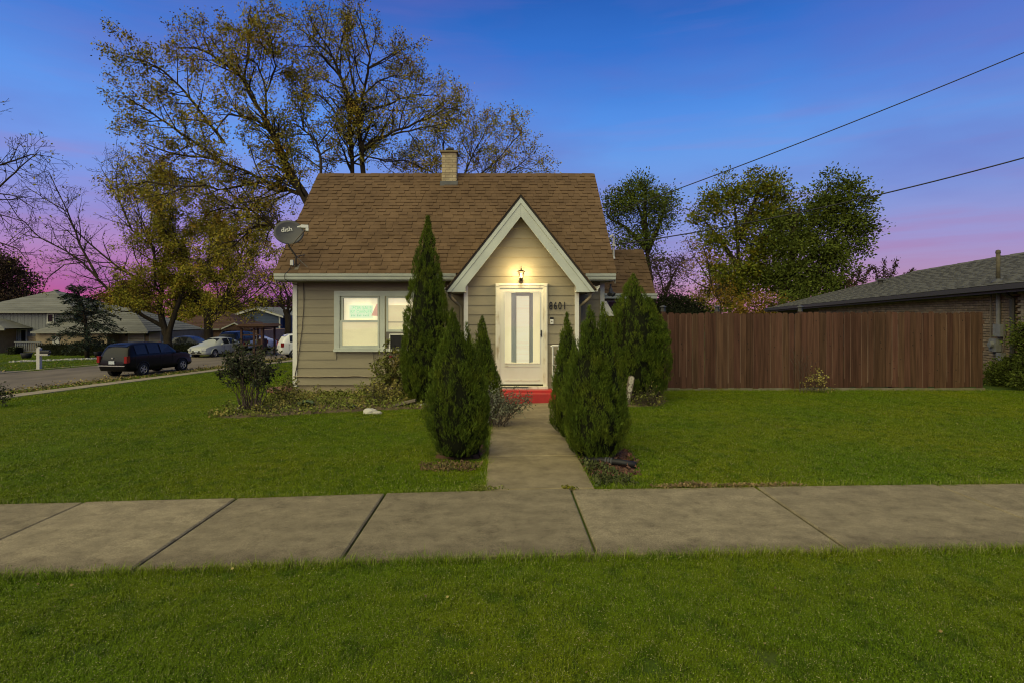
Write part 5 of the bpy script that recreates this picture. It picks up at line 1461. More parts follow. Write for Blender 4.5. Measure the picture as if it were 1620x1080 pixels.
BIG = dict(seg=[.5, .4, .28, .2], wob=[.1, .14, .20, .22], up=[.0, .05, .05, .02], kids=[2.5, 2.7, 3.0, 0], len=[0, 2.3, 1.05, .5], rad=[0, .045, .018, .009],
           ang=(28, 65), max=3, thin=.80, leaf_from=2, leaves=25, spread=.11, rmin=.006)
def Wp(lst, Y): return [W(x, y, Y) for x, y in lst]

# --- tall thinning tree behind the roof, right-hand one
def tree_a():
    Y = 24.0; T = Tree(101, BIG); base = Vector((W(566, 0, Y).x, Y, fz(-6.3, Y)))
    T.limb([base, W(562, 420, Y), W(558, 276, Y), W(554, 200, Y), W(552, 160, Y)], .15, .07, .9, .5)
    T.limb([base + Vector((.15, .1, 0)), W(573, 420, Y), W(574, 276, Y), W(571, 225, Y), W(563, 160, Y)], .18, .09, .9, .55)
    for l, r0 in (([(560,167),(535,117),(508,86),(485,70)], .09), ([(556,162),(530,97),(502,69),(480,53)], .09), ([(563,155),(577,105),(581,80),(569,33),(560,11)], .09),
                  ([(585,167),(602,155),(624,136),(652,122),(685,117)], .07), ([(572,241),(602,219),(630,205),(674,189),(702,172),(727,172)], .10), ([(619,214),(650,213),(685,214),(713,222)], .06),
                  ([(546,205),(535,190),(527,172),(505,150)], .06), ([(578,100),(600,75),(615,55),(622,40)], .06), ([(556,150),(540,80),(528,45),(520,20)], .07), ([(563,165),(590,120),(610,100),(640,90)], .06),
                  ([(572,245),(605,250),(640,245),(668,255)], .05)):
        T.limb(Wp(l, Y), r0, .02, 1.0, .12, depth=2.2)
    return T.build("shade_tree", "tall thinning autumn tree rising straight behind the beige house roof", "tree", "big autumn trees", base, m_leaf_y, leaf_size=.092)
tree_a()
def tree_b():
    Y = 22.0; T = Tree(102, dict(BIG, leaves=42, len=[0, 1.8, .95, .45], kids=[3.3, 3.0, 3.0, 0])); base = Vector((W(528, 0, Y).x, Y, fz(-6.7, Y)))
    T.limb([base, W(520, 450, Y), W(500, 340, Y), W(480, 307, Y), W(456, 269, Y), W(440, 228, Y), W(421, 190, Y)], .30, .12, .8, .45)
    for l, r0 in (([(421,190),(399,156),(382,125),(360,103),(327,81),(299,69),(279,67)], .11), ([(384,125),(386,83),(385,50),(384,28)], .06), ([(421,181),(421,133),(410,105),(388,92)], .06),
                  ([(360,230),(324,180),(307,156),(277,125),(252,114),(221,108)], .08), ([(432,211),(410,194),(377,192),(360,230)], .08), ([(504,330),(504,250),(493,217),(466,192),(446,178)], .09),
                  ([(480,307),(449,297),(410,281),(360,256),(304,236),(266,222)], .12), ([(330,245),(279,208),(243,183),(216,164),(188,147)], .08), ([(500,330),(441,366),(421,355),(391,352),(355,370),(335,393)], .11),
                  ([(410,281),(370,285),(320,290),(270,270),(225,262)], .08), ([(304,236),(265,235),(230,225),(200,215)], .06), ([(421,150),(440,110),(436,70),(425,45)], .05), ([(421,355),(380,325),(330,320),(280,325)], .07),
                  ([(391,352),(360,395),(330,420)], .05), ([(466,192),(470,150),(480,120)], .04), ([(340,300),(290,300),(240,290),(210,300)], .05)):
        T.limb(Wp(l, Y), r0, .02, 1.05, .1, depth=1.6)
    return T.build("shade_tree", "broad leaning autumn tree spreading left from behind the beige house", "tree", "big autumn trees", base, m_leaf_y, leaf_size=.09)
tree_b()
def tree_c():
    Y = 27.0; T = Tree(103, dict(BIG, leaves=27)); base = Vector((W(765, 0, Y).x, Y, fz(-1, Y)))
    T.limb([base, W(752, 400, Y), W(742, 320, Y)], .22, .12, .5, .8, bare_trunk=True)
    for l, r0 in (([(742,320),(735,280),(745,250),(764,215),(775,190)], .06), ([(742,320),(760,280),(785,262),(812,235),(825,225)], .06), ([(742,320),(715,275),(700,240),(705,205),(712,190)], .06),
                  ([(742,320),(790,285),(815,275),(835,262)], .05), ([(742,320),(690,275),(660,262),(635,250)], .05), ([(745,250),(730,222),(745,205)], .03), ([(690,285),(690,255),(675,235),(668,222)], .04), ([(742,320),(770,285),(800,272)], .05)):
        T.limb(Wp(l, Y), r0, .015, 1.0, .12, depth=1.8)
    return T.build("shade_tree", "thin autumn treetop showing right of the chimney above the roof ridge", "tree", "big autumn trees", base, m_leaf_y, leaf_size=.092)
tree_c()
# --- street tree over the silver car
STREET = dict(BIG, kids=[1.7, 2.1, 2.0, 0], len=[0, 3.0, 1.3, .6], seg=[.6, .5, .4, .3], leaves=70.0, spread=.22, rmin=.010, rad=[0, .06, .028, .014])
def tree_d():
    Y = 46.0; T = Tree(104, STREET); base = Vector((W(331, 0, Y).x, Y, fz(W(331, 0, Y).x, Y)-.1))
    T.limb([base, W(331, 540, Y), W(330, 520, Y), W(329, 500, Y), W(327, 490, Y)], .42, .33, 0, bare_trunk=True)
    for l, r0 in (([(326,500),(324,485),(320,460),(317,440),(312,405),(305,370)], .24), ([(325,491),(312,478),(303,470),(281,444),(270,420)], .15), ([(332,505),(340,500),(354,481),(378,452),(395,430),(410,400)], .20),
                  ([(334,512),(342,506),(362,489),(391,479),(419,468),(435,448)], .16), ([(331,500),(336,492),(348,460),(351,440),(358,405),(365,375)], .17), ([(317,440),(300,410),(285,380),(280,350)], .10),
                  ([(351,440),(335,400),(330,360),(322,325)], .10), ([(320,460),(335,430),(340,395),(345,350)], .10), ([(378,452),(385,420),(380,390),(385,360)], .09), ([(391,479),(410,450),(425,420)], .07), ([(305,370),(295,340),(300,310)], .07),
                  ([(362,489),(390,465),(400,440)], .07), ([(365,375),(375,345),(370,315)], .06)):
        T.limb(Wp(l, Y), r0, .03, .18 if (l[-1][0] > 385 and l[-1][1] > 395) else .95, .18, depth=3.0)
    return T.build("street_tree", "dense yellow-olive street tree with forking trunk behind the silver sedan", "tree", "trees across the road", base, m_leaf_y2, leaf_size=.145)
tree_d()
def tree_e():
    Y = 44.0; T = Tree(105, STREET); base = Vector((W(266, 0, Y).x, Y, fz(W(266, 0, Y).x, Y)-.1))
    T.limb([base, W(266, 545, Y), W(263, 530, Y), W(259, 518, Y), W(253, 486, Y), W(257, 458, Y), W(256, 420, Y)], .46, .16, .5, .55)
    T.limb([W(265, 545, Y), W(268, 525, Y), W(278, 492, Y), W(289, 465, Y), W(298, 430, Y)], .32, .14, 1.0, .5)
    for l, r0, lf in (([(256,516),(230,501),(200,479),(178,460),(163,441),(142,417),(118,399),(83,381),(52,372)], .22, .02), ([(163,440),(139,387),(124,340),(98,278)], .13, .02), ([(250,470),(237,455),(190,426),(154,393),(130,364),(120,330)], .16, .02),
                      ([(253,455),(246,393),(207,364),(178,307),(148,263)], .14, .03), ([(256,440),(241,387),(249,340),(255,290)], .13, .35), ([(207,364),(190,320),(185,280),(190,250)], .07, .03), ([(142,417),(110,420),(80,440),(70,455)], .06, .02),
                      ([(190,426),(150,420),(120,425)], .06, .02), ([(289,465),(275,430),(270,390),(275,350)], .11, 1.0), ([(257,458),(232,440),(220,410),(215,375)], .08, .5), ([(257,420),(270,380),(265,330),(262,300)], .09, .7),
                      ([(178,460),(160,470),(140,490)], .05, .02), ([(83,381),(65,350),(60,320)], .05, .0), ([(124,340),(90,320),(60,300)], .05, .0), ([(241,387),(225,340),(215,300),(205,262)], .07, .10), ([(278,492),(262,470),(240,465),(226,470)], .08, .9), ([(268,500),(250,485),(235,490)], .06, .8)):
        T.limb(Wp(l, Y), r0, .025, lf, .12, depth=2.5)
    return T.build("street_tree", "big half-bare street tree with a long limb reaching left above the black wagon", "tree", "trees across the road", base, m_leaf_y2, leaf_size=.14)
tree_e()
def tree_f():
    Y = 48.0; T = Tree(106, dict(STREET, leaves=4)); base = Vector((W(453, 0, Y).x, Y, fz(W(453, 0, Y).x, Y)-.1))
    T.limb([base, W(455, 540, Y), W(456, 507, Y), W(452, 490, Y)], .36, .28, 0, bare_trunk=True)
    for l, r0 in (([(456,505),(446,487),(435,470),(420,450),(410,425)], .15), ([(456,500),(461,470),(455,440),(450,400)], .16), ([(454,500),(470,470),(480,440),(490,410)], .14), ([(446,487),(440,460),(436,430)], .09), ([(452,492),(462,482),(476,475),(490,465)], .09), ([(461,470),(470,440),(468,410)], .08)):
        T.limb(Wp(l, Y), r0, .025, .25, .15, depth=2.5)
    return T.build("street_tree", "nearly bare street tree at the beige house's left corner, before the blue house", "tree", "trees across the road", base, m_leaf_y2, leaf_size=.16)
tree_f()
def tree_g():
    Y = 30.0; T = Tree(107, dict(STREET, len=[0, 2.2, 1.1, .5])); base = Vector((W(-150, 0, Y).x, Y, fz(W(-150, 0, Y).x, Y)-.1))
    T.limb([base, W(-148, 480, Y), W(-135, 400, Y), W(-110, 330, Y)], .34, .2, 0, bare_trunk=True)
    for l, r0 in (([(-120,350),(-40,330),(0,308),(30,285),(60,262),(85,248)], .11), ([(-110,330),(-60,280),(0,258),(40,242),(72,245)], .10), ([(-120,370),(-40,390),(0,384),(30,395),(48,415)], .09), ([(-110,330),(-60,240),(-20,200),(10,180)], .10), ([(0,308),(25,310),(50,330)], .05), ([(-40,330),(0,340),(30,350)], .06)):
        T.limb(Wp(l, Y), r0, .015, .02, .25, depth=1.8)
    return T.build("street_tree", "bare branches of a street tree reaching in from the left edge", "tree", "trees across the road", base, m_leaf_y2, leaf_size=.14)
tree_g()

# --- bushy trees by crown envelopes (leaf clusters on branchlets)
def bushy(name, label, cat, group, base, trunk_pts, blobs, leaf_m, n_cl, leaf_size, per=26, cl=.42, seed=1, r0=.18, wood_m=None, up=.25, wild=0.0):
    per = int(per*3.4); n_cl = int(n_cl*.72); leaf_size *= .85; cl *= 1.15
    """blobs: list of (x, y, z, rx, ry, rz): clusters of leaves spread through them, each on a branchlet to the nearest limb"""
    rg_ = np.random.default_rng(seed); rp = random.Random(seed)
    t = thing(name, label, cat, base, 0, group)
    mb = MB(); anchors = []
    for pts in trunk_pts:
        pts = [Vector(p) for p in pts]
        n = len(pts)
        mb.tube(pts, [r0*(1-.75*i/(n-1)) for i in range(n)], 7, cap=False)
        for i in range(n-1):
            for k in range(4): anchors.append(pts[i].lerp(pts[i+1], k/4))
        anchors.append(pts[-1])
    AN = np.array([tuple(a) for a in anchors])
    vol = np.array([b[3]*b[4]*b[5] for b in blobs]); vol = vol**0.75/np.sum(vol**0.75)
    lp, ld = [], []
    for b, w in zip(blobs, vol):
        k = int(n_cl*w)
        d = rg_.normal(0, 1, (k, 3)); d /= np.linalg.norm(d, axis=1, keepdims=True)
        rad = rg_.uniform(0.12, 1.0, (k, 1))**0.5
        rad *= 1 + wild*rg_.normal(0, .22, (k, 1))
        C = np.array(b[:3]) + d*rad*np.array(b[3:])
        for c, dd in zip(C, d):
            j = np.argmin(np.linalg.norm(AN - c, axis=1)); a = Vector(AN[j]); cv = Vector(c)
            mid = a.lerp(cv, .55) + Vector((rp.gauss(0, .1), rp.gauss(0, .1), rp.gauss(0, .1)))
            mb.tube([a, mid, cv], [.022, .014, .006], 3, cap=False)
            m_ = max(4, int(per*rp.uniform(.5, 1.4)))
            s_ = cl*rp.uniform(.6, 1.3)
            P = c + rg_.normal(0, 1, (m_, 3))*np.array([s_, s_, s_*.7])*.55
            lp.append(P); ld.append((P - c)*2/s_ + dd*.3 + np.array([0, 0, up]))
    mb.build("trunk", wood_m or m_bark, t, smooth=True)
    lp = np.concatenate(lp); ld = np.concatenate(ld)
    v, f = leaves_np(lp, ld, leaf_size, rg_)
    o = bpy.data.objects.new("crown", np_mesh("crown", v - np.array(base), f, leaf_m)); link(o, t); o["kind"] = "stuff"
    return t
def blob(px_, py_, Y, rx, rz, ry=None, dy=0):
    s = Y/F; c = W(px_, py_, Y)
    return (c.x, Y+dy, c.z, rx*s, (ry or rx)*s, rz*s)
Yt = 33.0
bA = Vector((W(1032, 0, Yt).x, Yt, 0))
bushy("garden_tree", "airy green tree just right of the beige house's roof", "tree", "trees behind the fence", bA,
      [Wp([(1036,560),(1030,440),(1022,390),(1015,340),(1000,310)], Yt), Wp([(1024,400),(1045,350),(1055,320)], Yt), Wp([(1024,395),(990,360),(962,345)], Yt), Wp([(1022,385),(1020,330),(1022,295)], Yt)],
      [blob(1015,320,Yt,48,38), blob(975,330,Yt,26,34), blob(1050,325,Yt,28,30), blob(1000,380,Yt,40,22), blob(1012,295,Yt,25,18), blob(1048,355,Yt,18,14), blob(1030,410,Yt,22,18)], m_leaf_dg, 330, .15, 20, .48, 21, .16, wild=.7)
Yt = 44.0
bB = Vector((W(1174, 0, Yt).x, Yt, 0))
bushy("garden_tree", "dense green and yellow tree at the middle of the fence, crossed by the lower wire", "tree", "trees behind the fence", bB,
      [Wp([(1174,560),(1172,460),(1168,400),(1165,350),(1160,310)], Yt), Wp([(1172,440),(1200,390),(1225,345)], Yt), Wp([(1172,430),(1140,380),(1115,350)], Yt), Wp([(1170,380),(1190,330),(1205,290)], Yt), Wp([(1171,470),(1140,440),(1118,415)], Yt)],
      [blob(1140,325,Yt,26,26), blob(1175,310,Yt,26,24), blob(1215,300,Yt,30,22), blob(1215,345,Yt,26,22), blob(1112,345,Yt,20,26), blob(1125,390,Yt,30,24), blob(1170,365,Yt,24,20), blob(1200,395,Yt,34,26), blob(1248,335,Yt,24,30), blob(1150,430,Yt,40,26), blob(1215,440,Yt,36,28), blob(1160,462,Yt,40,20), blob(1152,288,Yt,12,12), blob(1198,284,Yt,12,10), blob(1232,284,Yt,12,10), blob(1118,316,Yt,12,12), blob(1240,385,Yt,26,22), blob(1225,320,Yt,20,20), blob(1195,340,Yt,22,20), blob(1190,425,Yt,30,20)], m_leaf_g, 540, .25, 24, .66, 22, .24, wild=.6)
Yt = 42.0
bC = Vector((W(1240, 0, Yt).x, Yt, 0))
bushy("garden_tree", "dense dark green tree behind the fence beside the grey hip roof", "tree", "trees behind the fence", bC,
      [Wp([(1240,560),(1238,470),(1255,410),(1285,350),(1310,300)], Yt), Wp([(1245,440),(1290,400),(1335,370),(1365,350)], Yt), Wp([(1250,420),(1255,370),(1265,330)], Yt), Wp([(1280,360),(1330,320),(1360,310)], Yt)],
      [blob(1305,315,Yt,26,24), blob(1340,312,Yt,24,26), blob(1358,345,Yt,24,26), blob(1318,350,Yt,30,24), blob(1280,365,Yt,28,26), blob(1250,395,Yt,30,28), blob(1300,400,Yt,34,26), blob(1345,388,Yt,24,20), blob(1255,440,Yt,40,28), blob(1315,432,Yt,38,24), blob(1318,282,Yt,10,16), blob(1352,288,Yt,12,14), blob(1374,322,Yt,9,18), blob(1366,368,Yt,14,14), blob(1232,365,Yt,20,26), blob(1290,460,Yt,44,20), blob(1290,338,Yt,16,14)], m_leaf_dg, 580, .24, 24, .64, 23, .24, wild=.6)
Yt = 30.0
bushy("small_tree", "sparse russet tree with thin leaves beyond the rear wing", "tree", "trees behind the fence", Vector((W(1052, 0, Yt).x, Yt, 0)),
      [Wp([(1054,560),(1052,470),(1045,440),(1035,415)], Yt), Wp([(1052,460),(1068,430),(1080,410)], Yt), Wp([(1052,470),(1062,445),(1060,415)], Yt)],
      [blob(1055,430,Yt,30,28), blob(1040,415,Yt,16,18), blob(1075,420,Yt,20,26), blob(1060,455,Yt,26,16)], m_leaf_r, 120, .11, 12, .34, 24, .07, wild=.8)
Yt = 29.0
bushy("small_tree", "slender yellowing tree at the left foot of the green trees", "tree", "trees behind the fence", Vector((W(1120, 0, Yt).x, Yt, 0)),
      [Wp([(1142,560),(1140,480),(1120,440),(1098,405),(1088,380)], Yt), Wp([(1130,460),(1105,450),(1090,440)], Yt), Wp([(1125,450),(1120,415),(1112,390)], Yt)],
      [blob(1090,390,Yt,12,18), blob(1100,430,Yt,18,24), blob(1120,460,Yt,26,22), blob(1120,405,Yt,16,20), blob(1150,470,Yt,30,18)], m_leaf_o, 110, .11, 11, .32, 25, .05, wild=.8)
Yt = 40.0
for i, (x0, lab) in enumerate(((1110, "low yellow-green bush showing over the fence below the leafy trees"), (1190, "amber-tinged bush behind the middle of the fence"), (1255, "dark green bush behind the fence near the hip roof's tip"))):
    bushy("bush", lab, "bush", "bushes behind the fence", Vector((W(x0, 0, Yt).x, Yt, 0)), [[(W(x0, 0, Yt).x, Yt, 0), W(x0, 500, Yt), W(x0+6, 480, Yt)]],
          [blob(x0-18,488,Yt,26,18), blob(x0+20,484,Yt,30,22), blob(x0,510,Yt,40,24)], (m_leaf_g, m_leaf_o, m_leaf_dg)[i], 120, .19, 18, .52, 30+i, .06)
Yt = 30.0
mbh = [blob(1050,480,Yt,34,13), blob(1085,484,Yt,30,12), blob(1020,482,Yt,26,12), blob(1060,500,Yt,60,16)]
bushy("hedge", "dark clipped hedge beyond the fence behind the round arborvitae", "hedge", "clipped hedges", Vector((W(1055, 0, Yt).x, Yt, 0)), [[(W(1055, 0, Yt).x, Yt, 0), W(1055, 500, Yt)]], mbh, m_hedge, 260, .12, 26, .3, 34, .04)
# upright shoots over the hip roof
Yt = 40.0
shoot_lab = ["tallest feathery shoot above the grey hip roof", "leaning feathery shoots at the left of the hip roof"]
def shoots(lab, stems, seed):
    T = Tree(seed, dict(BIG, kids=[3.2, 0, 0, 0], len=[0, .55, .4, .3], max=1, leaf_from=0, leaves=17, spread=.07, rmin=.012))
    b = Vector((stems[0][0].x, Yt, 0))
    for s_ in stems: T.limb([b] + s_, .05, .02, 1.0, .35, depth=.4)
    T.build("sapling", lab, "sapling", "shoots above the grey roof", b, m_leaf_r, leaf_size=.15)
shoots(shoot_lab[0], [Wp([(1395,450),(1397,430),(1399,410)], Yt), Wp([(1405,450),(1410,430),(1416,411)], Yt), Wp([(1390,450),(1386,430),(1380,422)], Yt)], 41)
shoots(shoot_lab[1], [Wp([(1350,460),(1358,440),(1365,425)], Yt), Wp([(1360,460),(1370,438),(1376,422)], Yt), Wp([(1340,465),(1344,450),(1348,438)], Yt), Wp([(1425,450),(1432,436),(1438,428)], Yt)], 42)
# far trees at the left
Yt = 78.0
bushy("far_tree", "amber tree behind the cream garage of the split-level house", "tree", "far trees at the left", Vector((W(215, 0, Yt).x, Yt, -1.9)), [Wp([(215,560),(212,510),(205,480)], Yt), Wp([(212,510),(195,490),(175,475)], Yt)],
      [blob(210,490,Yt,28,34), blob(180,480,Yt,24,24), blob(232,495,Yt,20,30), blob(205,460,Yt,20,14)], m_leaf_o, 260, .34, 26, 1.0, 51, .35)
bushy("far_tree", "large russet-brown tree over the roof at the left edge", "tree", "far trees at the left", Vector((W(5, 0, Yt).x, Yt, -1.9)), [Wp([(5,560),(5,490),(0,450)], Yt), Wp([(5,480),(25,450),(35,430)], Yt)],
      [blob(5,440,Yt,34,36), blob(-35,450,Yt,40,50), blob(30,455,Yt,22,34), blob(0,480,Yt,60,24), blob(-10,410,Yt,24,18)], m_leaf_r, 420, .34, 30, 1.0, 52, .4)
bushy("far_tree", "dull olive trees behind the blue house's left gable", "tree", "far trees at the left", Vector((W(345, 0, Yt).x, Yt, -1.9)), [Wp([(345,560),(345,500),(340,480)], Yt)],
      [blob(345,490,Yt,36,26), blob(300,495,Yt,36,26), blob(375,492,Yt,26,20), blob(320,478,Yt,30,16)], m_leaf_y2, 330, .34, 26, 1.0, 53, .3)
bushy("far_tree", "dull grey-brown tree between the blue house and the beige house", "tree", "far trees at the left", Vector((W(440, 0, 84).x, 84, -1.9)), [Wp([(440,560),(440,500),(445,480)], 84)],
      [blob(430,492,84,30,18), blob(465,490,84,24,24), blob(405,486,84,16,12)], m_leaf_r, 220, .32, 18, 1.0, 54, .3)
# drooping conifer before the split-level house
def conifer():
    Y = 40.5; b = Vector((W(138, 0, Y).x, Y, fz(W(138, 0, Y).x, Y)-.1)); rp = random.Random(61); rg_ = np.random.default_rng(61)
    t = thing("conifer", "drooping dark conifer standing before the grey split-level house", "conifer", b, 0)
    top = W(122, 454, Y); mb = MB()
    spine = [b, W(137, 530, Y), W(134, 500, Y), W(128, 475, Y), top]
    mb.tube(spine, [.16, .14, .10, .05, .02], 7)
    lp, ld = [], []
    for k in range(120):
        t_ = (k+.5)/120
        h = b.z + (top.z-b.z)*(0.10 + .88*t_)
        i = min(3, int((0.10+.88*t_)*4)); a = (0.10+.88*t_)*4 - i
        c = spine[i].lerp(spine[i+1], a)
        an = rp.uniform(0, 2*pi)
        L = (2.15*(1-t_)**0.62 + .35)*rp.uniform(.7, 1.15)
        if t_ < .12: L *= .75
        e = c + Vector((cos(an)*L, sin(an)*L, -.12*L + .10*rp.random() + (.35*L if t_ > .85 else 0)))
        m_ = c.lerp(e, .55) + Vector((0, 0, .18*L))
        mb.tube([c, m_, e], [.03, .018, .006], 3, cap=False)
        for j in range(int(26*L)+6):
            s_ = rp.uniform(.15, 1.05)
            p = c.lerp(m_, s_*2) if s_ < .5 else m_.lerp(e, (s_-.5)*2)
            lp.append((p.x + rp.gauss(0, .07), p.y + rp.gauss(0, .07), p.z + rp.gauss(0, .05)))
            ld.append((cos(an)+rp.gauss(0, .6), sin(an)+rp.gauss(0, .6), -.25+rp.gauss(0, .3)))
    mb.build("trunk", m_bark, t, smooth=True)
    v, f = leaves_np(lp, ld, .22, rg_, wid=.30)
    o = bpy.data.objects.new("crown", np_mesh("crown", v - np.array(b), f, m_conif)); link(o, t); o["kind"] = "stuff"
conifer()
# clipped hedges over the road
def hedge(label, x0, x1, y0, y1, Y, dpt, seed, mat_=None, grp="clipped hedges"):
    rg_ = np.random.default_rng(seed)
    X0, X1 = px(x0, Y), px(x1, Y); Z1 = pz(y0, Y); Z0 = min(pz(y1, Y), fz((X0+X1)/2, Y)) - .05
    t = thing("hedge", label, "hedge", ((X0+X1)/2, Y, Z0), 0, grp)
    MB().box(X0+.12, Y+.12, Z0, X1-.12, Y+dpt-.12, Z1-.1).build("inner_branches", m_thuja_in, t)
    n = int((X1-X0)*(Z1-Z0)*150 + (X1-X0)*dpt*120)
    P = np.stack([rg_.uniform(X0, X1, n), Y + dpt*rg_.uniform(0, 1, n), rg_.uniform(Z0, Z1, n)], 1)
    side = rg_.integers(0, 4, n)
    P[side == 0, 1] = Y + rg_.uniform(0, .1, (side == 0).sum()); P[side == 1, 1] = Y + rg_.uniform(0, .1, (side == 1).sum())
    P[side == 2, 2] = Z1 - rg_.uniform(0, .12, (side == 2).sum())
    D = rg_.normal(0, .6, (n, 3)) + np.array([0, -.5, .5])
    v, f = leaves_np(P, D, .11, rg_)
    o = bpy.data.objects.new("foliage", np_mesh("foliage", v - np.array(BASE[t]), f, mat_ or m_hedge)); link(o, t); o["kind"] = "stuff"
hedge("long dark clipped hedge before the split-level house", 56, 178, 544, 557, 43.5, 1.2, 71)
hedge("block-shaped dark hedge between the black wagon and the silver sedan", 271, 304, 543, 557, 43.0, 1.2, 72)
hedge("low clipped hedge under the conifer by the white door", 114, 136, 541, 547, 45.0, .8, 73)
hedge("low leafy bush at the split-level house's porch", 8, 24, 548, 559, 44.5, 1.0, 74, m_rose)

# ------------------------------------------------------------------ arborvitae
def thuja(label, lobes, seed, group, name="arborvitae", dens=3900, spray=.053, wood=True):
    """lobes: (x, y, height, rmax, profile, lean_x)"""
    rg_ = np.random.default_rng(seed)
    x0, y0 = lobes[0][0], lobes[0][1]
    t = thing(name, label, "arborvitae", (x0, y0, 0), 0, group)
    mbw = MB(); mbi = MB()
    P_all, N_all, S_all = [], [], []
    for li, (x, y, h, rm, prof, lean) in enumerate(lobes):
        ph = rg_.uniform(0, 6.28, 6)
        def rad(tv, th):
            base = np.interp(tv, [p[0] for p in prof], [p[1] for p in prof])*rm
            w = 1 + .06*np.sin(3*th + ph[0] + 5*tv) + .05*np.sin(5*th + ph[1] - 9*tv) + .035*np.sin(9*th + ph[2] + 17*tv) + .03*np.sin(14*tv + ph[3] + 2*th)
            return base*w
        area = 2*pi*rm*h*.62
        n = int(area*dens)
        tv = rg_.uniform(0.0, 1, n*2); keep = rg_.uniform(0, 1, n*2) < np.interp(tv, [p[0] for p in prof], [p[1] for p in prof])*.92 + .08
        tv = tv[keep][:n]; n = len(tv)
        th = rg_.uniform(0, 2*pi, n)
                # the sprays sit in plumes: a plume every few centimetres, standing proud or sunk
        nc = max(30, n//22); pick = rg_.integers(0, n, nc); ctv, cth = tv[pick], th[pick]
        coff = rg_.normal(0, .014, nc); own = rg_.integers(0, nc, n)
        g1, g2_ = rg_.normal(0, 1, n), rg_.normal(0, 1, n)
        cr_ = rad(ctv, cth)
        tv = np.clip(ctv[own] + g1*.050/h, 0.0, 1.0)
        th = cth[own] + g2_*.024/np.maximum(cr_[own], .05)
        r_ = np.maximum(.004, rad(tv, th)*(1 - np.abs(rg_.normal(0, .05, n))) + (coff[own] - .012*g1**2 - .010*g2_**2)*np.clip(cr_[own]/.2, .25, 1))
        z = .05 + tv*h
        P = np.stack([x + lean*tv**1.5 + r_*np.cos(th), y + r_*np.sin(th), z], 1)
        N = np.stack([np.cos(th), np.sin(th), np.full(n, .0)], 1)
        pl_ = rg_.normal(0, .09, (nc, 3))
        up = .9 + .7*np.clip(tv-.5, 0, 1)
        D = N*.24 + np.stack([np.zeros(n), np.zeros(n), up], 1) + pl_[own] + rg_.normal(0, .16, (n, 3))
        P_all.append(P); N_all.append(D)
        # dark twiggy interior
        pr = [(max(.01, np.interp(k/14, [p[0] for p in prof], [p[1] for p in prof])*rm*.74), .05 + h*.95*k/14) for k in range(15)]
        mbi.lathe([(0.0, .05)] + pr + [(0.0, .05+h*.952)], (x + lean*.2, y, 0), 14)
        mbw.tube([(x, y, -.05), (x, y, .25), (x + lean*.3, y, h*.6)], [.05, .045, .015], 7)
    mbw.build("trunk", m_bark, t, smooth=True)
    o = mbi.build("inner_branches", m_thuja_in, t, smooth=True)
    P = np.concatenate(P_all); D = np.concatenate(N_all); n = len(P)
    D /= np.linalg.norm(D, axis=1, keepdims=True)
    A = rg_.normal(0, 1, (n, 3)); S = np.cross(D, A); S /= np.linalg.norm(S, axis=1, keepdims=True)
    Nn = np.cross(S, D)
    L = spray*rg_.uniform(.55, 1.35, (n, 1))
    # a spray: a curled stem with five scale-like fingers
    def q(a, b, c): return P + D*L*a + S*L*b + Nn*L*c
    curl = rg_.normal(0, .18, (n, 1))
    v = np.stack([q(0, -.03, 0), q(0, .03, 0), q(1.0, .02, .25+curl), q(.95, -.06, .22+curl),
                  q(.25, .02, .03), q(.40, .06, .06), q(.72, .34, .16+curl*.5),
                  q(.22, -.02, .03), q(.38, -.06, .06), q(.66, -.36, .16-curl*.5),
                  q(.52, .02, .12), q(.66, .04, .15), q(.95, .26, .26+curl),
                  q(.50, -.02, .12), q(.64, -.05, .15), q(.90, -.28, .26+curl)], 1)
    k = v.shape[1]; idx = np.arange(n)[:, None]*k
    tri = np.array([[0, 1, 2], [0, 2, 3], [4, 5, 6], [7, 9, 8], [10, 11, 12], [13, 15, 14]])
    f = (idx[:, None, :] + tri[None]).reshape(-1, 3)
    o = bpy.data.objects.new("foliage", np_mesh("foliage", v.reshape(-1, 3) - np.array(BASE[t]), f, m_thuja)); link(o, t); o["kind"] = "stuff"
    return t
EGG = [(0, .62), (.08, .80), (.20, .96), (.30, 1.0), (.45, .90), (.62, .68), (.78, .40), (.90, .18), (1, .015)]
CON = [(0, .70), (.06, .86), (.14, .97), (.22, 1.0), (.40, .86), (.6, .62), (.8, .36), (.93, .14), (1, .02)]
TALL = [(0, .66), (.05, .88), (.12, 1.0), (.25, .99), (.42, .86), (.6, .66), (.75, .46), (.88, .24), (1, .02)]
ROUND = [(0, .62), (.08, .82), (.20, .97), (.40, 1.0), (.58, .95), (.70, .80), (.82, .52), (.92, .24), (1, .03)]
ga = "arborvitae around the front path"
thuja("plump arborvitae nearest the pavement on the left side of the path", [(-.57, 6.95, 1.78, .385, EGG, -0.07), (-.42, 7.0, 1.60, .27, EGG, -0.05)], 81, ga)
thuja("slim arborvitae behind the plump left one, near the red step", [(-.36, 9.7, 1.70, .30, CON, 0), (-.25, 9.6, 1.1, .26, EGG, 0)], 82, ga)
thuja("twin-tipped arborvitae nearest the pavement on the right side of the path", [(1.10, 7.0, 1.82, .34, EGG, .01), (1.29, 7.02, 1.86, .30, EGG, .0), (1.18, 6.92, 1.25, .40, EGG, 0)], 83, ga)
thuja("narrow arborvitae between the handrail and the twin-tipped one", [(.99, 8.3, 1.74, .27, CON, -.02), (1.02, 7.8, 1.35, .26, EGG, 0)], 84, ga)
thuja("tallest spire-shaped arborvitae rising before the double window up to the roof", [(-1.57, 11.4, 3.74, .56, TALL, 0.02)], 85, ga, dens=2800, spray=.064)
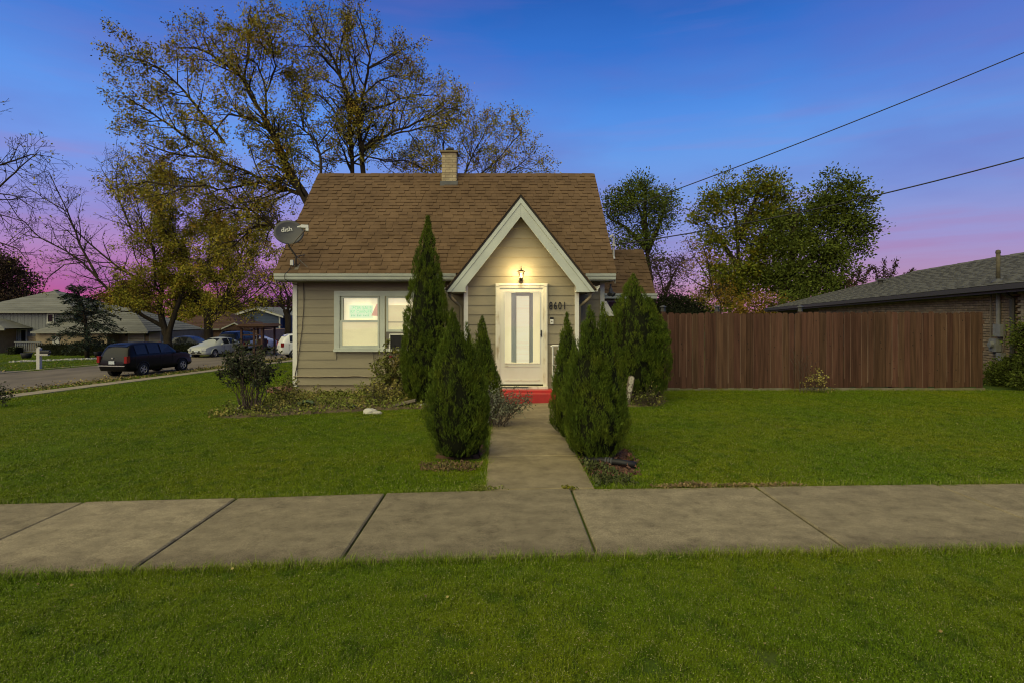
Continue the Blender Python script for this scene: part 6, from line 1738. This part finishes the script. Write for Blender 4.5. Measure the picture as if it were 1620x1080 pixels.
thuja("broad rounded arborvitae before the fence at the right corner of the house", [(2.78, 11.45, 2.55, .56, ROUND, -.08), (2.98, 11.5, 2.05, .50, ROUND, .1)], 86, ga, dens=2700, spray=.064)

# ------------------------------------------------------------------ garden shrubs
def cane_shrub(label, base, n, h, spreadx, seed, leaf_m, leaves, lsize, flowers=0, name="rose_bush", cat="shrub", low=.3, group=None, twigs=2.2, rad=.010, bias=0.0):
    T = Tree(seed, dict(BIG, seg=[.2, .12, .08, .06], wob=[.1, .12, .2, .2], up=[0, .03, .02, 0], kids=[twigs, 3.0, 0, 0], len=[0, .34, .16, .1], rad=[0, .006, .003, .003], max=2, leaf_from=1, leaves=leaves, spread=.025, rmin=.0025, ang=(25, 60)))
    r = T.r; b = Vector(base); tips = []
    for k in range(n):
        a = r.uniform(-1, 1); dx = a*spreadx + bias; dy = r.uniform(-.8, .8)*spreadx*.6
        hh_ = h*r.uniform(.65, 1.05)*(1-.22*abs(a))
        p0 = b + Vector((a*.16 + r.gauss(0, .03), r.uniform(-.1, .1), 0))
        p2 = b + Vector((dx, dy, hh_)); p1 = p0.lerp(p2, .5) + Vector((r.gauss(0, .04) - dx*.12, r.gauss(0, .04), .03*h))
        T.limb([p0, p0.lerp(p1, .6), p1, p1.lerp(p2, .55) + Vector((r.gauss(0, .03), 0, 0)), p2], rad*r.uniform(.7, 1.2), .003, 1.0, low); tips.append(p2)
    t = T.build(name, label, cat, group, tuple(b), leaf_m, mat(name+"_cane", (0.085, 0.062, 0.040), (0.05, 0.035, 0.025), scale=9, rough=0.8), lsize)
    return t, tips
rb, _ = cane_shrub("large rose bush with bare canes and dull leaves at the left end of the bed", (-4.74, 10.35, fz(-4.74, 10.35)+.02), 38, 1.42, .52, 91, m_rose, 44, .06, low=.48, twigs=4.5, rad=.012)
rs2, tips = cane_shrub("leafy yellow-green rose shrub climbing beside the tall arborvitae", (-2.46, 12.0, .0), 15, 1.18, .34, 92, leafmat("young_rose_leaf", (0.15, 0.155, 0.035), (0.10, 0.115, 0.03), (0.20, 0.15, 0.04)), 95, .06, low=.08, twigs=4.2, bias=.0)
m_petal = mat("pink_petal", (0.62, 0.10, 0.11), (0.5, 0.06, 0.08), scale=20, rough=0.6)
fp = W(618, 566, 12.0); rose = MB()
for k in range(11):
    a = k*2.4; rr_ = .012 + .003*k; d = Vector((cos(a), sin(a)*.8, .6)).normalized(); s_ = Vector((-sin(a), cos(a), 0))
    c = fp + d*rr_*.5
    rose.add([c, c + d*.02 + s_*.022 + Vector((0, 0, .012)), c + d*.035 + Vector((0, 0, .022)), c + d*.02 - s_*.022 + Vector((0, 0, .012))], [(0, 1, 2, 3)])
rose.build("flower", m_petal, rs2)
MB().tube([fp - Vector((0, 0, .01)), fp + Vector((.03, .05, -.25)), fp + Vector((.05, .1, -.55))], .005, 5).build("flower_stem", m_twig, rs2)
cane_shrub("silvery small-leaved shrub sprawling over the left edge of the path", (-.10, 8.9, .02), 30, .55, .50, 93, m_silver, 60, .032, name="silver_shrub", low=.1, twigs=6.0, rad=.006, bias=.1)
cane_shrub("low yellowing weeds below the rose shrub in the bed", (-2.45, 11.2, .03), 18, .42, .42, 94, m_weed, 40, .05, name="weed_clump", cat="weeds", low=.1, twigs=4.5, rad=.005)
cane_shrub("straggly green weeds by the clay slab at the house corner", (-4.45, 11.3, .0), 14, .42, .30, 95, m_weed, 36, .055, name="weed_clump", cat="weeds", low=.1, twigs=4.5, rad=.005)
cane_shrub("dry leafless sapling stems against the middle of the fence", (6.95, 12.75, 0), 8, 1.25, .34, 96, m_leaf_o, 1.0, .03, name="bare_sapling", cat="sapling", low=.2, twigs=2.5, rad=.006)
cane_shrub("small yellow-leaved bush at the fence foot beside dry stems", (7.25, 12.7, 0), 12, .52, .22, 97, leafmat("butter_leaf", (0.30, 0.25, 0.07), (0.20, 0.18, 0.05)), 26, .05, name="yellow_bush", low=.1, twigs=3.5, rad=.004)
cane_shrub("dry brown tuft at the foot of the number stake", (2.85, 10.85, 0), 40, .26, .30, 98, m_weed, 12, .04, name="dry_tuft", cat="weeds", low=.1, twigs=3, rad=.003)
cane_shrub("leafy twigs of a shrub at the far left edge of the lawn", (-14.05, 15.2, fz(-14.05, 15.2)), 9, .62, .45, 99, m_rose, 40, .07, name="lawn_shrub", low=.1, twigs=3.5, rad=.006, bias=.15)
# bushes at the brick house
qx, qy = 12.80, 14.0
bushy("bush", "low rounded dark bush at the right end of the fence before the brick wall", "bush", "bushes at the brick house", (qx, qy, 0), [[(qx, qy, 0), (qx, qy, .25), (qx+.1, qy, .45)]],
      [(qx-.16, qy, .28, .24, .25, .30), (qx+.20, qy+.05, .34, .26, .25, .36)], m_leaf_dg, 120, .07, 20, .14, 111, .02)
qx, qy = 12.72, 13.3
bushy("bush", "tall dark bush covering the brick corner at the right edge", "bush", "bushes at the brick house", (qx, qy, 0), [[(qx, qy, 0), (qx, qy, .9), (qx+.1, qy, 1.5)]],
      [(qx+.02, qy, 1.30, .30, .30, .44), (qx+.05, qy-.1, .62, .32, .3, .34), (qx+.35, qy, 1.0, .3, .4, .8), (qx-.1, qy-.2, .18, .45, .25, .2)], m_leaf_dg, 260, .07, 20, .15, 112, .03)

# ------------------------------------------------------------------ ground cover, litter, grass
rgn = np.random.default_rng(500)
def in_poly(x, y, poly):
    inside = np.zeros(len(x), bool); j = len(poly)-1
    for i in range(len(poly)):
        xi, yi = poly[i]; xj, yj = poly[j]
        c = ((yi > y) != (yj > y)) & (x < (xj-xi)*(y-yi)/(yj-yi+1e-12) + xi)
        inside ^= c; j = i
    return inside
def fzn(x, y):
    u = -0.985*x + 0.174*y; s = 0.174*x + 0.985*y
    w = np.clip((u-5)/15, 0, 1)
    return np.interp(u, [b[0] for b in BASEZ], [b[1] for b in BASEZ]) - .012*w*np.clip(s-15, 0, 60)
POL_BED = [(-5.45, 10.15), (-5.0, 9.97), (-4.2, 10.15), (-3.2, 10.5), (-2.4, 10.75), (-1.3, 10.8), (-0.5, 10.95), (-0.5, 11.75), (-0.95, 12.85), (-4.9, 12.85), (-5.3, 11.5)]
POL_M1 = [(0.96, 5.98), (1.5, 6.05), (1.68, 6.7), (1.55, 8.3), (1.4, 11.1), (0.96, 11.1)]
POL_M2 = [(-0.85, 6.85), (-0.19, 6.75), (-0.19, 11.0), (-0.65, 11.0), (-0.95, 8.0)]
POL_B2 = [(1.5, 11.3), (2.2, 10.75), (3.1, 10.8), (3.5, 11.5), (3.3, 12.5), (1.7, 12.5)]

POL_BEDX = [(-5.3, 10.35), (-5.0, 10.2), (-4.2, 10.4), (-3.2, 10.75), (-2.4, 10.97), (-1.3, 11.0), (-0.5, 11.1), (-0.5, 11.75), (-0.95, 12.85), (-4.9, 12.85), (-5.2, 11.5)]
# leafy cover of the bed below the window
def cover(name, label, poly, n, size, m_, hmax, seed, bed_h=.05):
    rg_ = np.random.default_rng(seed)
    xs = np.array([p[0] for p in poly]); ys = np.array([p[1] for p in poly])
    x = rg_.uniform(xs.min(), xs.max(), n*3); y = rg_.uniform(ys.min(), ys.max(), n*3)
    k = in_poly(x, y, poly); x, y = x[k][:n], y[k][:n]
    clump = .5 + .5*np.sin(x*5.1+seed)*np.sin(y*6.3+2*seed) + .3*np.sin(x*13+y*9)
    z = fzn(x, y) + bed_h + rg_.uniform(0, 1, len(x))**1.6*hmax*np.clip(clump, .15, 1.3)
    v, f = leaves_np(np.stack([x, y, z], 1), rg_.normal(0, .7, (len(x), 3)) + np.array([0, -.1, .45]), size, rg_)
    o = bpy.data.objects.new(name, np_mesh(name, v, f, m_)); link(o); tag(o, label, "ground cover", None, "stuff")
cover("ground_cover", "low straggling ground cover filling the bed below the window", [(x_, y_-.10) if y_ < 11 else (x_, y_) for x_, y_ in POL_BED], 11000, .05, m_weed, .20, 7)
cover("ground_cover", "green creeping weeds at the right edge of the path", [(0.98, 5.70), (1.45, 5.75), (1.25, 6.4), (1.1, 6.9), (0.95, 6.8)], 900, .045, leafmat("creeper_leaf", (0.075, 0.085, 0.03), (0.05, 0.06, 0.02)), .06, 9, .02)
cover("ground_cover", "dull weeds around the number stake", POL_B2, 1500, .05, m_weed, .14, 10, .02)
cover("leaf_litter", "brown thatch in front of the plump left arborvitae", [(-.95, 6.35), (-.35, 6.3), (-.22, 6.6), (-.5, 6.75), (-1.0, 6.7)], 700, .035, mat("thatch", (0.15, 0.085, 0.04), (0.11, 0.09, 0.03), scale=5, rough=.9, irand=.4), .03, 14, .02)
cover("leaf_litter", "brown leaf litter under the right-hand arborvitae", POL_M1, 1500, .05, mat("brown_litter", (0.13, 0.055, 0.035), (0.09, 0.05, 0.03), scale=5, rough=.9, irand=.4), .02, 12, .02)
# hosta-like clump in the bed
def hosta(x, y, n, s_, label, seed):
    r = random.Random(seed); b = Vector((x, y, fz(x, y)+.06)); t = thing("broad_leaf_plant", label, "plant", tuple(b), 0, "broad-leaved plants in the bed")
    mm = mat("hosta_leaf", (0.085, 0.12, 0.05), (0.06, 0.09, 0.035), scale=9, rough=.5)
    for k in range(n):
        a = 2*pi*k/n + r.uniform(-.3, .3); L = s_*r.uniform(.7, 1.2); d = Vector((cos(a), sin(a), 0)); sd_ = Vector((-sin(a), cos(a), 0))
        pts = [b, b + d*L*.4 + Vector((0, 0, L*.45)), b + d*L*.8 + Vector((0, 0, L*.5)), b + d*L*1.15 + Vector((0, 0, L*.30))]
        ws = [.01, L*.28, L*.26, .0]
        vs_ = [];
        for p, w in zip(pts, ws): vs_ += [p - sd_*w, p + Vector((0, 0, -w*.3)), p + sd_*w]
        MB().add(vs_, [(3*i+j, 3*i+j+1, 3*i+j+4, 3*i+j+3) for i in range(3) for j in range(2)]).build("leaf", mm, t, smooth=True)
hosta(-3.95, 11.0, 9, .19, "larger broad-leaved plant in the bed left of the window", 3)
hosta(-2.95, 10.75, 6, .12, "smaller broad-leaved plant near the large white stone", 4)

# fallen leaves along the verge and over the road edge
def litter():
    n = 9000
    u = rgn.choice([0, 1, 2], n, p=[.72, .18, .10])
    uu = np.where(u == 0, rgn.uniform(20.8, 22.6, n), np.where(u == 1, rgn.exponential(.5, n)+22.5, rgn.uniform(30.4, 35, n)))
    s = rgn.uniform(5, 60, n)
    x = -0.985*uu + .174*s; y = .174*uu + .985*s
    P = np.stack([x, y, fzn(x, y) + np.where(uu > 22.4, .05, .045) + rgn.uniform(0, .03, n)], 1)
    D = rgn.normal(0, 1, (n, 3)); D[:, 2] *= .25
    v, f = leaves_np(P, D, .085, rgn, wid=.8, jit=.1)
    o = bpy.data.objects.new("fallen_leaves", np_mesh("fallen_leaves", v, f, m_litter)); link(o); tag(o, "yellow fallen leaves scattered along the verge and road", "fallen leaves", None, "stuff")
    n = 260
    x = rgn.uniform(-9, 9, n); y = np.concatenate([rgn.uniform(5.8, 12.5, n//2), rgn.uniform(2.6, 4.0, n - n//2)])
    P = np.stack([x, y, fzn(x, y) + .045], 1); D = rgn.normal(0, 1, (n, 3)); D[:, 2] *= .2
    v, f = leaves_np(P, D, .020, rgn, wid=.8, jit=.1)
    o = bpy.data.objects.new("fallen_leaves", np_mesh("fallen_leaves", v, f, m_litter)); link(o); tag(o, "tiny pale fallen leaves dotted over the front lawns", "fallen leaves", None, "stuff")
litter()

# --- lawn grass: tufts set on points by geometry nodes
def grass_mat():
    m = bpy.data.materials.new("grass_blade"); m.use_nodes = True
    n, l = m.node_tree.nodes, m.node_tree.links; p = n["Principled BSDF"]
    p.inputs["Roughness"].default_value = .7; p.inputs["Specular IOR Level"].default_value = .10
    g = n.new("ShaderNodeNewGeometry")
    def nz(sc, det=3):
        t = n.new("ShaderNodeTexNoise"); t.inputs["Scale"].default_value = sc; t.inputs["Detail"].default_value = det
        l.new(g.outputs["Position"], t.inputs["Vector"]); return t.outputs["Fac"]
    def mr(s, a, b, c=0., d=1.):
        t = n.new("ShaderNodeMapRange"); t.inputs[1].default_value = a; t.inputs[2].default_value = b; t.inputs[3].default_value = c; t.inputs[4].default_value = d
        l.new(s, t.inputs[0]); return t.outputs[0]
    def mix(f, a, b):
        t = n.new("ShaderNodeMixRGB"); l.new(f, t.inputs[0])
        for k, c in ((1, a), (2, b)):
            if hasattr(c, "default_value") or hasattr(c, "links"): l.new(c, t.inputs[k])
            else: t.inputs[k].default_value = (*c, 1)
        return t.outputs[0]
    c = mix(mr(nz(.55), .35, .65), (0.093, 0.150, 0.003), (0.136, 0.168, 0.004))
    c = mix(mr(nz(4.5), .50, .70), c, (0.064, 0.110, 0.003))
    c = mix(mr(nz(1.9, 6), .66, .78), c, (0.120, 0.120, 0.020))
    hs = n.new("ShaderNodeHueSaturation"); l.new(c, hs.inputs["Color"])
    isl = g.outputs["Random Per Island"]
    l.new(mr(isl, 0, 1, .55, 1.5), hs.inputs["Value"])
    c2 = mix(mr(isl, .94, .945), hs.outputs[0], (0.30, 0.29, 0.11))
    l.new(c2, p.inputs["Base Color"])
    return m
m_grass = grass_mat()
def tuft(n, rad, h0, h1, wd, seed, lean=.5, clover=.5):
    r = random.Random(seed); V, Fc = [], []
    for k in range(n):
        a = r.uniform(0, 2*pi); q = rad*sqrt(r.random()); x, y = q*cos(a), q*sin(a)
        h = r.uniform(h0, h1); b = r.uniform(0, 2*pi); ln = h*r.uniform(.1, lean*1.4)
        dx, dy = cos(b)*ln, sin(b)*ln; sx, sy = -sin(b)*wd/2, cos(b)*wd/2
        i = len(V)
        V += [(x-sx, y-sy, -.01), (x+sx, y+sy, -.01), (x+dx*.4+sx*.8, y+dy*.4+sy*.8, h*.6), (x+dx*.4-sx*.8, y+dy*.4-sy*.8, h*.6), (x+dx, y+dy, h)]
        Fc += [(i, i+1, i+2), (i, i+2, i+3), (i+3, i+2, i+4)]
    for k in range(int(n*clover)):
        a = r.uniform(0, 2*pi); q = rad*sqrt(r.random()); x, y = q*cos(a), q*sin(a); z = h1*r.uniform(.35, .8)
        b = r.uniform(0, 2*pi); l_ = wd*r.uniform(1.6, 2.8); t1, t2 = r.uniform(-.5, .5), r.uniform(-.5, .5)
        u = Vector((cos(b), sin(b), t1))*l_*.6; w = Vector((-sin(b), cos(b), t2))*l_*.45; c = Vector((x, y, z)); i = len(V)
        V += [tuple(c - u), tuple(c + w), tuple(c + u), tuple(c - w)]; Fc += [(i, i+1, i+2), (i, i+2, i+3)]
    me = np_mesh("grass_tuft", np.array(V), np.array(Fc), m_grass)
    return bpy.data.objects.new("grass_tuft", me)
def make_col(name, objs):
    c = bpy.data.collections.new(name)
    for o in objs: c.objects.link(o)
    return c
def scatter(name, label, pts, col, s0, s1, tilt, seed):
    me = bpy.data.meshes.new(name); me.vertices.add(len(pts)); me.vertices.foreach_set("co", np.ascontiguousarray(pts, dtype=np.float32).ravel()); me.update()
    o = bpy.data.objects.new(name, me); link(o); tag(o, label, "grass", None, "stuff")
    ng = bpy.data.node_groups.new(name, 'GeometryNodeTree')
    ng.interface.new_socket("Geometry", in_out='INPUT', socket_type='NodeSocketGeometry')
    ng.interface.new_socket("Geometry", in_out='OUTPUT', socket_type='NodeSocketGeometry')
    N, L = ng.nodes, ng.links
    gi, go = N.new("NodeGroupInput"), N.new("NodeGroupOutput")
    ci = N.new("GeometryNodeCollectionInfo"); ci.inputs["Collection"].default_value = col; ci.inputs["Separate Children"].default_value = True; ci.inputs["Reset Children"].default_value = True
    iop = N.new("GeometryNodeInstanceOnPoints"); iop.inputs["Pick Instance"].default_value = True
    ri = N.new("FunctionNodeRandomValue"); ri.data_type = 'INT'; ri.inputs[4].default_value = 0; ri.inputs[5].default_value = 100; ri.inputs["Seed"].default_value = seed
    rv = N.new("FunctionNodeRandomValue"); rv.data_type = 'FLOAT_VECTOR'; rv.inputs[0].default_value = (-tilt, -tilt, 0); rv.inputs[1].default_value = (tilt, tilt, 6.283); rv.inputs["Seed"].default_value = seed+1
    rsn = N.new("FunctionNodeRandomValue"); rsn.data_type = 'FLOAT'; rsn.inputs[2].default_value = s0; rsn.inputs[3].default_value = s1; rsn.inputs["Seed"].default_value = seed+2
    L.new(gi.outputs[0], iop.inputs["Points"]); L.new(ci.outputs[0], iop.inputs["Instance"])
    L.new(ri.outputs[2], iop.inputs["Instance Index"]); L.new(rv.outputs[0], iop.inputs["Rotation"]); L.new(rsn.outputs[1], iop.inputs["Scale"])
    L.new(iop.outputs[0], go.inputs[0])
    md = o.modifiers.new("scatter", 'NODES'); md.node_group = ng
    return o
fine = make_col("fine_tufts", [tuft(90, .075, .010, .027, .0026, 600+i, 1.2, .7) for i in range(6)])
coarse = make_col("lawn_tufts", [tuft(74, .11, .012, .031, .0040, 620+i, 1.2, .6) for i in range(6)])
far_t = make_col("far_tufts", [tuft(40, .20, .025, .055, .009, 640+i) for i in range(5)])
edge_t = make_col("edge_tufts", [tuft(14, .05, .03, .085, .0030, 660+i, 1.0) for i in range(6)])
def pts_box(x0, x1, y0, y1, dens):
    n = int((x1-x0)*(y1-y0)*dens)
    return rgn.uniform(x0, x1, n), rgn.uniform(y0, y1, n)
def to3(x, y): return np.stack([x, y, fzn(x, y)], 1)
def lawn_ok(x, y):
    u = -0.985*x + .174*y
    ok = (u < 19.45)
    ok &= ~((x > -.21) & (x < .96) & (y < 11.2))
    ok &= ~((x > HX0-.02) & (x < 4.0) & (y > 12.85))
    ok &= ~((x > VX0-.05) & (x < VX1+.05) & (y > 11.7))
    ok &= ~((x > 2.3) & (y > FY-.02))
    for p_ in (POL_BEDX, POL_M1, POL_M2, POL_B2): ok &= ~in_poly(x, y, p_)
    return ok
# strip before the pavement (nearest to the camera)
x, y = pts_box(-6.8, 6.8, 1.6, 4.4, 480)
wob = .025*np.sin(x*7.1) + .02*np.sin(x*17.3+1)
k = y < 4.06 + .042*x - .075 + wob
scatter("grass", "mown green grass of the strip before the pavement", to3(x[k], y[k]), fine, .75, 1.2, .08, 1)
# front lawn near
x, y = pts_box(-8.5, 9.5, 5.5, 8.6, 300)
wob = .025*np.sin(x*6.3) + .02*np.sin(x*15.1+2)
k = (y > 5.59 + .04*x + .01 + wob) & lawn_ok(x, y)
P1 = to3(x[k], y[k])
x, y = pts_box(-15.5, 14, 8.6, 15.0, 150)
k = lawn_ok(x, y); P2 = to3(x[k], y[k])
scatter("grass", "mown green lawn around the path and the arborvitae", np.concatenate([P1, P2]), coarse, .75, 1.25, .08, 4)
x, y = pts_box(-20, -4.95, 14.9, 34, 62)
k = lawn_ok(x, y); P3 = to3(x[k], y[k])
x, y = pts_box(-14, -8.4, 5.2, 8.7, 90); k = (y > 5.59+.04*x) & lawn_ok(x, y); P3b = to3(x[k], y[k])
scatter("grass", "green side lawn sloping down to the side pavement", np.concatenate([P3, P3b]), far_t, .7, 1.1, .15, 7)
# verge and far gardens: thinner
n = 9000; u_ = rgn.uniform(20.8, 22.4, n); s_ = rgn.uniform(4, 70, n)
P4 = to3(-.985*u_ + .174*s_, .174*u_ + .985*s_)
n = 9000; u_ = rgn.uniform(30.7, 47, n); s_ = rgn.uniform(15, 62, n)
kk_ = ~(((s_ > 20.8) & (s_ < 25.2) & (u_ < 41)) | ((s_ > 48.3) & (s_ < 54.7) & (u_ < 45)))
P5 = to3((-.985*u_ + .174*s_)[kk_], (.174*u_ + .985*s_)[kk_])
scatter("grass", "thin grass of the verge and the gardens across the road", np.concatenate([P4, P5]), far_t, .7, 1.2, .15, 10)
# longer blades flopping over the edges of the concrete
n = 900; x = rgn.uniform(-4.5, 4.5, n); P6 = to3(x, 4.06 + .042*x - .045 + rgn.normal(0, .018, n))
n = 1000; x = rgn.uniform(-8, 9, n); x = x[(x < -.2) | (x > 1.0)]; P7 = to3(x, 5.585 + .04*x + rgn.normal(.02, .018, len(x)))
n = 260; y = rgn.uniform(5.7, 11, n); P8 = to3(np.where(rgn.random(n) < .5, -.20, .965) + rgn.normal(0, .012, n), y)
n = 520; x = rgn.uniform(2.9, 11.6, n); P9 = to3(x, FY - .03 + rgn.normal(-.02, .02, n))
scatter("grass", "longer blades flopping over the pavement edges and the fence foot", np.concatenate([P6, P7, P8, P9]), edge_t, .6, 1.15, .3, 13)
# weeds in the joints
cover("joint_weeds", "small weeds growing in the joint between path and pavement", [(-.36, 5.60), (-.22, 5.54), (-.05, 5.585), (.07, 5.60), (-.12, 5.62), (-.33, 5.68)], 260, .022, m_weed, .05, 21, .03)
cover("joint_weeds", "small green weeds at the pavement joint before the path", [(.60, 5.61), (.66, 5.585), (.74, 5.60), (.78, 5.625), (.70, 5.65), (.63, 5.64)], 120, .022, m_leaf_g, .05, 22, .03)
cover("dry_thatch", "dry straw-coloured thatch along the lawn edge right of the path", [(1.5, 5.65), (1.9, 5.655), (2.5, 5.69), (3.2, 5.71), (2.8, 5.76), (2.3, 5.72), (2.0, 5.76), (1.7, 5.71)], 900, .032, mat("straw", (0.24, 0.17, 0.075), (0.16, 0.11, 0.05), scale=4, rough=.9, irand=.35), .03, 23, .03)
